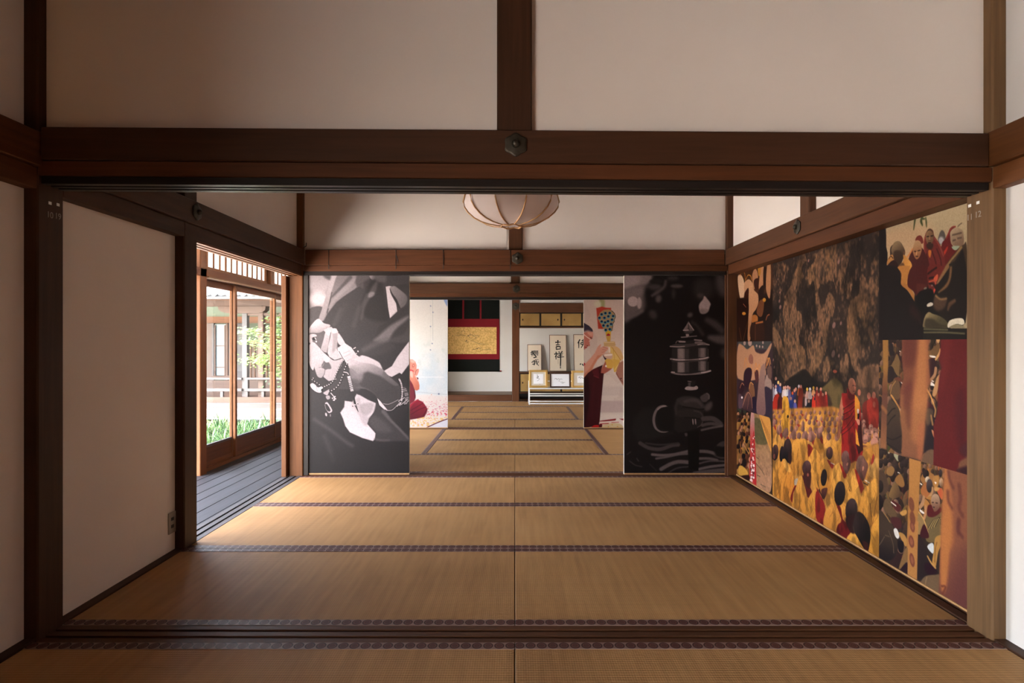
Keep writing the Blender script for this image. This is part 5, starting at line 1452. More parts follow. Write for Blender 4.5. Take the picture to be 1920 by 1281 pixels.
# ---- kneeling monk among petals ------------------------------------------------------------
cv = frontal(717, 839, 563, 802, 1.5, (233, 228, 226))
h, w = cv.h, cv.w
yy, xx = np.mgrid[0:h, 0:w]; py = 563 + yy / 1.5; px = 717 + xx / 1.5
def lay(al, col): cv.a[:] = cv.a * (1 - al[..., None]) + np.array(col) / 255 * al[..., None]
def sm(a, b_, x): t = np.clip((x - a) / (b_ - a), 0, 1); return t * t * (3 - 2 * t)
lay(sm(563, 640, py) * .6, (240, 238, 235))
f1 = fbm(h, w, 26, 22)
lay(np.clip(sm(625, 700, py) * (1 - sm(735, 750, py)) * (f1 * 1.5), 0, 1) * .9, (205, 220, 234))
lay(np.clip((fbm(h, w, 16, 14) - .5) * 4, 0, 1) * sm(628, 650, py) * (1 - sm(680, 700, py)) * .35, (190, 206, 205))
A = K(762, 560, 9.854); B = K(762, 680, 9.854)
cv.line(A([(480, 30), (485, 780)]), 1.2, (205, 208, 210), .6); cv.line(A([(440, 60), (446, 900)]), .8, (222, 222, 224), .6)
for q in ((445, 145), (488, 262), (443, 523), (442, 955), (475, 838), (60, 402), (55, 902)): cv.ell(*A([q])[0], 1.3, 1.2, (140, 150, 185), 30, .5)
cv.poly(A([(690, 30), (750, 30), (748, 150), (715, 95)]), (140, 165, 220), .8)
# ground and petals
cv.poly(B([(-400, 640), (380, 600), (760, 640), (760, 1230), (-400, 1230)]), (236, 222, 218), 2.5, False)
cv.line(B([(150, 545), (420, 570), (760, 600)]), .8, (190, 195, 205), .6)
cv.ell(*B([(595, 585)])[0], 1.6, 1.6, (120, 130, 165), 0, .5); cv.ell(*B([(460, 600)])[0], .9, .7, (240, 140, 80), 0, .4); cv.line(B([(220, 275), (680, 275)]), 1.5, (244, 244, 246), .8, .7)
R3 = random.Random(5)
for k in range(900):
    y = 744 + 56 * R3.random() ** .8; x = R3.uniform(717, 839)
    if y < 752 and R3.random() < .5: continue
    s = .45 + (y - 744) / 60
    c = R3.choice([(235, 60, 80), (225, 40, 60), (240, 110, 130), (238, 150, 160), (235, 90, 110), (246, 200, 120) if y > 770 else (240, 120, 140), (200, 40, 110)])
    if y > 782 - (839 - x) * .05: c = R3.choice([(248, 190, 80), (246, 205, 110), (244, 214, 140), (240, 150, 110), (250, 235, 215)])
    cv.ell(x, y, s * R3.uniform(.8, 1.7), s * .7, c, R3.uniform(-30, 30), .35, R3.uniform(.5, 1))
cv.poly(B([(350, 1215), (760, 1045), (760, 1240), (350, 1240)]), (225, 222, 235), .6, False)
cv.line(B([(355, 1215), (560, 1120), (765, 1042)]), 1.8, (110, 30, 45), .4)
# figure
cv.poly(B([(-260, 900), (-300, 560), (-240, 260), (-120, 140), (50, 140), (150, 520), (160, 680), (40, 800), (-100, 960)]), (112, 30, 44), 1)
cv.poly(B([(50, 330), (140, 430), (155, 690), (50, 760), (-60, 780), (-60, 400)]), (124, 40, 54), .8)
cv.line(B([(140, 440), (155, 660)]), 1.0, (60, 18, 30), .5)
cv.poly(B([(50, 800), (120, 740), (210, 690), (300, 730), (365, 820), (388, 870), (370, 940), (330, 1010), (200, 1040), (50, 1065), (-250, 1080), (-260, 850)]), (160, 34, 54), .8, False, 1, (96, 28, 42), (790, 750, 775, 788))
cv.poly(B([(60, 790), (140, 720), (215, 680), (208, 700), (120, 770), (60, 850), (-30, 900)]), (176, 40, 60), .8)
for pts in ([(60, 900), (200, 820), (300, 760)], [(60, 980), (220, 880), (350, 830)], [(300, 1000), (350, 920), (370, 870)]): cv.line(B(pts), 1.3, (84, 24, 38), .8, .8)
cv.poly(A([(50, 1130), (110, 1130), (165, 1175), (188, 1240), (185, 1281), (185, 1320), (140, 1380), (120, 1400), (50, 1360)]), (222, 140, 122), .7, False)
cv.poly(A([(-80, 1150), (50, 1128), (60, 1400), (-80, 1400), (-110, 1280)]), (215, 130, 112), .8)
cv.ell(*A([(110, 1165)])[0], 5, 2.6, (240, 180, 165), 20, 1.4)
cv.ell(*A([(125, 1245)])[0], 2.2, 3.4, (196, 96, 84), 15, .5); cv.ell(*A([(127, 1243)])[0], 1.0, 1.8, (232, 160, 140), 15, .4)
cv.line(A([(60, 1330), (130, 1390)]), 1.2, (185, 80, 70), .6)
cv.line(B([(-60, 150), (50, 142), (120, 165)]), 2.6, (215, 40, 62), .6)
cv.poly(B([(150, 170), (200, 125), (228, 130), (225, 180), (190, 250), (160, 230)]), (226, 146, 128), .6)
cv.line(B([(160, 230), (170, 170), (205, 130)]), 1, (180, 90, 80), .5)
cv.poly(B([(50, 170), (90, 155), (130, 175), (170, 250), (220, 340), (240, 430), (235, 500), (190, 525), (150, 510), (120, 420), (70, 330), (50, 300)]), (228, 142, 120), .7, False, 1, (206, 108, 84), (772, 705, 785, 730))
cv.poly(B([(60, 180), (95, 165), (120, 220), (110, 290), (70, 250)]), (246, 200, 186), 1.2, alpha=.8)
cv.poly(B([(190, 280), (220, 290), (208, 325), (192, 300)]), (110, 30, 48), .5)
cv.line(B([(160, 250), (215, 350)]), 1.3, (244, 190, 176), .5)
cv.grain(.05)
panel('pale photo panel of a monk kneeling beside scattered petals', 717, 839.5, 8.43, cv, (0.64, 0.62, 0.62), 'photo_print')

# ---- man in maroon robe holding a feathered vase --------------------------------------------
cv = frontal(1094.5, 1214, 563, 802, 1.5, (206, 176, 166))
h, w = cv.h, cv.w
yy, xx = np.mgrid[0:h, 0:w]; py = 563 + yy / 1.5; px = 1094.5 + xx / 1.5
lay(sm(600, 700, py) * .7, (222, 204, 196))
lay((fbm(h, w, 40, 30) > .55) * .25, (190, 160, 152))
lay(sm(722, 728, py) * (1 - sm(740, 744, py)) * .6, (200, 178, 172)); lay(sm(750, 754, py) * (1 - sm(772, 776, py)) * .8, (190, 162, 160)); lay(sm(776, 780, py) * .7, (226, 208, 200))
A = K(1090, 560, 9.859); B = K(1090, 680, 9.859)
cv.ell(*A([(330, 110)])[0], 9, 7, (212, 196, 170), 0, 4); cv.poly(A([(330, 30), (420, 30), (430, 160), (370, 170), (360, 90)]), (150, 150, 88), 2.5, alpha=.8)
cv.poly(A([(275, 185), (380, 155), (450, 175), (550, 180), (548, 300), (400, 570), (310, 565)]), (190, 52, 34), 1.0, False)
cv.poly(A([(300, 350), (350, 260), (420, 215), (500, 205), (560, 225), (610, 270), (635, 345), (605, 380), (610, 430), (580, 470), (590, 520), (570, 570), (580, 600), (540, 620), (455, 640), (420, 580), (370, 500), (320, 420)]), (172, 128, 84), .7, False)
for k in range(60):
    a = R3.uniform(0, 6.28); q = A([(R3.uniform(330, 600), R3.uniform(230, 600))])[0]
    cv.line([q, (q[0] + math.cos(a) * 2, q[1] + math.sin(a) * 2)], .5, (110, 76, 50), .3, .5)
for q in ((375, 303), (445, 280), (525, 278), (588, 335), (335, 368), (428, 368), (500, 340), (567, 400), (377, 435), (440, 452), (494, 430), (550, 482), (410, 508), (487, 515), (452, 590), (527, 578)):
    x, y = A([q])[0]
    cv.ell(x, y, 3.1, 3.1, (60, 150, 165), 0, .5); cv.ell(x - .1, y - .5, 2.2, 2.0, (18, 22, 70), 0, .4)
cv.line(A([(560, 235), (610, 280), (630, 350), (605, 400), (610, 430), (582, 475), (575, 540), (560, 600)]), 1.0, (40, 48, 50), .4)
cv.poly(A([(495, 590), (548, 625), (545, 680), (530, 700), (455, 695), (448, 640)]), (222, 168, 34), .5, False); cv.poly(A([(500, 650), (535, 682), (525, 695), (470, 698), (465, 680)]), (176, 30, 42), .4)
cv.poly(A([(455, 705), (545, 695), (535, 800), (480, 800)]), (206, 156, 60), .6, False)
cv.poly(A([(415, 820), (430, 808), (600, 800), (622, 830), (620, 880), (430, 892), (418, 870)]), (206, 160, 104), .5)
cv.line(A([(425, 822), (600, 815)]), 1, (236, 200, 150), .4)
cv.poly(A([(640, 890), (720, 950), (775, 1080), (790, 1110), (720, 1150), (680, 1100), (600, 960), (570, 890)]), (222, 170, 112), .7)
cv.poly(A([(500, 890), (560, 890), (700, 1100), (730, 1281), (600, 1340), (560, 1150), (500, 1000)]), (226, 180, 100), .7, False)
cv.line(A([(560, 900), (650, 1030), (730, 1150)]), 1.2, (196, 140, 50), .5); cv.line(A([(590, 960), (620, 1150), (640, 1281)]), 1.0, (204, 152, 66), .5)
cv.poly(B([(580, -60), (715, -40), (725, 150), (605, 185), (590, 60)]), (222, 170, 70), .6, False); cv.line(B([(620, 140), (700, 20)]), 1, (238, 206, 140), .5)
cv.poly(A([(395, 1030), (440, 1010), (560, 1020), (570, 1100), (500, 1160), (450, 1150), (410, 1090)]), (206, 160, 146), .7); cv.poly(A([(395, 1040), (430, 1090), (510, 1150), (470, 1165), (425, 1120)]), (62, 34, 42), .6)
cv.poly(A([(430, 1040), (560, 1030), (560, 1060), (440, 1070)]), (236, 212, 204), .7); cv.poly(A([(505, 910), (530, 910), (535, 1000), (505, 1000)]), (230, 204, 196), .6)
cv.poly(A([(470, 1120), (570, 1140), (585, 1200), (580, 1290), (530, 1310), (455, 1290), (430, 1180)]), (222, 166, 66), .6)
# second person's arm at right
cv.poly(A([(700, 1190), (775, 1145), (1300, 1100), (1300, 1700), (790, 1640), (700, 1500), (640, 1400), (650, 1330)]), (172, 110, 92), .8, False)
cv.line(A([(715, 1180), (780, 1150)]), 1.4, (220, 170, 152), .5)
cv.line(B([(645, 190), (690, 280), (770, 370)]), 1.2, (130, 70, 62), .6); cv.ell(*B([(735, 300)])[0], 1.2, 1.2, (60, 24, 30), 0, .4)
# man: hair, face, glasses, arms
cv.poly(A([(-60, 450), (45, 455), (140, 510), (200, 570), (215, 615), (180, 620), (120, 590), (45, 615), (-60, 620)]), (58, 48, 66), .7, False)
cv.line(A([(45, 620), (120, 600), (190, 625)]), 2.5, (140, 104, 108), 1)
cv.poly(A([(45, 640), (110, 620), (210, 625), (218, 680), (205, 740), (160, 780), (150, 830), (160, 880), (120, 890), (95, 920), (60, 950), (-60, 960), (-60, 640)]), (202, 112, 96), .6, False)
cv.poly(A([(110, 630), (205, 632), (205, 700), (150, 690)]), (222, 148, 130), 1.2)
cv.line(A([(48, 672), (100, 715), (155, 752)]), 1.1, (245, 226, 214), .35); cv.line(A([(150, 755), (170, 770), (140, 800)]), .8, (240, 215, 205), .35)
cv.line(A([(165, 725), (195, 745)]), 1.2, (50, 34, 44), .4); cv.line(A([(55, 905), (100, 912)]), 1.2, (150, 24, 40), .4); cv.ell(*A([(110, 880)])[0], 1.4, .8, (130, 50, 50), 0, .5)
cv.poly(A([(250, 1010), (300, 900), (350, 850), (370, 860), (345, 920), (400, 890), (480, 900), (500, 940), (440, 1000), (380, 1050), (300, 1130), (240, 1230), (200, 1330), (45, 1510), (45, 1240), (150, 1130)]), (220, 148, 126), .7, False)
cv.poly(A([(300, 1060), (400, 1040), (300, 1130), (240, 1230), (190, 1330), (45, 1500), (45, 1420), (150, 1300), (220, 1180)]), (206, 116, 84), 1.5, False, .8)
for a, b_ in (((400, 900), (480, 930)), ((390, 950), (460, 960)), ((380, 1000), (430, 990))): cv.line(A([a, b_]), 1, (190, 112, 96), .5)
cv.poly(A([(355, 1360), (380, 1290), (420, 1210), (450, 1170), (460, 1240), (480, 1290), (560, 1300), (500, 1350), (420, 1400), (370, 1430)]), (176, 88, 72), .7)
cv.ell(*A([(455, 1255)])[0], 1.6, 2.0, (240, 220, 212), 0, .5)
cv.poly(A([(40, 1190), (70, 1215), (40, 1260)]), (190, 24, 40), .5)
# robe
cv.poly(B([(-60, 320), (50, 285), (120, 200), (200, 140), (290, 95), (395, 50), (370, 130), (360, 200), (415, 205), (400, 360), (375, 640), (355, 880), (335, 1130), (335, 1170), (60, 1215), (-60, 1215)]), (66, 14, 20), .7, False)
cv.poly(B([(50, 300), (120, 260), (160, 560), (120, 900), (60, 1200), (-60, 1215), (-60, 320)]), (38, 10, 16), 3, False, .8)
cv.poly(B([(200, 150), (300, 110), (330, 260), (280, 280), (220, 220)]), (98, 20, 30), 1.6, alpha=.8); cv.line(B([(230, 250), (320, 290)]), 1.5, (120, 30, 40), .9)
cv.line(B([(230, 400), (200, 700), (190, 1000)]), 4, (76, 16, 24), 3, .7)
# low table at the foot
cv.poly(B([(345, 1080), (640, 1040), (640, 1075), (345, 1100)]), (150, 30, 34), .6, False); cv.poly(B([(600, 1100), (680, 1030), (760, 1060), (800, 1120), (1300, 1130), (1300, 1220), (700, 1200)]), (232, 214, 208), .8, False)
cv.poly(B([(700, 1045), (1300, 1020), (1300, 1070), (760, 1070)]), (150, 24, 34), .6, False)
cv.poly(B([(340, 1100), (560, 1110), (620, 1150), (420, 1220), (360, 1220)]), (226, 196, 178), .8); cv.poly(B([(390, 1170), (520, 1130), (700, 1130), (760, 1215), (390, 1220)]), (214, 186, 140), .8)
cv.line(B([(345, 1140), (500, 1130)]), 1.6, (176, 40, 44), .5); cv.line(B([(560, 1115), (690, 1105)]), 1.2, (196, 70, 60), .5)
for q in ((570, 1155), (670, 1190), (500, 1190)): cv.ell(*B([q])[0], 1.4, .8, (214, 150, 50), 0, .4)
cv.poly(B([(190, 1215), (230, 1165), (330, 1165), (330, 1215)]), (196, 20, 20), .6); cv.poly(B([(330, 1150), (385, 1150), (370, 1215), (330, 1215)]), (90, 14, 20), .5)
cv.grain(.05)
panel('photo panel of a man in a maroon robe holding a feathered vase', 1094.5, 1214, 8.43, cv, (0.78, 0.78, 0.78), 'photo_print')
# ---- mural of crowd photographs along the right side of the mural room ----------------------
XM, ZT, ZB = 1.985, 1.7985, 0.012
ZM1, ZM2 = 1.2015, 0.606
DCOL = [5.415, 4.66, 3.30, 2.545]
def wallc(D0, D1, z0, z1, ppm, base):
    """canvas on the wall between depths D0 (far) and D1 (near), heights z0..z1"""
    w, h = int((D0 - D1) * ppm) + 1, int((z1 - z0) * ppm) + 1
    def tc(px, py):
        D = XM * F / (px - CX); z = HC - (py - CY) / F * D
        return ((D0 - D) / (D0 - D1) * (w - 1), (z1 - z) / (z1 - z0) * (h - 1))
    c = Canvas(w, h, tc, base, ppm / 290.0)
    c.win = (D0, D1, z0, z1)
    return c
mural = tag(empty('photo_mural', (XM + 0.015, 3.98, ZB)), 'floor-to-beam colour mural of seated monks on the right wall', 'mural')
for y0, y1 in ((2.552, 3.979), (3.981, 5.418)):
    box('board', XM + 0.002, XM + 0.03, y0, y1, ZB - 0.006, ZT, M['mat_board'], mural)
    box('bottom_strip', XM - 0.006, XM + 0.001, y0, y1, ZB - 0.006, ZB + 0.004, M['cane'], mural)
def put(cv, gain=(1, 1, 1)):
    D0, D1, z0, z1 = cv.win
    sheet('photo_print', cv, (XM - 0.0005, D0, z1), (0, D1 - D0, 0), (0, 0, -(z1 - z0)), mural, gain, gam=1.2)
GM = (1.04, 0.98, 0.96)
sst = lambda a, b_, x: (lambda t: t * t * (3 - 2 * t))(np.clip((x - a) / (b_ - a), 0, 1))
R4 = random.Random(21)
YEL, YEL2, RED, DRED = (196, 138, 52), (216, 160, 76), (146, 42, 32), (90, 28, 26)

# ======== centre: monks under the trees
cv = wallc(DCOL[1], DCOL[2], ZB, ZT, 285, (56, 45, 41))
h, w = cv.h, cv.w
mk = Canvas(w, h, cv.tc, (40, 0, 0), cv.u)
def mp(pts, v, soft=3, al=1): mk.poly(pts, (v, 0, 0), soft, True, al)
T1, T2, T3, T4 = K(1440, 430, 8.01), K(1540, 430, 8.01), K(1440, 580, 8.01), K(1540, 580, 8.01)
mp(T1([(40, 560), (180, 500), (300, 560), (260, 800), (40, 820)]), 105)
mp(T1([(480, 380), (550, 370), (560, 470), (500, 600), (540, 720), (480, 820), (430, 1000), (400, 1400), (230, 1400), (260, 1000), (350, 840), (380, 680), (440, 560)]), 190)
mp(T1([(600, 600), (700, 480), (800, 280), (1200, 230), (1120, 800), (900, 760), (760, 900), (800, 1280), (730, 1280), (700, 800), (620, 820)]), 185)
mp(T1([(930, 950), (1000, 1100), (980, 1300), (860, 1300), (860, 1080)]), 215)
mp(T2([(200, 760), (330, 720), (400, 820), (340, 960), (240, 980)]), 150); mp(T2([(390, 640), (480, 720), (440, 1000), (380, 960)]), 140)
mp(T2([(590, 680), (660, 720), (700, 900), (690, 1100), (640, 1300), (420, 1300), (450, 1080), (560, 960)]), 215)
mp(T2([(720, 780), (840, 700), (850, 1080), (760, 1120)]), 165); mp(T2([(600, 350), (680, 420), (650, 620), (600, 600)]), 130); mp(T2([(740, 560), (830, 380), (840, 600), (760, 680)]), 150)
mp(T2([(0, 300), (380, 200), (340, 400), (200, 460), (160, 700), (0, 820)]), 160)
mp(T3([(250, 60), (450, 20), (520, 200), (460, 440), (560, 640), (560, 900), (420, 1000), (300, 1080), (200, 1000), (190, 800), (240, 500)]), 190)
mp(T3([(50, 280), (120, 300), (190, 420), (240, 640), (200, 740), (150, 640), (60, 440)]), 190)
mp(T3([(560, 320), (720, 380), (860, 300), (900, 480), (880, 640), (760, 860), (640, 1060), (560, 960), (600, 700)]), 165)
mp(T3([(740, 20), (930, 20), (900, 300), (840, 380), (780, 240)]), 205); mp(T3([(860, 720), (940, 760), (900, 1080), (820, 1040)]), 175)
mp(T4([(400, 80), (520, 60), (560, 300), (600, 560), (610, 720), (560, 760), (600, 940), (500, 940), (440, 740), (400, 500)]), 220)
mp(T4([(700, 240), (760, 260), (790, 500), (740, 480)]), 220); mp(T4([(600, 60), (800, 60), (720, 260), (620, 240)]), 150); mp(T4([(560, 960), (700, 840), (870, 860), (870, 1150), (540, 1150)]), 165)
mp(T4([(290, 760), (400, 700), (380, 1060), (300, 1060)]), 185); mp(T4([(640, 400), (740, 440), (700, 760), (620, 700)]), 95)
m_ = mk.a[..., 0] * 255
n1 = fbm(h, w, 20, 12, 3); n2 = fbm(h, w, 7, 4, 2); n3 = fbm(h, w, 40, 26, 2)
t = sst(0.28, 0.74, n1 * .55 + n2 * .45 + (m_ - 112) / 255 * .6)
hi = np.array([132, 101, 70]) / 255; pk = np.array([118, 90, 80]) / 255
mixc = hi * (1 - n3[..., None]) + (hi * .45 + pk * .55) * n3[..., None]
cv.a[:] = cv.a * (1 - t[..., None]) + mixc * (0.70 + .5 * n2[..., None]) * t[..., None]
for q, r in ((T1([(150, 750)])[0], 1.2), (T1([(180, 950)])[0], 1.4), (T1([(170, 1080)])[0], 1.8), (T1([(185, 1170)])[0], 2.4), (T1([(610, 470)])[0], 1.8), (T1([(390, 440)])[0], 1.2),
             (T2([(262, 490)])[0], 2.6), (T2([(315, 450)])[0], 1.7), (T2([(580, 150)])[0], 1.7), (T4([(190, 240)])[0], 3.6), (T4([(295, 210)])[0], 2.2), (T4([(180, 670)])[0], 4.2), (T4([(262, 700)])[0], 2.0), (T3([(80, 760)])[0], 1.6), (T3([(95, 870)])[0], 1.6)):
    cv.ell(q[0], q[1], r * .8, r * 1.7, (172, 132, 124), 10, 1.6, .7)
cv.ell(*T4([(205, 935)])[0], 4, 3, (196, 98, 72), 10, 1)
cv.poly(T3([(400, 980), (560, 900), (700, 1060), (860, 1100), (960, 1060), (960, 1180), (300, 1200), (260, 1100)]), (30, 25, 24), 3, alpha=.85)
# bush and dry slope
cv.poly(T4([(-120, 1260), (-20, 1200), (60, 1140), (180, 1040), (280, 1090), (330, 1200), (350, 1600), (150, 1750), (-120, 1600)]), (108, 92, 58), 2.5)
bsh = fbm(h, w, 5, 4, 2)
cv.poly(T4([(560, 960), (870, 900), (870, 1700), (560, 1500)]), (124, 92, 68), 6, alpha=.5)
# background row of standing people
P5, P6, P7, P8 = K(1440, 700, 8.01), K(1540, 690, 8.01), K(1440, 830, 8.01), K(1540, 840, 6.1)
def fig(Kf, pts, col, soft=.5, alpha=1.0, col2=None, g=None, smooth=True): cv.poly(Kf(pts), col, soft, smooth, alpha, col2, g)
cv.poly(P5([(0, 160), (100, 100), (480, 260), (881, 280), (881, 640), (0, 640)]), (60, 40, 42), 4, alpha=.7)
def person(Kf, x, y0, y1, wd, body, head=(200, 150, 125), hr=18):
    fig(Kf, [(x - wd * .7, y0 + 40), (x, y0 + 25), (x + wd * .7, y0 + 45), (x + wd, y1), (x - wd, y1)], body, .6)
    q = Kf([(x, y0)])[0]; cv.ell(q[0], q[1], hr / 8, hr * 1.7 / 8, head, 0, .5)
for x, y0, y1, wd, body, hd in ((70, 180, 400, 30, (180, 170, 180), (190, 150, 140)), (118, 80, 320, 24, (40, 40, 60), (200, 150, 130)), (118, 200, 320, 22, (196, 190, 196), (190, 140, 130)), (155, 140, 270, 24, (50, 60, 110), (214, 180, 110)),
                                (185, 170, 290, 18, (60, 80, 140), (206, 160, 130)), (240, 220, 360, 30, (190, 170, 170), (196, 150, 130)), (265, 215, 340, 28, (200, 190, 190), (196, 140, 120)), (300, 210, 330, 24, (180, 180, 190), (200, 150, 140)), (325, 225, 420, 22, (120, 110, 160), (196, 140, 120)),
                                (370, 300, 440, 34, (60, 70, 140), (200, 90, 50)), (400, 260, 440, 22, (50, 50, 90), (190, 130, 110)), (420, 240, 330, 18, (70, 60, 80), (190, 130, 110)), (345, 380, 560, 36, (52, 74, 150), (196, 140, 120)),
                                (405, 420, 600, 34, (92, 90, 160), (196, 150, 120)), (465, 200, 330, 22, (214, 120, 50), (204, 190, 196)), (495, 200, 600, 44, (130, 46, 32), (196, 130, 110)), (540, 330, 560, 22, (64, 44, 42), (120, 80, 70)),
                                (590, 240, 380, 26, (170, 130, 120), (222, 180, 70)), (570, 340, 480, 16, (190, 170, 170), (180, 140, 130)), (632, 240, 380, 28, (180, 160, 160), (206, 206, 212)), (615, 420, 600, 44, (34, 36, 50), (180, 140, 120)),
                                (685, 220, 330, 26, (210, 150, 100), (226, 176, 60)), (690, 330, 600, 30, (206, 58, 34), (180, 120, 100)), (712, 330, 400, 20, (38, 44, 80), (40, 44, 70)), (735, 230, 400, 22, (150, 50, 40), (200, 140, 116)),
                                (760, 320, 560, 34, (156, 44, 34), (196, 130, 110)), (795, 240, 420, 24, (160, 50, 40), (206, 140, 116)), (825, 320, 640, 44, (150, 46, 36), (200, 140, 116)), (870, 300, 640, 30, (156, 44, 36), (196, 136, 116))):
    person(P5, x, y0, y1, wd, body, hd, 15)
cv.line(P5([(555, 310), (552, 640)]), 1.2, (170, 110, 80), .4)
fig(P5, [(90, 360), (150, 310), (180, 380), (170, 560), (70, 560)], (172, 48, 30)); fig(P5, [(150, 400), (190, 340), (225, 430), (235, 620), (150, 660)], (96, 30, 28))
fig(P5, [(230, 350), (290, 360), (310, 420), (320, 560), (230, 600), (215, 460)], (206, 152, 52))
# middle rows, generated
def seat(x, y, s, robe, head=(176, 126, 108), red=True, facing=0):
    """one seated monk, head centre at x, y; s = head height in pixels"""
    j = R4.uniform
    k = (x - CX) / 560.0
    rw = s * (.62 + .25 * k)
    cv.poly([(x - rw * .35, y + s * .25), (x - rw * 1.1, y + s * .9), (x - rw * 1.5, y + s * 2.6), (x + rw * 1.3, y + s * 2.6), (x + rw * 1.0, y + s * .8), (x + rw * .3, y + s * .3)],
            robe, .7, True, 1, tuple(c * .72 for c in robe), (x, y + s * .5, x + rw, y + s * 2.4))
    if red: cv.poly([(x - rw * .1, y + s * .35), (x + rw * .5, y + s * .5), (x + rw * .7, y + s * 1.2), (x + rw * .3, y + s * 1.0)], (150, 44, 34), .5)
    for q in range(2): cv.line([(x + j(-.8, .6) * rw, y + s * .9), (x + j(-1, 1) * rw, y + s * 2)], s * .05, tuple(c * .6 for c in robe), .4, .7)
    cv.ell(x, y, s * .31, s * .5, head, 6, .5, 1, tuple(c * .6 for c in head), (x - s * .1, y - s * .3, x + s * .3, y + s * .5))
rowsY = [(772, 7.0, 9), (781, 8.0, 10), (791, 9.5, 11), (803, 11.0, 13), (817, 13, 15)]
cv.poly([(1447, 768), (1560, 762), (1646, 790), (1646, 900), (1447, 900)], (186, 130, 58), 3, False)
for y, s, st_ in rowsY:
    x = 1449 + R4.uniform(0, 6)
    while x < 1648:
        slope = (x - 1447) * .03
        seat(x, y + slope + R4.uniform(-2, 2), s + (x - 1447) * .012, R4.choice([YEL, YEL2, (206, 150, 64), (180, 124, 50)]), R4.choice([(186, 132, 112), (164, 112, 96), (146, 104, 94)]), R4.random() < .4)
        x += st_ * R4.uniform(.75, 1.1)
fig(P5, [(240, 590), (330, 520), (325, 700), (320, 880), (220, 860), (195, 760), (215, 640)], (204, 150, 50)); q = P5([(300, 650)])[0]; cv.ell(q[0], q[1], 2, 3, (50, 30, 30), 0, .4)
cv.line(P5([(270, 600), (262, 860)]), .9, (150, 104, 40), .5); cv.line(P5([(215, 700), (225, 850)]), 1.2, (60, 40, 34), .5, .7)
for (x, y, rx, ry, rb) in ((85, 745, 30, 62, YEL), (170, 850, 40, 80, YEL2), (270, 900, 42, 85, YEL2), (390, 920, 40, 85, YEL), (550, 960, 46, 100, YEL2), (650, 950, 50, 90, YEL2), (770, 900, 46, 90, YEL)):
    fig(P5, [(x - rx * .6, y + 40), (x - rx * 1.5, y + ry * 1.2), (x - rx * 2.2, y + ry * 3.5), (x + rx * 1.6, y + ry * 3.5), (x + rx * 1.1, y + ry * 1.1), (x + rx * .5, y + 40)], rb, .7, 1, tuple(c * .8 for c in rb), P5([(x, y)])[0] + P5([(x + rx, y + ry * 3)])[0])
    q = P5([(x, y)])[0]
    cv.poly(P5([(x, y + ry * .7), (x + rx * .9, y + ry * .6), (x + rx * 1.3, y + ry * 1.6), (x + rx * .8, y + ry * 1.7)]), (150, 44, 36), .5)
    cv.ell(q[0], q[1], rx / 8.3, ry / 8.3, (170, 122, 108), 6, .6, 1, (112, 72, 62), (q[0], q[1] - 4, q[0] + 4, q[1] + 8))
# right-hand group behind the standing monk
fig(P6, [(640, 520), (850, 470), (850, 900), (640, 900), (620, 700)], (126, 44, 36)); fig(P6, [(690, 500), (840, 460), (850, 900), (720, 860)], (160, 50, 38))
for x, y in ((715, 420), (790, 410)): q = P6([(x, y)])[0]; cv.ell(q[0], q[1], 3.4, 6.5, (180, 116, 96), 0, .7)
q = P6([(570, 370)])[0]; cv.ell(q[0], q[1], 3, 6, (176, 110, 88), 0, .8); q = P6([(795, 550)])[0]; cv.ell(q[0], q[1], 2.5, 6, (176, 96, 76), 0, .8)
for x, y, rx, ry in ((640, 810, 26, 34), (640, 890, 30, 50), (745, 890, 34, 45), (680, 950, 40, 40), (800, 950, 44, 54), (725, 985, 42, 62), (815, 1030, 42, 60), (655, 1070, 45, 75), (800, 1130, 60, 90)):
    q = P6([(x, y)])[0]; cv.ell(q[0], q[1], rx / 8, ry / 8, (184, 132, 114), 0, .6, 1, (132, 86, 74), (q[0], q[1], q[0] + 2, q[1] + 8))
    cv.line(P6([(x - rx * .3, y + ry * .25), (x + rx * .6, y + ry * .2)]), 1.0, (70, 44, 42), .4, .8)
fig(P6, [(700, 1150), (760, 1180), (850, 1160), (850, 1281), (640, 1281)], YEL); fig(P6, [(600, 1180), (640, 1160), (700, 1190), (640, 1281), (600, 1281)], (112, 60, 48))
cv.poly(P7([(0, 250), (881, 150), (1100, 150), (1700, 0), (1700, 1700), (0, 900)]), (180, 128, 60), 3, False)
# the standing monk
fig(P6, [(300, 450), (330, 440), (335, 560), (300, 760), (290, 1000), (265, 1060), (235, 1040), (250, 900), (262, 700)], (186, 118, 92), .5, 1, (150, 92, 70), P6([(270, 500)])[0] + P6([(300, 900)])[0])
fig(P6, [(305, 380), (380, 380), (420, 340), (500, 400), (560, 470), (590, 600), (600, 760), (615, 1000), (630, 1230), (600, 1400), (300, 1400), (305, 1100), (300, 960), (330, 760), (345, 600), (320, 560)], (156, 36, 32), .5, 1, None, None, False)
fig(P6, [(560, 760), (600, 800), (610, 1000), (630, 1230), (560, 1300), (520, 1150), (545, 950)], (70, 20, 26), .8, smooth=False)
fig(P6, [(390, 300), (420, 340), (500, 410), (520, 400), (500, 460), (430, 480), (390, 400)], (120, 26, 30), .6)
for pts in ([(330, 620), (420, 560), (500, 500)], [(330, 700), (440, 640), (500, 580)], [(345, 780), (420, 740), (490, 640)], [(310, 950), (400, 860), (490, 720)], [(305, 1010), (420, 920), (500, 820)]):
    cv.line(P6(pts), 1.6, (88, 20, 24), .7); cv.line(P6([(a, b_ - 22) for a, b_ in pts]), 1.2, (184, 52, 44), .7, .7)
fig(P6, [(440, 1000), (510, 1020), (520, 1281), (500, 1400), (420, 1400)], (112, 26, 28), 1.5, .8)
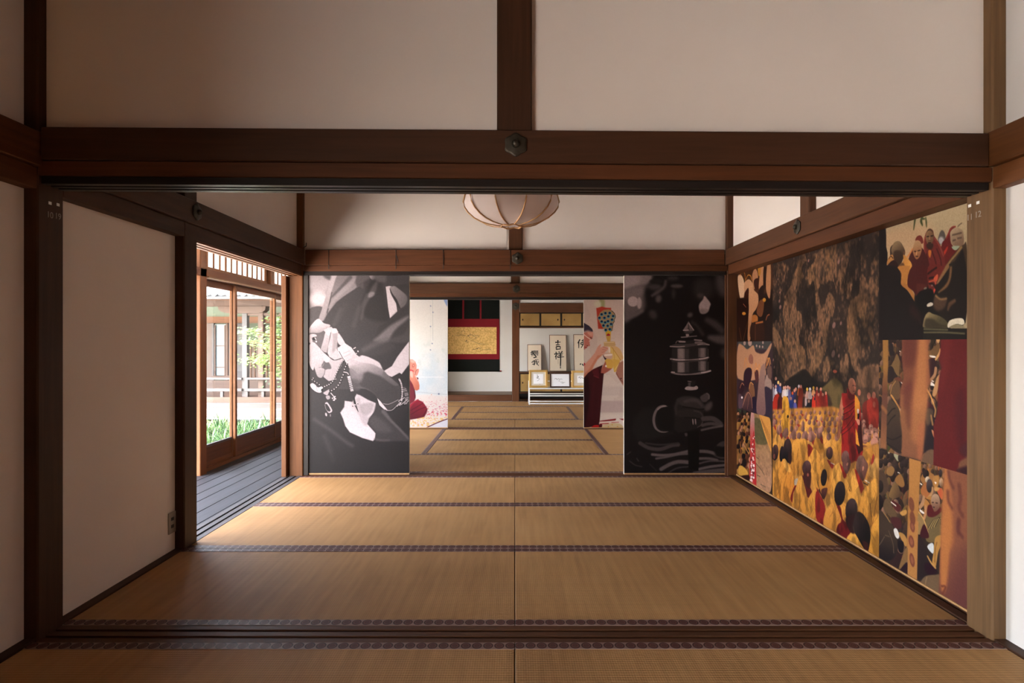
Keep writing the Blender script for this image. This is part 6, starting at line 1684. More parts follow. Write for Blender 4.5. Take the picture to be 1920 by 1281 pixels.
fig(P6, [(505, 400), (540, 440), (578, 520), (575, 640), (548, 700), (530, 790), (510, 780), (505, 560)], (206, 140, 46), .4, smooth=False)
fig(P6, [(515, 900), (545, 980), (560, 1100), (578, 1180), (520, 1140)], (210, 146, 52), .4, smooth=False)
fig(P6, [(545, 690), (575, 690), (570, 770), (550, 770)], (30, 22, 30), .4); fig(P6, [(525, 775), (575, 780), (575, 850), (550, 850)], (190, 130, 108), .4); fig(P6, [(540, 620), (566, 625), (562, 680), (542, 680)], (206, 196, 190), .4)
fig(P6, [(405, 260), (415, 190), (455, 150), (495, 180), (515, 250), (520, 320), (500, 380), (470, 400), (430, 360), (412, 310)], (196, 136, 108), .5, 1, (170, 100, 76), (1592, 712, 1604, 735))
for a, b_ in (((470, 268), (490, 262)), ((500, 270), (520, 274)), ((475, 350), (500, 352))): cv.line(P6([a, b_]), 1.2, (70, 40, 40), .4)
cv.line(P6([(497, 275), (503, 315)]), 1, (220, 160, 130), .4); cv.ell(*P6([(412, 290)])[0], 1, 2.4, (160, 96, 76), 0, .4)
# front rows, traced
def rb(Kf, pts, c=(214, 156, 66), c2=(176, 120, 46)):
    Q = Kf(pts); cv.poly(Q, c, .6, True, 1, c2, (Q[0][0], Q[0][1], Q[len(Q) // 2][0], Q[len(Q) // 2][1]))
fig(P7, [(0, 0), (55, 60), (60, 420), (45, 740), (-40, 700), (-40, 0)], (58, 40, 36), 1)
rb(P7, [(120, -20), (180, 60), (160, 160), (60, 300), (30, 100)])
for x0 in (430, 520):
    rb(P7, [(x0, -60), (x0 + 90, 0), (x0 + 100, 200), (x0 + 40, 420), (x0 - 60, 500), (x0 - 120, 300), (x0 - 70, 40)])
rb(P7, [(690, 90), (770, 180), (790, 280), (900, 180), (1000, 260), (1000, 700), (860, 620), (700, 700), (640, 400), (600, 280)])
for a, b_ in (((460, 90), (430, 260)), ((370, 120), (380, 180)), ((690, 260), (660, 320)), ((470, 280), (460, 380)), ((720, 420), (730, 560))): cv.line(P7([a, b_]), 1.4, (130, 84, 34), .7)
cv.poly(P7([(600, 20), (660, 60), (670, 110), (610, 220), (600, 120)]), (150, 42, 34), .5)
H1 = lambda Kf, x, y, rx, ry, c=(62, 42, 42), c2=(30, 22, 24), rot=4: cv.ell(Kf([(x, y)])[0][0], Kf([(x, y)])[0][1], rx, ry, c, rot, .8, 1, c2, (Kf([(x, y)])[0][0] - 1, Kf([(x, y)])[0][1] - ry * .6, Kf([(x, y)])[0][0] + 2, Kf([(x, y)])[0][1] + ry * .7))
H1(P7, 108, 150, 6.2, 15, (92, 62, 58), (56, 34, 32)); cv.ell(*P7([(95, 210)])[0], 2, 5, (140, 80, 66), 0, .8)
# first big back at the left
rb(P7, [(120, 300), (240, 240), (330, 350), (380, 520), (395, 660), (340, 800), (360, 960), (240, 900), (50, 760), (60, 560), (95, 400)], (206, 146, 60), (190, 124, 44))
H1(P7, 205, 170, 3.8, 15, (44, 32, 36), (28, 22, 26)); H1(P7, 290, 130, 8.6, 24, (70, 50, 50), (26, 20, 22)); cv.ell(*P7([(330, 230)])[0], 3.5, 12, (70, 38, 34), 0, 1.5); 
fig(P7, [(225, 300), (250, 240), (310, 330), (350, 440), (270, 420)], (214, 158, 74), .7)
for pts in ([(200, 560), (180, 700), (130, 800)], [(280, 500), (240, 660), (220, 860)], [(350, 520), (330, 680), (300, 800)], [(150, 700), (130, 810)], [(310, 740), (300, 800)]): cv.line(P7(pts), 1.5, (150, 96, 38), .8)
fig(P7, [(395, 660), (430, 650), (380, 760), (370, 900), (340, 860), (345, 790)], (120, 30, 28), .8)
cv.poly(P7([(400, 560), (450, 540), (440, 620), (400, 640)]), (166, 150, 130), .8)
# second
rb(P7, [(500, 500), (560, 650), (600, 820), (600, 860), (540, 1080), (380, 980), (370, 880), (420, 700), (450, 560)], (212, 154, 66), (188, 128, 50))
fig(P7, [(510, 480), (560, 560), (640, 680), (660, 760), (600, 830), (560, 680)], (96, 26, 28), .8)
H1(P7, 583, 380, 8.4, 14, (96, 66, 66), (62, 36, 34)); fig(P7, [(530, 480), (640, 430), (645, 600), (620, 700), (570, 640)], (72, 34, 32), 1); cv.ell(*P7([(600, 485)])[0], 1.8, 3.2, (150, 86, 70), 0, .5)
cv.line(P7([(410, 860), (415, 910)]), 1.6, (150, 96, 44), .7); cv.line(P7([(480, 880), (470, 1000)]), 1.4, (160, 104, 44), .8)
# third
rb(P7, [(720, 690), (760, 820), (800, 1000), (800, 1200), (700, 1140), (550, 1080), (590, 900), (640, 780)], (210, 152, 64), (190, 132, 52))
fig(P7, [(730, 670), (790, 800), (840, 900), (860, 1040), (870, 1240), (780, 1200), (790, 1000), (750, 820)], (132, 30, 28), .7)
H1(P7, 812, 560, 8.6, 18, (40, 30, 34), (28, 22, 24)); fig(P7, [(760, 700), (870, 680), (870, 800), (830, 850), (790, 780)], (66, 34, 32), 1)
cv.line(P7([(708, 90), (706, 1150)]), .5, (120, 84, 44), .3, .6)
# right side, near figures
H1(P8, 95, 60, 6.5, 12, (104, 70, 66), (74, 46, 42))
rb(P8, [(60, 100), (110, 240), (120, 380), (100, 480), (20, 560), (-60, 300), (-20, 180)]); fig(P8, [(65, 130), (140, 190), (125, 240), (90, 190)], (150, 44, 34), .5); cv.line(P8([(110, 170), (150, 190)]), 1.5, (210, 200, 190), .4)
H1(P8, 30, 340, 6, 16, (44, 34, 36), (28, 22, 24)); fig(P8, [(0, 480), (70, 460), (50, 560), (20, 580)], (84, 46, 42), .7)
fig(P8, [(-60, 500), (20, 600), (50, 720), (20, 860), (-60, 800)], (140, 34, 32), .8)
rb(P8, [(210, 170), (260, 330), (290, 400), (280, 700), (240, 820), (120, 640), (110, 480), (130, 260)], (216, 160, 72), (196, 138, 56))
fig(P8, [(210, 170), (290, 300), (260, 350), (235, 270)], (156, 46, 34), .5)
H1(P8, 275, 110, 7.4, 13, (126, 92, 84), (92, 60, 56)); fig(P8, [(240, 180), (320, 120), (335, 200), (290, 300)], (110, 72, 66), .8); cv.ell(*P8([(300, 185)])[0], 1.4, 3.2, (186, 130, 104), 15, .5)
rb(P8, [(380, 240), (450, 480), (430, 660), (440, 720), (300, 640), (275, 500), (290, 360), (340, 280)], (220, 164, 76), (204, 148, 62))
fig(P8, [(380, 245), (430, 300), (490, 470), (460, 530), (430, 440)], (166, 52, 36), .5)
fig(P8, [(405, 150), (440, 85), (500, 110), (535, 190), (520, 280), (480, 380), (440, 330), (400, 240)], (150, 112, 98), .8, 1, (100, 62, 54), (1608, 862, 1624, 892)); cv.ell(*P8([(478, 235)])[0], 1.8, 4.6, (180, 124, 100), 10, .6)
rb(P8, [(560, 400), (640, 360), (655, 760), (580, 900), (480, 780), (435, 700), (460, 520)], (214, 158, 68), (186, 130, 50)); rb(P8, [(480, 60), (570, 0), (600, 120), (560, 190), (520, 160)])
rb(P8, [(560, 180), (650, 120), (650, 340), (560, 330), (540, 260)], (206, 160, 90), (190, 140, 66)); fig(P8, [(590, 80), (605, 90), (600, 160), (565, 190)], (160, 50, 40), .6); cv.line(P8([(500, 370), (550, 400)]), 2.2, (206, 196, 180), .4); cv.line(P8([(485, 400), (530, 425)]), 2, (60, 44, 34), .5)
cv.line(P8([(560, 640), (580, 860)]), 1.8, (112, 66, 30), .8); cv.line(P8([(320, 480), (330, 495)]), 2, (110, 66, 30), .5); cv.line(P8([(640, 560), (600, 780)]), 1.4, (150, 96, 40), .7)
rb(P8, [(655, 760), (660, 1281), (540, 1200), (560, 1000), (590, 880)], (214, 158, 66), (196, 138, 50))
rb(P8, [(120, 640), (190, 740), (240, 860), (180, 960), (30, 900), (50, 720)], (204, 146, 66), (182, 124, 50)); rb(P8, [(240, 690), (280, 680), (275, 810), (245, 800)])
fig(P8, [(150, 590), (220, 680), (250, 820), (340, 900), (350, 980), (300, 1060), (180, 980), (190, 880), (230, 820)], (112, 26, 28), 1)
H1(P8, 212, 520, 10.5, 23, (52, 40, 42), (24, 20, 24)); rb(P8, [(370, 960), (440, 1040), (490, 1180), (300, 1060), (330, 980)], (214, 158, 68), (200, 142, 56))
H1(P8, 345, 710, 11.5, 22, (74, 56, 56), (30, 24, 26)); fig(P8, [(280, 800), (430, 760), (400, 960), (330, 960)], (54, 26, 28), 2)
fig(P8, [(370, 850), (400, 740), (470, 750), (540, 860), (565, 1000), (545, 1150), (520, 1200), (480, 1140), (400, 1000), (360, 930)], (62, 48, 46), 1, 1, (26, 20, 22), (1603, 965, 1625, 1000))
fig(P8, [(470, 1060), (540, 1100), (520, 1200), (480, 1120)], (70, 32, 28), 1.5)
R5 = random.Random(77)
for k in range(260):
    x = R5.uniform(1450, 1643); y = R5.uniform(772, 1010)
    if y > 893 + (x - 1384) * .59 - 4: continue
    c_ = cv.a[min(cv.h - 1, max(0, int(cv.tc(x, y)[1]))), min(cv.w - 1, max(0, int(cv.tc(x, y)[0])))] * 255
    if c_[0] < 160 or c_[2] > 110: continue
    s = 2 + (y - 770) * .06
    if R5.random() < .7: cv.line([(x, y - s), (x + R5.uniform(-.4, .5) * s, y), (x + R5.uniform(-.8, .4) * s, y + s * 1.4)], [.3, .5 + s * .05, .2], (124, 78, 34), .6, .65)
    else: cv.line([(x, y - s), (x + R5.uniform(-.4, .4) * s, y + s)], [.3, .6 + s * .08, .3], (236, 190, 110), .8, .6)
yy, xx = np.mgrid[0:h, 0:w]
zr = 1 - yy / h
low = (1 - sst(.40, .47, zr))
st1 = fbm(h, w, 26, 12, 3)
cv.a *= 1 - (low * np.clip((.54 - st1) * 1.5, 0, .26))[..., None]
cv.a *= 1 - ((1 - low) * np.clip((.5 - fbm(h, w, 40, 26, 2)) * 1.2, 0, .3))[..., None]
cv.grain(.14, 1.6, 1.4)
put(cv, GM)

# ======== right column top: hooded figures before a pale sky
def col_r(z0, z1, base): return wallc(DCOL[2], DCOL[3], z0, z1, 370, base)
cv = col_r(ZM1, ZT, (176, 160, 128))
h, w = cv.h, cv.w
cv.a *= (0.86 + .2 * fbm(h, w, 80, 80, 2))[..., None]
A, B = K(1640, 380, 9.85), K(1640, 500, 9.149)
cv.poly(A([(200, 560), (900, 400), (1100, 620), (1000, 1000), (300, 1000)]), (186, 152, 118), 12, alpha=.6)
for pts, ww in (([(745, 320), (735, 400), (722, 500)], [4, 3, 1.5]), ([(880, 270), (860, 340), (885, 420)], [4, 5, 2]), ([(945, 280), (955, 370), (960, 450)], [2, 3, 1.2]), ([(880, 300), (920, 300)], 2.4)):
    cv.line(A(pts), ww, (70, 78, 42), 1.2)
cv.poly(A([(-20, 480), (205, 430), (215, 620), (215, 820), (240, 930), (240, 1100), (220, 1160), (400, 1200), (560, 1281), (560, 2400), (-20, 2400)]), (32, 24, 26), 1.0, False)
def P(Kf, pts, col, soft=.6, al=1, c2=None, g=None, sm_=True): cv.poly(Kf(pts), col, soft, sm_, al, c2, g)
P(A, [(290, 980), (285, 860), (320, 790), (380, 780), (330, 980)], (74, 56, 48)); P(A, [(225, 1130), (270, 1000), (330, 960), (370, 1010), (360, 1100), (300, 1200)], (176, 128, 72)); cv.line(A([(265, 1040), (300, 990), (340, 1030)]), 1.4, (70, 40, 30), .5)
P(A, [(755, 700), (780, 630), (840, 605), (885, 650), (900, 740), (850, 760)], (118, 50, 42))
P(A, [(1170, 690), (1200, 570), (1240, 510), (1285, 540), (1310, 640), (1280, 740), (1200, 780)], (92, 86, 80), 1); cv.ell(*A([(1232, 700)])[0], 5, 7, (160, 160, 160), 0, 2)
P(A, [(1230, 820), (1300, 680), (1360, 560), (1400, 470), (1490, 445), (1430, 520), (1400, 640), (1420, 760), (1500, 860), (1560, 900), (1560, 1500), (1180, 1500)], (104, 32, 32), .8)
cv.line(A([(1490, 445), (1430, 460), (1380, 540), (1330, 660)]), 2.2, (138, 54, 44), .8)
P(A, [(1260, 940), (1350, 810), (1330, 900), (1280, 980)], (178, 60, 42), 1.5)
# right elder with mask
P(A, [(1400, 640), (1395, 560), (1440, 490), (1520, 460), (1590, 490), (1640, 560), (1640, 780), (1540, 810), (1480, 800), (1430, 760)], (166, 150, 122), .6, 1, (128, 104, 84), (1785, 430, 1796, 458))
for a, b_ in (((1450, 700), (1490, 690)), ((1540, 660), (1600, 650)), ((1440, 600), (1600, 560))): cv.line(A([a, b_]), 2.2, (84, 66, 56), 1, .8)
P(A, [(1435, 810), (1560, 800), (1540, 850), (1490, 880), (1440, 850)], (146, 164, 142), .6); cv.line(A([(1540, 440), (1580, 400), (1610, 380)]), 1.6, (110, 96, 76), .8)
P(A, [(1640, 780), (1560, 830), (1490, 920), (1380, 1060), (1290, 1200), (1240, 1281), (1240, 1500), (1700, 1500), (1700, 780)], (74, 58, 44), 1)
P(A, [(1640, 900), (1560, 960), (1480, 1100), (1430, 1281), (1430, 1500), (1700, 1500)], (34, 28, 28), 2)
cv.line(A([(1600, 830), (1500, 960), (1400, 1080), (1280, 1270)]), [4, 3, 3, 4], (142, 116, 74), 1.2)
# centre tall hooded monk
P(A, [(920, 680), (940, 580), (985, 500), (1030, 482), (1080, 520), (1105, 620), (1180, 730), (1240, 840), (1290, 1000), (1290, 1500), (960, 1500), (930, 1000), (905, 880)], (112, 46, 42), .8)
cv.line(A([(930, 640), (915, 800), (960, 1100)]), 2, (142, 66, 56), 1); cv.line(A([(1110, 660), (1200, 800), (1270, 980)]), 2.2, (140, 70, 60), 1.2)
for pts in ([(1060, 900), (1130, 1100), (1150, 1281)], [(1150, 860), (1220, 1050), (1240, 1250)], [(960, 950), (1000, 1150)]): cv.line(A(pts), 2, (76, 28, 32), 1)
P(A, [(945, 620), (965, 540), (1020, 500), (1070, 530), (1095, 600), (1090, 680), (1060, 750), (1020, 780), (975, 750), (950, 690)], (140, 112, 80), .6, 1, (106, 78, 56), (1736, 440, 1748, 455))
P(A, [(960, 560), (985, 500), (1030, 484), (1070, 520), (1080, 560), (1040, 520), (990, 520)], (84, 64, 46), .7)
for a, b_ in (((965, 630), (1000, 625)), ((1040, 618), (1078, 612)), ((995, 745), (1035, 740))): cv.line(A([a, b_]), 1.8, (52, 34, 28), .5)
cv.line(A([(1018, 640), (1012, 690), (1030, 692)]), 1.4, (166, 136, 98), .5); P(A, [(1000, 690), (1045, 690), (1040, 702), (1005, 703)], (84, 58, 42), .6)
P(A, [(960, 770), (1080, 760), (1060, 860), (980, 850)], (66, 44, 38), 1); P(A, [(1000, 880), (1045, 890), (1040, 970), (1020, 1020), (995, 960)], (190, 118, 52), .8)
# monk with lowered face
P(A, [(640, 1000), (700, 860), (760, 800), (880, 840), (960, 1000), (1010, 1200), (980, 1500), (620, 1500), (600, 1200)], (80, 34, 34), .8)
cv.line(A([(700, 860), (640, 960), (600, 1010)]), 3, (196, 128, 72), 1.5)
P(A, [(720, 800), (745, 720), (790, 695), (845, 720), (870, 800), (865, 900), (830, 1000), (780, 1048), (735, 1000), (705, 900)], (170, 140, 104), .6, 1, (150, 104, 68), (1718, 452, 1716, 480))
for a, b_ in (((735, 900), (770, 905)), ((800, 890), (840, 880)), ((765, 995), (800, 992))): cv.line(A([a, b_]), 1.7, (70, 42, 32), .6)
cv.line(A([(778, 910), (772, 960)]), 1.6, (206, 160, 110), .5)
# nearest bowed head
P(A, [(310, 880), (340, 770), (400, 715), (470, 720), (520, 790), (560, 880), (560, 960), (520, 1060), (480, 1140), (420, 1160), (370, 1080), (340, 980)], (132, 112, 84), .7, 1, (70, 52, 42), (1681, 458, 1686, 484))
P(A, [(360, 900), (480, 900), (510, 1020), (470, 1150), (410, 1150), (360, 1040)], (66, 50, 40), 2, .85); cv.ell(*A([(545, 925)])[0], 2, 3.5, (104, 74, 54), 0, .8)
P(A, [(530, 960), (600, 1020), (670, 1100), (690, 1180), (660, 1300), (640, 1430), (620, 1560), (620, 1700), (480, 1700), (500, 1400), (460, 1180), (530, 1080)], (176, 126, 60), .9, 1, (206, 152, 74), (1690, 490, 1704, 500))
P(A, [(460, 1150), (540, 1120), (560, 1281), (500, 1400), (430, 1300)], (112, 80, 52), 1.5)
P(A, [(350, 1060), (440, 1160), (470, 1281), (300, 1281), (230, 1180)], (52, 26, 28), 1)
# lower half
P(B, [(60, -40), (400, 0), (450, 120), (455, 290), (560, 400), (700, 600), (790, 800), (850, 1000), (850, 1320), (-20, 1320), (-20, -40)], (34, 25, 27), 1.2, 1, None, None, False)
P(B, [(400, 0), (640, 0), (600, 180), (560, 310), (490, 320), (450, 280), (460, 120)], (176, 124, 62), .8); cv.line(B([(620, 0), (590, 170), (560, 300)]), 4, (204, 148, 72), 1.2)
P(B, [(455, 290), (550, 300), (620, 380), (680, 480), (715, 590), (700, 620), (650, 540), (580, 420), (480, 340)], (166, 116, 60), 1)
P(B, [(700, 400), (1000, 300), (1300, 300), (1300, 1060), (780, 1060)], (28, 23, 24), 2); P(B, [(560, 300), (640, 0), (920, 0), (930, 200), (920, 320), (850, 420), (720, 500), (660, 420)], (82, 32, 32), 1); P(B, [(640, 640), (760, 760), (800, 980), (700, 900), (600, 780)], (60, 34, 32), 6, .7)
P(B, [(920, 0), (1180, 0), (1120, 200), (1060, 300), (980, 500), (930, 400)], (112, 44, 38), 1)
for pts in ([(920, 120), (1000, 60), (1060, 20)], [(940, 200), (1020, 190), (1070, 240)], [(940, 290), (1000, 300), (1040, 350)]): cv.line(B(pts), 3, (52, 24, 26), 1)
P(B, [(1010, 210), (1080, 130), (1085, 200), (1060, 260)], (190, 92, 62), .8); cv.line(B([(1030, 400), (990, 500)]), 3.4, (190, 74, 56), .8); cv.line(B([(940, 260), (1020, 240), (1050, 290)]), 2.4, (176, 84, 60), .8)
P(B, [(720, 300), (830, 300), (900, 340), (830, 460), (740, 460)], (94, 44, 38), 1.5); cv.ell(*B([(870, 375)])[0], 3, 2.2, (130, 128, 116), -30, .8); cv.ell(*B([(985, 325)])[0], 1.6, 1.6, (130, 120, 112), 0, .6); cv.ell(*B([(938, 497)])[0], 2, 1.8, (170, 168, 140), -30, .6)
P(B, [(760, 440), (960, 380), (1020, 480), (990, 620), (900, 800), (800, 780), (720, 620)], (24, 20, 20), 1.5)
P(B, [(1280, -40), (1560, -40), (1560, 960), (1250, 940), (1100, 800), (990, 700), (1040, 480), (1060, 320), (1140, 180)], (38, 30, 28), 1.2)
cv.line(B([(1250, 0), (1160, 150), (1080, 280)]), [7, 5, 3], (136, 106, 70), 1.4); cv.line(B([(1310, 20), (1290, 200), (1230, 330), (1100, 440)]), [4, 4, 5, 2], (124, 94, 62), 1.8)
P(B, [(1040, 490), (1120, 540), (1240, 540), (1200, 700), (1080, 760), (1010, 660)], (86, 66, 52), 3); cv.line(B([(1050, 500), (1130, 560), (1230, 550)]), 2.6, (136, 108, 74), 1.4); cv.line(B([(1370, 590), (1290, 650), (1260, 740)]), [5, 6, 3], (98, 74, 54), 2)
P(B, [(900, 650), (960, 615), (1000, 630), (990, 670), (910, 690)], (190, 184, 170), .6)
P(B, [(835, 960), (870, 840), (930, 780), (1000, 810), (1120, 850), (1220, 920), (1265, 990), (1240, 1060), (1100, 1050), (850, 1050)], (146, 132, 98), .9, 1, (84, 78, 56), (1740, 590, 1750, 612))
P(B, [(880, 900), (1000, 900), (1100, 980), (1230, 1030), (1000, 1050), (870, 1040)], (62, 56, 44), 2.5, .85)
P(B, [(1255, 990), (1300, 920), (1430, 885), (1520, 900), (1540, 980), (1490, 1000), (1400, 985), (1270, 1050)], (204, 200, 182), .5); P(B, [(1280, 1050), (1380, 990), (1480, 1000), (1540, 1030), (1530, 1050)], (140, 132, 106), .7)
P(B, [(835, 1060), (1660, 1060), (1660, 1320), (835, 1320)], (38, 34, 32), .7, 1, None, None, False); cv.line(B([(850, 1072), (1100, 1080), (1250, 1085)]), 2.6, (92, 90, 68), .8); cv.line(B([(850, 1130), (1200, 1130), (1540, 1150)]), 2.4, (98, 94, 70), .8)
cv.grain(.12, 1.6, 1.6)
put(cv, GM)

# ======== generated crowd used behind the drapes of the two lower photos
def crowd(cv, x0, x1, y0, y1, s0, s1, cols, seed, heads=((86, 66, 56), (150, 116, 96), (60, 46, 44))):
    R = random.Random(seed); y = y0
    while y < y1:
        t = (y - y0) / max(1, y1 - y0); s = s0 + (s1 - s0) * t; x = x0 + R.uniform(0, s)
        while x < x1:
            c = R.choice(cols); yy_ = y + R.uniform(-.2, .2) * s; w_r = s * .8
            cv.poly([(x - w_r * .3, yy_ + s * .3), (x - w_r, yy_ + s), (x - w_r * 1.1, yy_ + s * 2.3), (x + w_r * 1.0, yy_ + s * 2.3), (x + w_r * .8, yy_ + s * .8), (x + w_r * .3, yy_ + s * .3)], c, .6, True, 1,
                    tuple(v * .5 for v in c), (x - w_r * .5, yy_ + s * .4, x + w_r, yy_ + s * 2.2))
            for q in range(3):
                a = R.uniform(-.7, .5); cv.line([(x + a * w_r, yy_ + s * .6), (x + (a + R.uniform(-.3, .5)) * w_r, yy_ + s * 1.8)], s * .06, tuple(min(255, v * R.choice([1.35, .5])) for v in c), .4, .8)
            hc = R.choice(heads); cv.ell(x, yy_, s * .3, s * .46, hc, R.uniform(-10, 10), .5, 1, tuple(v * .6 for v in hc), (x - s * .2, yy_ - s * .2, x + s * .3, yy_ + s * .4))
            if R.random() < .12: cv.line([(x + w_r * .3, yy_ + s * 1.3), (x + w_r * .9, yy_ + s * 1.5)], s * .16, (214, 208, 200), .4)
            x += s * R.uniform(1.0, 1.7)
        y += s * .85
TAN = [(120, 92, 62), (98, 76, 56), (74, 56, 50), (134, 98, 58), (66, 44, 44)]

# ======== right column middle: drapes with a red cloth
cv = col_r(ZM2, ZM1, (62, 48, 46))
A, B = K(1640, 620, 9.149), K(1640, 740, 8.537)
crowd(cv, 1645, 1700, 634, 880, 8, 26, TAN, 3)
crowd(cv, 1738, 1768, 634, 880, 8, 22, TAN + [(150, 108, 66)], 4)
# two large backs seen between the drapes
P(A, [(230, 620), (290, 590), (330, 520), (380, 400), (430, 520), (420, 700), (420, 780), (380, 760), (300, 640)], (124, 100, 66), .8); P(A, [(220, 640), (290, 610), (340, 700), (320, 860), (230, 880), (210, 760)], (54, 42, 44), .8)
P(A, [(350, 860), (420, 880), (440, 1020), (430, 1160), (380, 1190), (270, 1090), (270, 1000)], (108, 84, 60), .9); cv.line(A([(360, 870), (300, 960), (270, 1080)]), 1.6, (166, 128, 78), .7); cv.line(A([(290, 1110), (350, 1200), (400, 1281)]), 2.4, (206, 160, 92), .6)
P(A, [(380, 190), (430, 170), (460, 220), (440, 300), (390, 280)], (70, 50, 46), .8); P(A, [(250, 250), (310, 230), (320, 400), (260, 420)], (44, 36, 42), 1)
P(A, [(340, 830), (420, 800), (520, 900), (440, 880)], (110, 66, 50), .8); cv.poly(A([(450, 880), (530, 930), (480, 925)]), (220, 218, 216), .5)
P(B, [(230, 100), (270, 90), (390, 220), (430, 420), (440, 640), (430, 900), (380, 940), (200, 780), (195, 500), (200, 240)], (88, 72, 58), .9, 1, (60, 48, 46), (1668, 760, 1680, 840))
cv.line(B([(260, 10), (330, 110), (400, 220), (430, 330)]), [2.5, 3, 4, 5], (186, 138, 78), .9)
for pts in ([(210, 480), (260, 400), (330, 330)], [(200, 690), (300, 720), (430, 660)], [(200, 790), (300, 850), (430, 930)], [(210, 330), (280, 240), (330, 220)]): cv.line(B(pts), 2, (44, 36, 38), 1)
P(B, [(400, 230), (470, 225), (480, 320), (450, 350), (430, 280)], (196, 184, 178), .9)
P(B, [(450, 60), (560, 100), (480, 300), (420, 240), (350, 100)], (82, 50, 48), 2, .6)
# right gap
P(A, [(940, 380), (1100, 220), (1110, 400), (1000, 470)], (120, 92, 60), .8); P(A, [(1050, 130), (1120, 150), (1090, 220)], (200, 160, 110), .8); cv.line(A([(1130, 330), (1110, 400), (1030, 520)]), [4, 4, 3], (206, 160, 104), .6)
cv.poly(A([(945, 425), (1040, 440), (1040, 465), (960, 455)]), (226, 224, 222), .5); P(A, [(930, 490), (1040, 500), (1040, 700), (950, 820), (935, 650)], (60, 32, 40), 1)
cv.line(A([(1050, 650), (1030, 760), (960, 850)]), [5, 5, 4], (170, 130, 96), .7); cv.poly(A([(970, 880), (1030, 930), (1020, 960), (960, 940)]), (224, 222, 220), .5); P(A, [(960, 950), (1020, 960), (1000, 1020), (960, 1010)], (40, 28, 34), .8)
P(A, [(1070, 800), (1120, 760), (1090, 1000), (1040, 1120), (990, 1100), (1040, 900)], (186, 144, 100), .8); cv.line(A([(890, 1000), (960, 1120), (1020, 1281)]), 3, (206, 154, 90), .8)
P(B, [(840, 110), (950, 190), (950, 240), (830, 240)], (76, 34, 44), 1); P(B, [(820, 240), (960, 240), (980, 560), (940, 900), (780, 920), (800, 500)], (50, 40, 48), 1.5); P(B, [(820, 240), (940, 260), (880, 480), (830, 460)], (92, 76, 64), 2)
cv.line(B([(950, 170), (975, 250), (960, 350)]), 3, (168, 130, 84), .8); cv.line(B([(905, 340), (930, 480)]), 3.4, (160, 122, 80), .9); P(B, [(915, 560), (990, 640), (960, 700), (930, 640)], (196, 136, 96), .7); cv.poly(B([(965, 410), (1010, 410), (1000, 450)]), (226, 180, 186), .6)
P(B, [(840, 900), (960, 900), (960, 1130), (740, 1060)], (118, 92, 72), 1.5)
# blurred drapes
P(A, [(135, 120), (235, 120), (235, 600), (225, 760), (215, 1300), (130, 1300), (130, 900), (150, 760), (145, 500)], (158, 118, 64), 1.8, 1, (112, 70, 56), (1660, 690, 1660, 740), False)
P(B, [(120, 0), (205, 0), (185, 880), (90, 850), (105, 400)], (112, 74, 60), 1.8, 1, (150, 104, 70), (1658, 760, 1656, 840), False); cv.line(B([(120, 200), (160, 240), (185, 280)]), 6, (160, 112, 66), 3, .8)
P(A, [(470, 120), (960, 120), (910, 340), (940, 700), (960, 900), (900, 1010), (890, 1300), (430, 1300), (440, 1000), (500, 820), (470, 500)], (132, 82, 62), 2.2, 1, None, None, False)
P(B, [(420, 0), (850, 0), (830, 240), (800, 500), (780, 900), (750, 1060), (430, 980), (440, 640), (410, 400)], (150, 104, 70), 2.6, 1, (140, 94, 70), (1700, 760, 1700, 860), False)
cv.poly(A([(740, 120), (900, 120), (920, 700), (880, 1300), (640, 1300), (700, 800)]), (184, 126, 80), 9, alpha=.9); cv.poly(A([(520, 120), (720, 120), (700, 500), (620, 620), (500, 560)]), (112, 62, 54), 8, alpha=.9)
cv.poly(A([(520, 950), (640, 900), (600, 1300), (500, 1300)]), (118, 64, 58), 7, alpha=.85); cv.poly(B([(500, 0), (620, 0), (610, 400), (560, 560), (500, 400)]), (120, 72, 58), 6, alpha=.8); cv.poly(B([(620, 0), (840, 0), (780, 700), (600, 700)]), (180, 122, 78), 8, alpha=.7)
cv.poly(B([(700, 500), (800, 500), (760, 1000), (690, 1000)]), (176, 110, 76), 5, alpha=.7)
P(A, [(1130, 120), (1600, 120), (1600, 1400), (1100, 1400), (1080, 1100), (1110, 800), (1150, 640), (1100, 500), (1130, 350)], (108, 36, 40), 1.8, 1, None, None, False)
P(B, [(1020, 0), (1500, 0), (1500, 1300), (940, 1150), (950, 700), (940, 500), (1000, 300)], (108, 36, 40), 1.6, 1, None, None, False)
cv.poly(A([(1180, 120), (1320, 120), (1200, 900), (1130, 900)]), (124, 46, 46), 7, alpha=.6); cv.poly(B([(1300, 0), (1450, 0), (1450, 900), (1320, 700)]), (86, 32, 42), 9, alpha=.7)
P(B, [(1340, 1160), (1360, 1080), (1430, 1030), (1500, 1000), (1500, 1300), (1330, 1220)], (128, 88, 66), 2); P(B, [(1360, 870), (1500, 760), (1500, 1000), (1400, 960)], (84, 44, 52), 4, .8); P(B, [(1340, 1190), (1500, 1150), (1500, 1300), (1330, 1230)], (66, 34, 44), 3)
cv.grain(.1, 1.8, 1.8)
put(cv, GM)

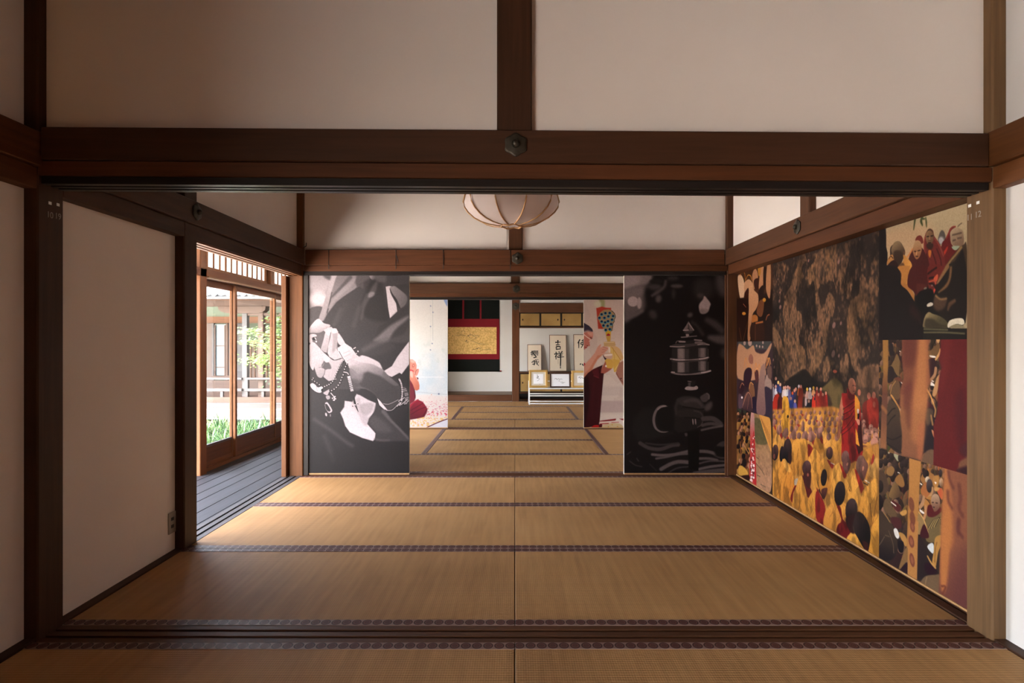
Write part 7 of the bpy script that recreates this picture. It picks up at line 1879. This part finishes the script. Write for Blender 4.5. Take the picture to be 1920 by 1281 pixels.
# ======== right column bottom: seated readers behind tassels
cv = col_r(ZB, ZM2, (60, 48, 44))
A, B = K(1640, 840, 8.006), K(1640, 980, 7.537)
crowd(cv, 1646, 1710, 848, 1120, 9, 34, TAN, 8)
crowd(cv, 1722, 1772, 862, 960, 8, 18, [(150, 108, 60), (126, 92, 56), (96, 70, 50), (170, 120, 66)], 9)
P(A, [(270, 80), (390, 110), (410, 150), (350, 200), (310, 150)], (160, 160, 130), .7); P(A, [(210, 90), (240, 60), (200, 50)], (170, 160, 140), .8)
def hd(Kf, x, y, rx, ry, c, c2=None, rot=0):
    q = Kf([(x, y)])[0]; cv.ell(q[0], q[1], rx, ry, c, rot, .6, 1, c2 or tuple(v * .6 for v in c), (q[0] - rx * .3, q[1] - ry * .4, q[0] + rx * .6, q[1] + ry * .6))
P(A, [(215, 700), (280, 540), (340, 540), (380, 640), (410, 720), (300, 760), (240, 750)], (140, 112, 70), .8, 1, (90, 68, 50), (1672, 910, 1688, 930)); hd(A, 272, 420, 5, 12, (62, 48, 46))
P(A, [(310, 460), (380, 390), (430, 460), (450, 560), (400, 590), (320, 520)], (150, 110, 62), .8); P(A, [(180, 330), (250, 270), (300, 330), (260, 420), (190, 400)], (146, 112, 68), .8)
for x, y in ((100, 100), (165, 210), (255, 120), (410, 250), (465, 230), (385, 150), (90, 240), (330, 290)): hd(A, x, y, 4.4, 8, (66, 52, 50))
P(A, [(50, 380), (120, 340), (190, 480), (190, 660), (60, 700)], (88, 68, 54), 1); hd(A, 85, 580, 6, 12, (54, 42, 42)); hd(A, 70, 820, 7, 15, (44, 36, 40))
P(A, [(130, 850), (170, 760), (240, 790), (270, 900), (330, 1000), (300, 1040), (180, 980), (140, 930)], (104, 84, 60), .9); P(A, [(260, 790), (340, 830), (400, 900), (360, 960), (290, 900)], (92, 36, 38), .8)
cv.line(A([(250, 815), (320, 870)]), 1.8, (220, 216, 206), .5); P(A, [(380, 970), (470, 930), (480, 990), (420, 1020)], (190, 146, 80), .7); P(A, [(240, 1050), (380, 1060), (400, 1200), (300, 1200)], (84, 42, 46), 1.2)
P(A, [(50, 980), (140, 980), (230, 1100), (300, 1300), (330, 1600), (50, 1600)], (72, 58, 48), 1); cv.line(A([(135, 970), (210, 1080), (270, 1200), (300, 1281)]), 2.2, (150, 118, 76), .8)
P(B, [(40, 20), (220, 0), (300, 180), (330, 360), (290, 480), (200, 540), (40, 520)], (74, 60, 50), 1, 1, (40, 32, 36), (1660, 1000, 1664, 1050)); P(B, [(270, 100), (310, 85), (350, 180), (330, 230), (290, 190)], (206, 204, 200), .6)
P(B, [(340, 140), (420, 170), (470, 280), (440, 340), (380, 240)], (176, 134, 74), .8); P(B, [(330, 260), (410, 280), (400, 420), (340, 400)], (30, 26, 34), .8); P(B, [(340, 660), (420, 400), (480, 350), (470, 520), (380, 640)], (134, 104, 66), .8); P(B, [(360, 680), (460, 560), (480, 760), (400, 720)], (52, 32, 42), 1)
for pts in ([(140, 200), (80, 300), (50, 330)], [(200, 120), (260, 300), (270, 430)], [(150, 180), (210, 200)]): cv.line(B(pts), 1.4, (112, 94, 74), .8)
# middle gap people
P(A, [(730, 380), (810, 360), (900, 420), (900, 560), (760, 560), (690, 480)], (160, 116, 66), .8); hd(A, 770, 390, 6, 8, (60, 46, 46)); hd(A, 795, 480, 4.5, 6.5, (206, 190, 166))
P(A, [(690, 640), (760, 520), (860, 560), (860, 640), (840, 740), (740, 740)], (170, 110, 62), .8); hd(A, 825, 570, 6, 13, (84, 72, 74)); cv.line(A([(870, 600), (850, 700), (720, 850), (680, 900)]), [3, 4, 5, 4], (180, 140, 98), .8); cv.line(A([(740, 740), (720, 820), (680, 890)]), 5, (176, 136, 100), .8)
hd(A, 990, 380, 3.6, 7.5, (70, 60, 66)); hd(A, 1000, 520, 4, 8.5, (190, 160, 132)); P(A, [(940, 640), (1000, 600), (1040, 700), (1010, 780), (960, 700)], (190, 96, 60), .8); P(A, [(880, 440), (960, 420), (960, 560), (900, 600)], (176, 130, 70), .8)
cv.poly(A([(665, 520), (715, 545), (705, 560)]), (224, 220, 214), .5); cv.poly(A([(900, 510), (930, 520), (915, 545)]), (224, 220, 214), .5); P(A, [(900, 590), (980, 600), (940, 650), (900, 640)], (196, 150, 90), .8); P(A, [(760, 780), (850, 730), (860, 900), (750, 930)], (176, 126, 64), .8)
for k in range(6): cv.line(A([(760 + 14 * k, 760 + 12 * k), (840, 790 + 20 * k)]), .9, (96, 64, 40), .4)
P(A, [(780, 1010), (850, 900), (960, 900), (1010, 1000), (1000, 1281), (960, 1400), (780, 1400), (760, 1150)], (118, 102, 68), .8); P(A, [(800, 870), (860, 860), (900, 960), (990, 890), (1000, 960), (880, 1040), (790, 1010)], (96, 32, 38), .8)
cv.poly(A([(850, 760), (870, 710), (910, 690), (955, 710), (980, 780), (980, 870), (940, 940), (900, 950), (870, 900), (850, 830)]), (178, 150, 124), .6, True, 1, (124, 88, 70), (1752, 930, 1758, 955))
for a, b_ in (((865, 820), (885, 818)), ((920, 825), (945, 830)), ((880, 890), (900, 892))): cv.line(A([a, b_]), 1.4, (60, 40, 38), .4)
cv.line(A([(770, 880), (760, 1000), (735, 1080)]), [4, 5, 4], (186, 138, 96), .8); cv.poly(A([(680, 920), (745, 970), (735, 990), (685, 960)]), (220, 216, 214), .5)
for k in range(7): cv.line(A([(790 + 20 * k, 1230 - 8 * k), (880 + 16 * k, 1090 - 6 * k), (990, 1040 + 18 * k)]), 1.0, (176, 152, 98) if k % 2 else (62, 54, 44), .5)
P(A, [(660, 960), (740, 1080), (800, 1281), (620, 1281), (640, 1080)], (150, 124, 82), .8); cv.line(A([(665, 965), (740, 1080), (800, 1270)]), 2.4, (196, 156, 96), .7)
P(B, [(640, 180), (700, 20), (770, 200), (700, 220)], (74, 30, 40), .8); P(B, [(615, 230), (650, 220), (700, 300), (750, 400), (760, 560), (860, 640), (900, 720), (700, 760), (600, 820)], (52, 42, 44), .9); P(B, [(740, 560), (850, 640), (880, 710), (760, 740), (700, 640)], (50, 24, 40), 1)
P(B, [(850, 240), (900, 185), (960, 190), (950, 300), (900, 420), (860, 640), (815, 570), (830, 440)], (182, 138, 72), .7); cv.line(B([(880, 280), (860, 380), (850, 560)]), 1.4, (130, 92, 48), .6); cv.poly(B([(745, 345), (800, 290), (835, 320), (825, 440)]), (196, 204, 206), .5)
cv.line(B([(750, 480), (800, 570), (860, 640)]), 3, (190, 146, 86), .7); P(B, [(640, 860), (720, 760), (860, 740), (920, 760), (900, 1060), (640, 960)], (118, 96, 72), .9); cv.line(B([(740, 770), (720, 860), (740, 940)]), 1.2, (150, 124, 92), .8)
# tassels and drape in front
P(A, [(520, 150), (700, 200), (690, 400), (670, 600), (665, 900), (640, 1100), (600, 1500), (480, 1500), (500, 1000), (515, 600)], (182, 132, 72), 1.2, 1, (170, 122, 66), (1710, 860, 1710, 980), False)
P(B, [(490, -20), (620, -20), (610, 300), (600, 830), (560, 820), (465, 760), (470, 300)], (178, 128, 72), 1.0, 1, None, None, False)
for cx_, cy_, rx_, ry_ in ((555, 850, 40, 110), (570, 1060, 40, 110),):
    q = A([(cx_, cy_)])[0]; cv.ell(q[0], q[1], rx_ / 8, ry_ / 8, (128, 78, 56), -8, 1.2)
for cx_, cy_, rx_, ry_ in ((535, 60, 32, 80), (520, 270, 38, 90), (530, 530, 34, 100)):
    q = B([(cx_, cy_)])[0]; cv.ell(q[0], q[1], rx_ / 7.5, ry_ / 7.5, (128, 74, 58), -10, 1.0); cv.ell(q[0], q[1], rx_ / 13, ry_ / 13, (150, 96, 70), -10, 1.0)
P(A, [(1060, 280), (1500, 400), (1500, 1500), (1000, 1500), (1010, 1000), (1040, 600)], (142, 92, 68), 2, 1, None, None, False)
P(B, [(950, -40), (1400, -40), (1400, 1400), (900, 1100), (920, 600)], (140, 90, 68), 2, 1, (116, 70, 62), (1780, 1040, 1800, 1130), False)
cv.poly(A([(1040, 300), (1110, 320), (1180, 1400), (1010, 1400)]), (184, 122, 72), 6, alpha=.9); cv.poly(B([(960, -60), (1080, -60), (1020, 880), (930, 860)]), (184, 122, 70), 4, alpha=.95)
for pts, ww in (([(1110, 360), (1130, 480), (1180, 600)], 5), ([(1270, 560), (1290, 760), (1270, 900), (1320, 1020)], 6), ([(1100, 660), (1110, 800), (1160, 900)], 5), ([(1270, 1080), (1260, 1281)], 6)): cv.line(A(pts), ww, (112, 64, 56), 3, .8)
cv.line(B([(1190, -20), (1180, 100), (1240, 200)]), 5, (104, 58, 56), 3, .8); cv.line(B([(950, 900), (1000, 910), (960, 1010)]), 3, (112, 60, 46), 1.4, .8); cv.poly(B([(1150, 500), (1350, 400), (1350, 1300), (1100, 1100)]), (104, 62, 62), 14, alpha=.6)
cv.grain(.1, 1.8, 1.8)
put(cv, GM)

# ======== left column, three photographs
def col_l(z0, z1, base): return wallc(DCOL[0], DCOL[1], z0, z1, 235, base)
cv = col_l(ZM1, ZT, (42, 24, 18))
A = K(1380, 490, 8.0)
P(A, [(20, 200), (540, 20), (540, 420), (20, 560)], (92, 58, 34), 3, .8)
P(A, [(30, 230), (80, 210), (120, 300), (130, 440), (110, 560), (70, 570), (40, 420)], (206, 172, 140), 1); cv.line(A([(60, 220), (90, 165), (130, 180), (140, 290)]), 2.4, (196, 136, 62), .8); cv.line(A([(150, 270), (180, 210), (220, 220), (235, 280)]), 2.6, (200, 140, 60), .8)
P(A, [(125, 330), (190, 270), (250, 330), (270, 430), (330, 500), (335, 620), (300, 720), (250, 800), (225, 1000), (215, 1180), (175, 1170), (185, 900), (190, 600), (185, 400), (130, 470)], (192, 148, 112), 1.1, 1, (170, 120, 84), (1404, 540, 1408, 620))
P(A, [(130, 480), (185, 400), (190, 500), (150, 560)], (74, 36, 26), 1); P(A, [(250, 180), (290, 110), (330, 200), (310, 330), (270, 420), (245, 280)], (172, 126, 92), 1); P(A, [(270, 290), (330, 260), (330, 420), (280, 400)], (66, 34, 26), 1.2)
P(A, [(370, 100), (415, 80), (415, 260), (400, 380), (345, 420), (350, 280)], (176, 128, 92), 1); P(A, [(415, 100), (470, 120), (460, 360), (415, 400)], (54, 32, 24), 1.4); P(A, [(470, 60), (520, 40), (520, 400), (500, 560), (450, 400)], (170, 124, 88), 1); P(A, [(330, 100), (370, 90), (370, 190), (340, 220)], (166, 118, 44), 1)
P(A, [(340, 440), (400, 360), (420, 440), (400, 560), (350, 560)], (44, 24, 18), 1); P(A, [(350, 600), (420, 590), (400, 800), (350, 830), (310, 760)], (116, 72, 44), 1); P(A, [(250, 810), (320, 820), (320, 920), (240, 920)], (166, 106, 54), 1)
P(A, [(230, 940), (400, 900), (420, 960), (420, 1180), (230, 1180)], (60, 34, 24), 1.4); cv.line(A([(300, 930), (400, 910)]), 4, (168, 104, 58), 1.2); P(A, [(440, 800), (520, 780), (520, 1180), (440, 1180)], (44, 26, 22), 1.5); cv.line(A([(450, 880), (470, 820), (500, 800)]), 3, (150, 92, 56), 1)
P(A, [(30, 600), (180, 600), (180, 880), (110, 1180), (30, 1180)], (50, 26, 20), 1.8); cv.ell(*A([(120, 785)])[0], 3.4, 3, (190, 130, 50), 0, 1); cv.ell(*A([(425, 580)])[0], 3, 3.6, (190, 136, 50), 0, 1); cv.line(A([(110, 640), (150, 690)]), 1.6, (190, 110, 80), .8)
for pts in ([(50, 1000), (80, 1180)], [(180, 900), (110, 1180)], [(290, 960), (290, 1180)]): cv.line(A(pts), 2.6, (120, 78, 46), 1)
cv.grain(.14, 1.6, 1.6); put(cv, GM)

cv = col_l(ZM2, ZM1, (66, 48, 54))
A = K(1380, 630, 8.0)
P(A, [(30, 60), (530, 60), (530, 200), (30, 200)], (74, 76, 76), 1.5, 1, None, None, False)
for q, s_ in (((130, 110), 2), ((210, 105), 3), ((405, 100), 1.4), ((310, 150), 1.2), ((355, 160), 1.2), ((400, 165), 1.2)): cv.ell(*A([q])[0], s_ * 1.2, s_ * 2, (166, 140, 130), 0, .8)
P(A, [(30, 160), (100, 140), (170, 200), (260, 140), (300, 240), (420, 260), (520, 120), (530, 160), (440, 420), (420, 620), (30, 640)], (178, 134, 104), 2)
for x, y in ((150, 400), (215, 430), (300, 480), (350, 500), (480, 400)): cv.line(A([(x - 30, y + 80), (x, y - 70), (x + 30, y + 90)]), 3, (196, 130, 66), 1.4)
P(A, [(190, 330), (220, 270), (258, 320), (250, 420), (200, 400)], (150, 100, 84), 1); P(A, [(120, 560), (170, 480), (235, 500), (230, 640), (180, 760), (120, 740)], (60, 38, 50), 1)
P(A, [(40, 740), (110, 700), (120, 820), (60, 880)], (58, 34, 42), 1); cv.line(A([(60, 780), (90, 710), (120, 740)]), 2, (186, 130, 100), .8); P(A, [(190, 780), (220, 690), (270, 760), (280, 920), (220, 900)], (128, 88, 62), 1); cv.line(A([(200, 790), (220, 700), (260, 730)]), 1.6, (214, 152, 90), .7)
P(A, [(90, 1070), (130, 890), (180, 835), (235, 900), (250, 1080), (220, 1130)], (108, 76, 70), .9, 1, (78, 54, 60), (1400, 740, 1404, 765)); cv.line(A([(95, 1070), (150, 900), (190, 850), (230, 930), (245, 1080)]), 1.4, (200, 140, 110), .6); cv.line(A([(170, 1100), (200, 900)]), 1, (176, 120, 96), .6)
P(A, [(250, 920), (330, 960), (320, 1140), (260, 1130)], (48, 36, 56), 1); P(A, [(280, 540), (330, 520), (340, 660), (300, 700)], (90, 52, 52), 1); cv.line(A([(290, 540), (300, 500), (330, 490)]), 2, (206, 148, 96), .7)
P(A, [(440, 650), (470, 580), (530, 680), (530, 800), (430, 760)], (150, 126, 116), 1.4); P(A, [(430, 800), (480, 770), (530, 850), (530, 1230), (430, 1170)], (56, 44, 60), 1.2); P(A, [(470, 480), (530, 460), (530, 640), (480, 620)], (104, 78, 70), 1.2); cv.line(A([(470, 440), (500, 330), (520, 420)]), 3, (196, 140, 80), 1)
P(A, [(40, 880), (90, 900), (100, 1060), (40, 1080)], (96, 74, 84), 1.4); cv.ell(*A([(90, 925)])[0], 1.4, 2.2, (224, 214, 216), 0, .6)
P(A, [(380, 460), (440, 440), (430, 800), (440, 1170), (310, 1150), (330, 800), (350, 600)], (142, 112, 102), 2, 1, (124, 92, 90), (1430, 700, 1430, 770))
cv.grain(.12, 1.6, 1.6); put(cv, GM)

cv = col_l(ZB, ZM2, (60, 44, 32))
A = K(1380, 765, 7.53)
P(A, [(30, -40), (150, -20), (140, 60), (60, 260), (30, 260)], (60, 66, 52), 2)
crowd(cv, 1384, 1408, 772, 900, 6, 14, [(150, 104, 56), (76, 50, 36), (176, 128, 66), (112, 66, 44)], 31, ((60, 40, 34), (180, 130, 100), (40, 32, 34)))
P(A, [(240, 60), (330, 80), (360, 200), (480, 560), (500, 620), (490, 1180), (290, 1100), (265, 600), (255, 300)], (138, 108, 74), 1.2, 1, (164, 124, 94), (1420, 800, 1425, 900))
P(A, [(258, 150), (350, 180), (400, 340), (440, 500), (350, 520), (280, 490), (262, 380)], (98, 88, 58), 1.8)
cv.a *= (0.9 + .25 * fbm(cv.h, cv.w, 5, 9, 2))[..., None]
for pts in ([(280, 780), (360, 880), (400, 950)], [(290, 700), (320, 720)], [(300, 950), (340, 970)], [(350, 1080), (420, 1120)]): cv.line(A(pts), 2, (104, 84, 64), 1)
P(A, [(330, 80), (430, 110), (490, 200), (500, 620), (480, 580), (400, 360), (350, 180)], (196, 140, 66), .9)
for k in range(9): cv.line(A([(350 + 16 * k, 130 + 30 * k), (380 + 14 * k, 230 + 42 * k)]), 1.6, (132, 84, 40), .7)
P(A, [(215, 60), (255, 70), (265, 380), (290, 1110), (260, 1090), (230, 1060), (190, 980), (200, 600), (200, 300)], (176, 132, 124), 1, 1, (186, 66, 62), (1410, 790, 1412, 830))
P(A, [(240, 380), (262, 400), (290, 1110), (255, 1080), (245, 700)], (178, 46, 48), .8)
for k in range(70):
    t_ = R4.random(); x = 215 + 45 * R4.random() - 20 * t_ + 15 * t_; y = 400 + 640 * t_
    q = A([(x, y)])[0]; cv.ell(q[0], q[1], R4.uniform(.5, 1.1) * (1 + t_), R4.uniform(.8, 1.6) * (1 + t_ * .8), R4.choice([(214, 190, 186), (224, 206, 200), (150, 60, 60), (110, 50, 54)]), R4.uniform(-30, 30), .5)
P(A, [(40, 830), (90, 820), (150, 880), (170, 940), (120, 960), (40, 940)], (206, 158, 70), .7); cv.ell(*A([(118, 780)])[0], 4.2, 8, (42, 32, 32), 0, .8); P(A, [(80, 960), (180, 950), (190, 1020), (120, 1000)], (60, 32, 28), .8)
cv.line(A([(60, 480), (70, 620), (60, 800)]), 5, (150, 96, 56), 1.4); cv.line(A([(100, 500), (180, 650)]), 3, (190, 134, 84), .8)
cv.grain(.14, 1.6, 1.6); put(cv, GM)
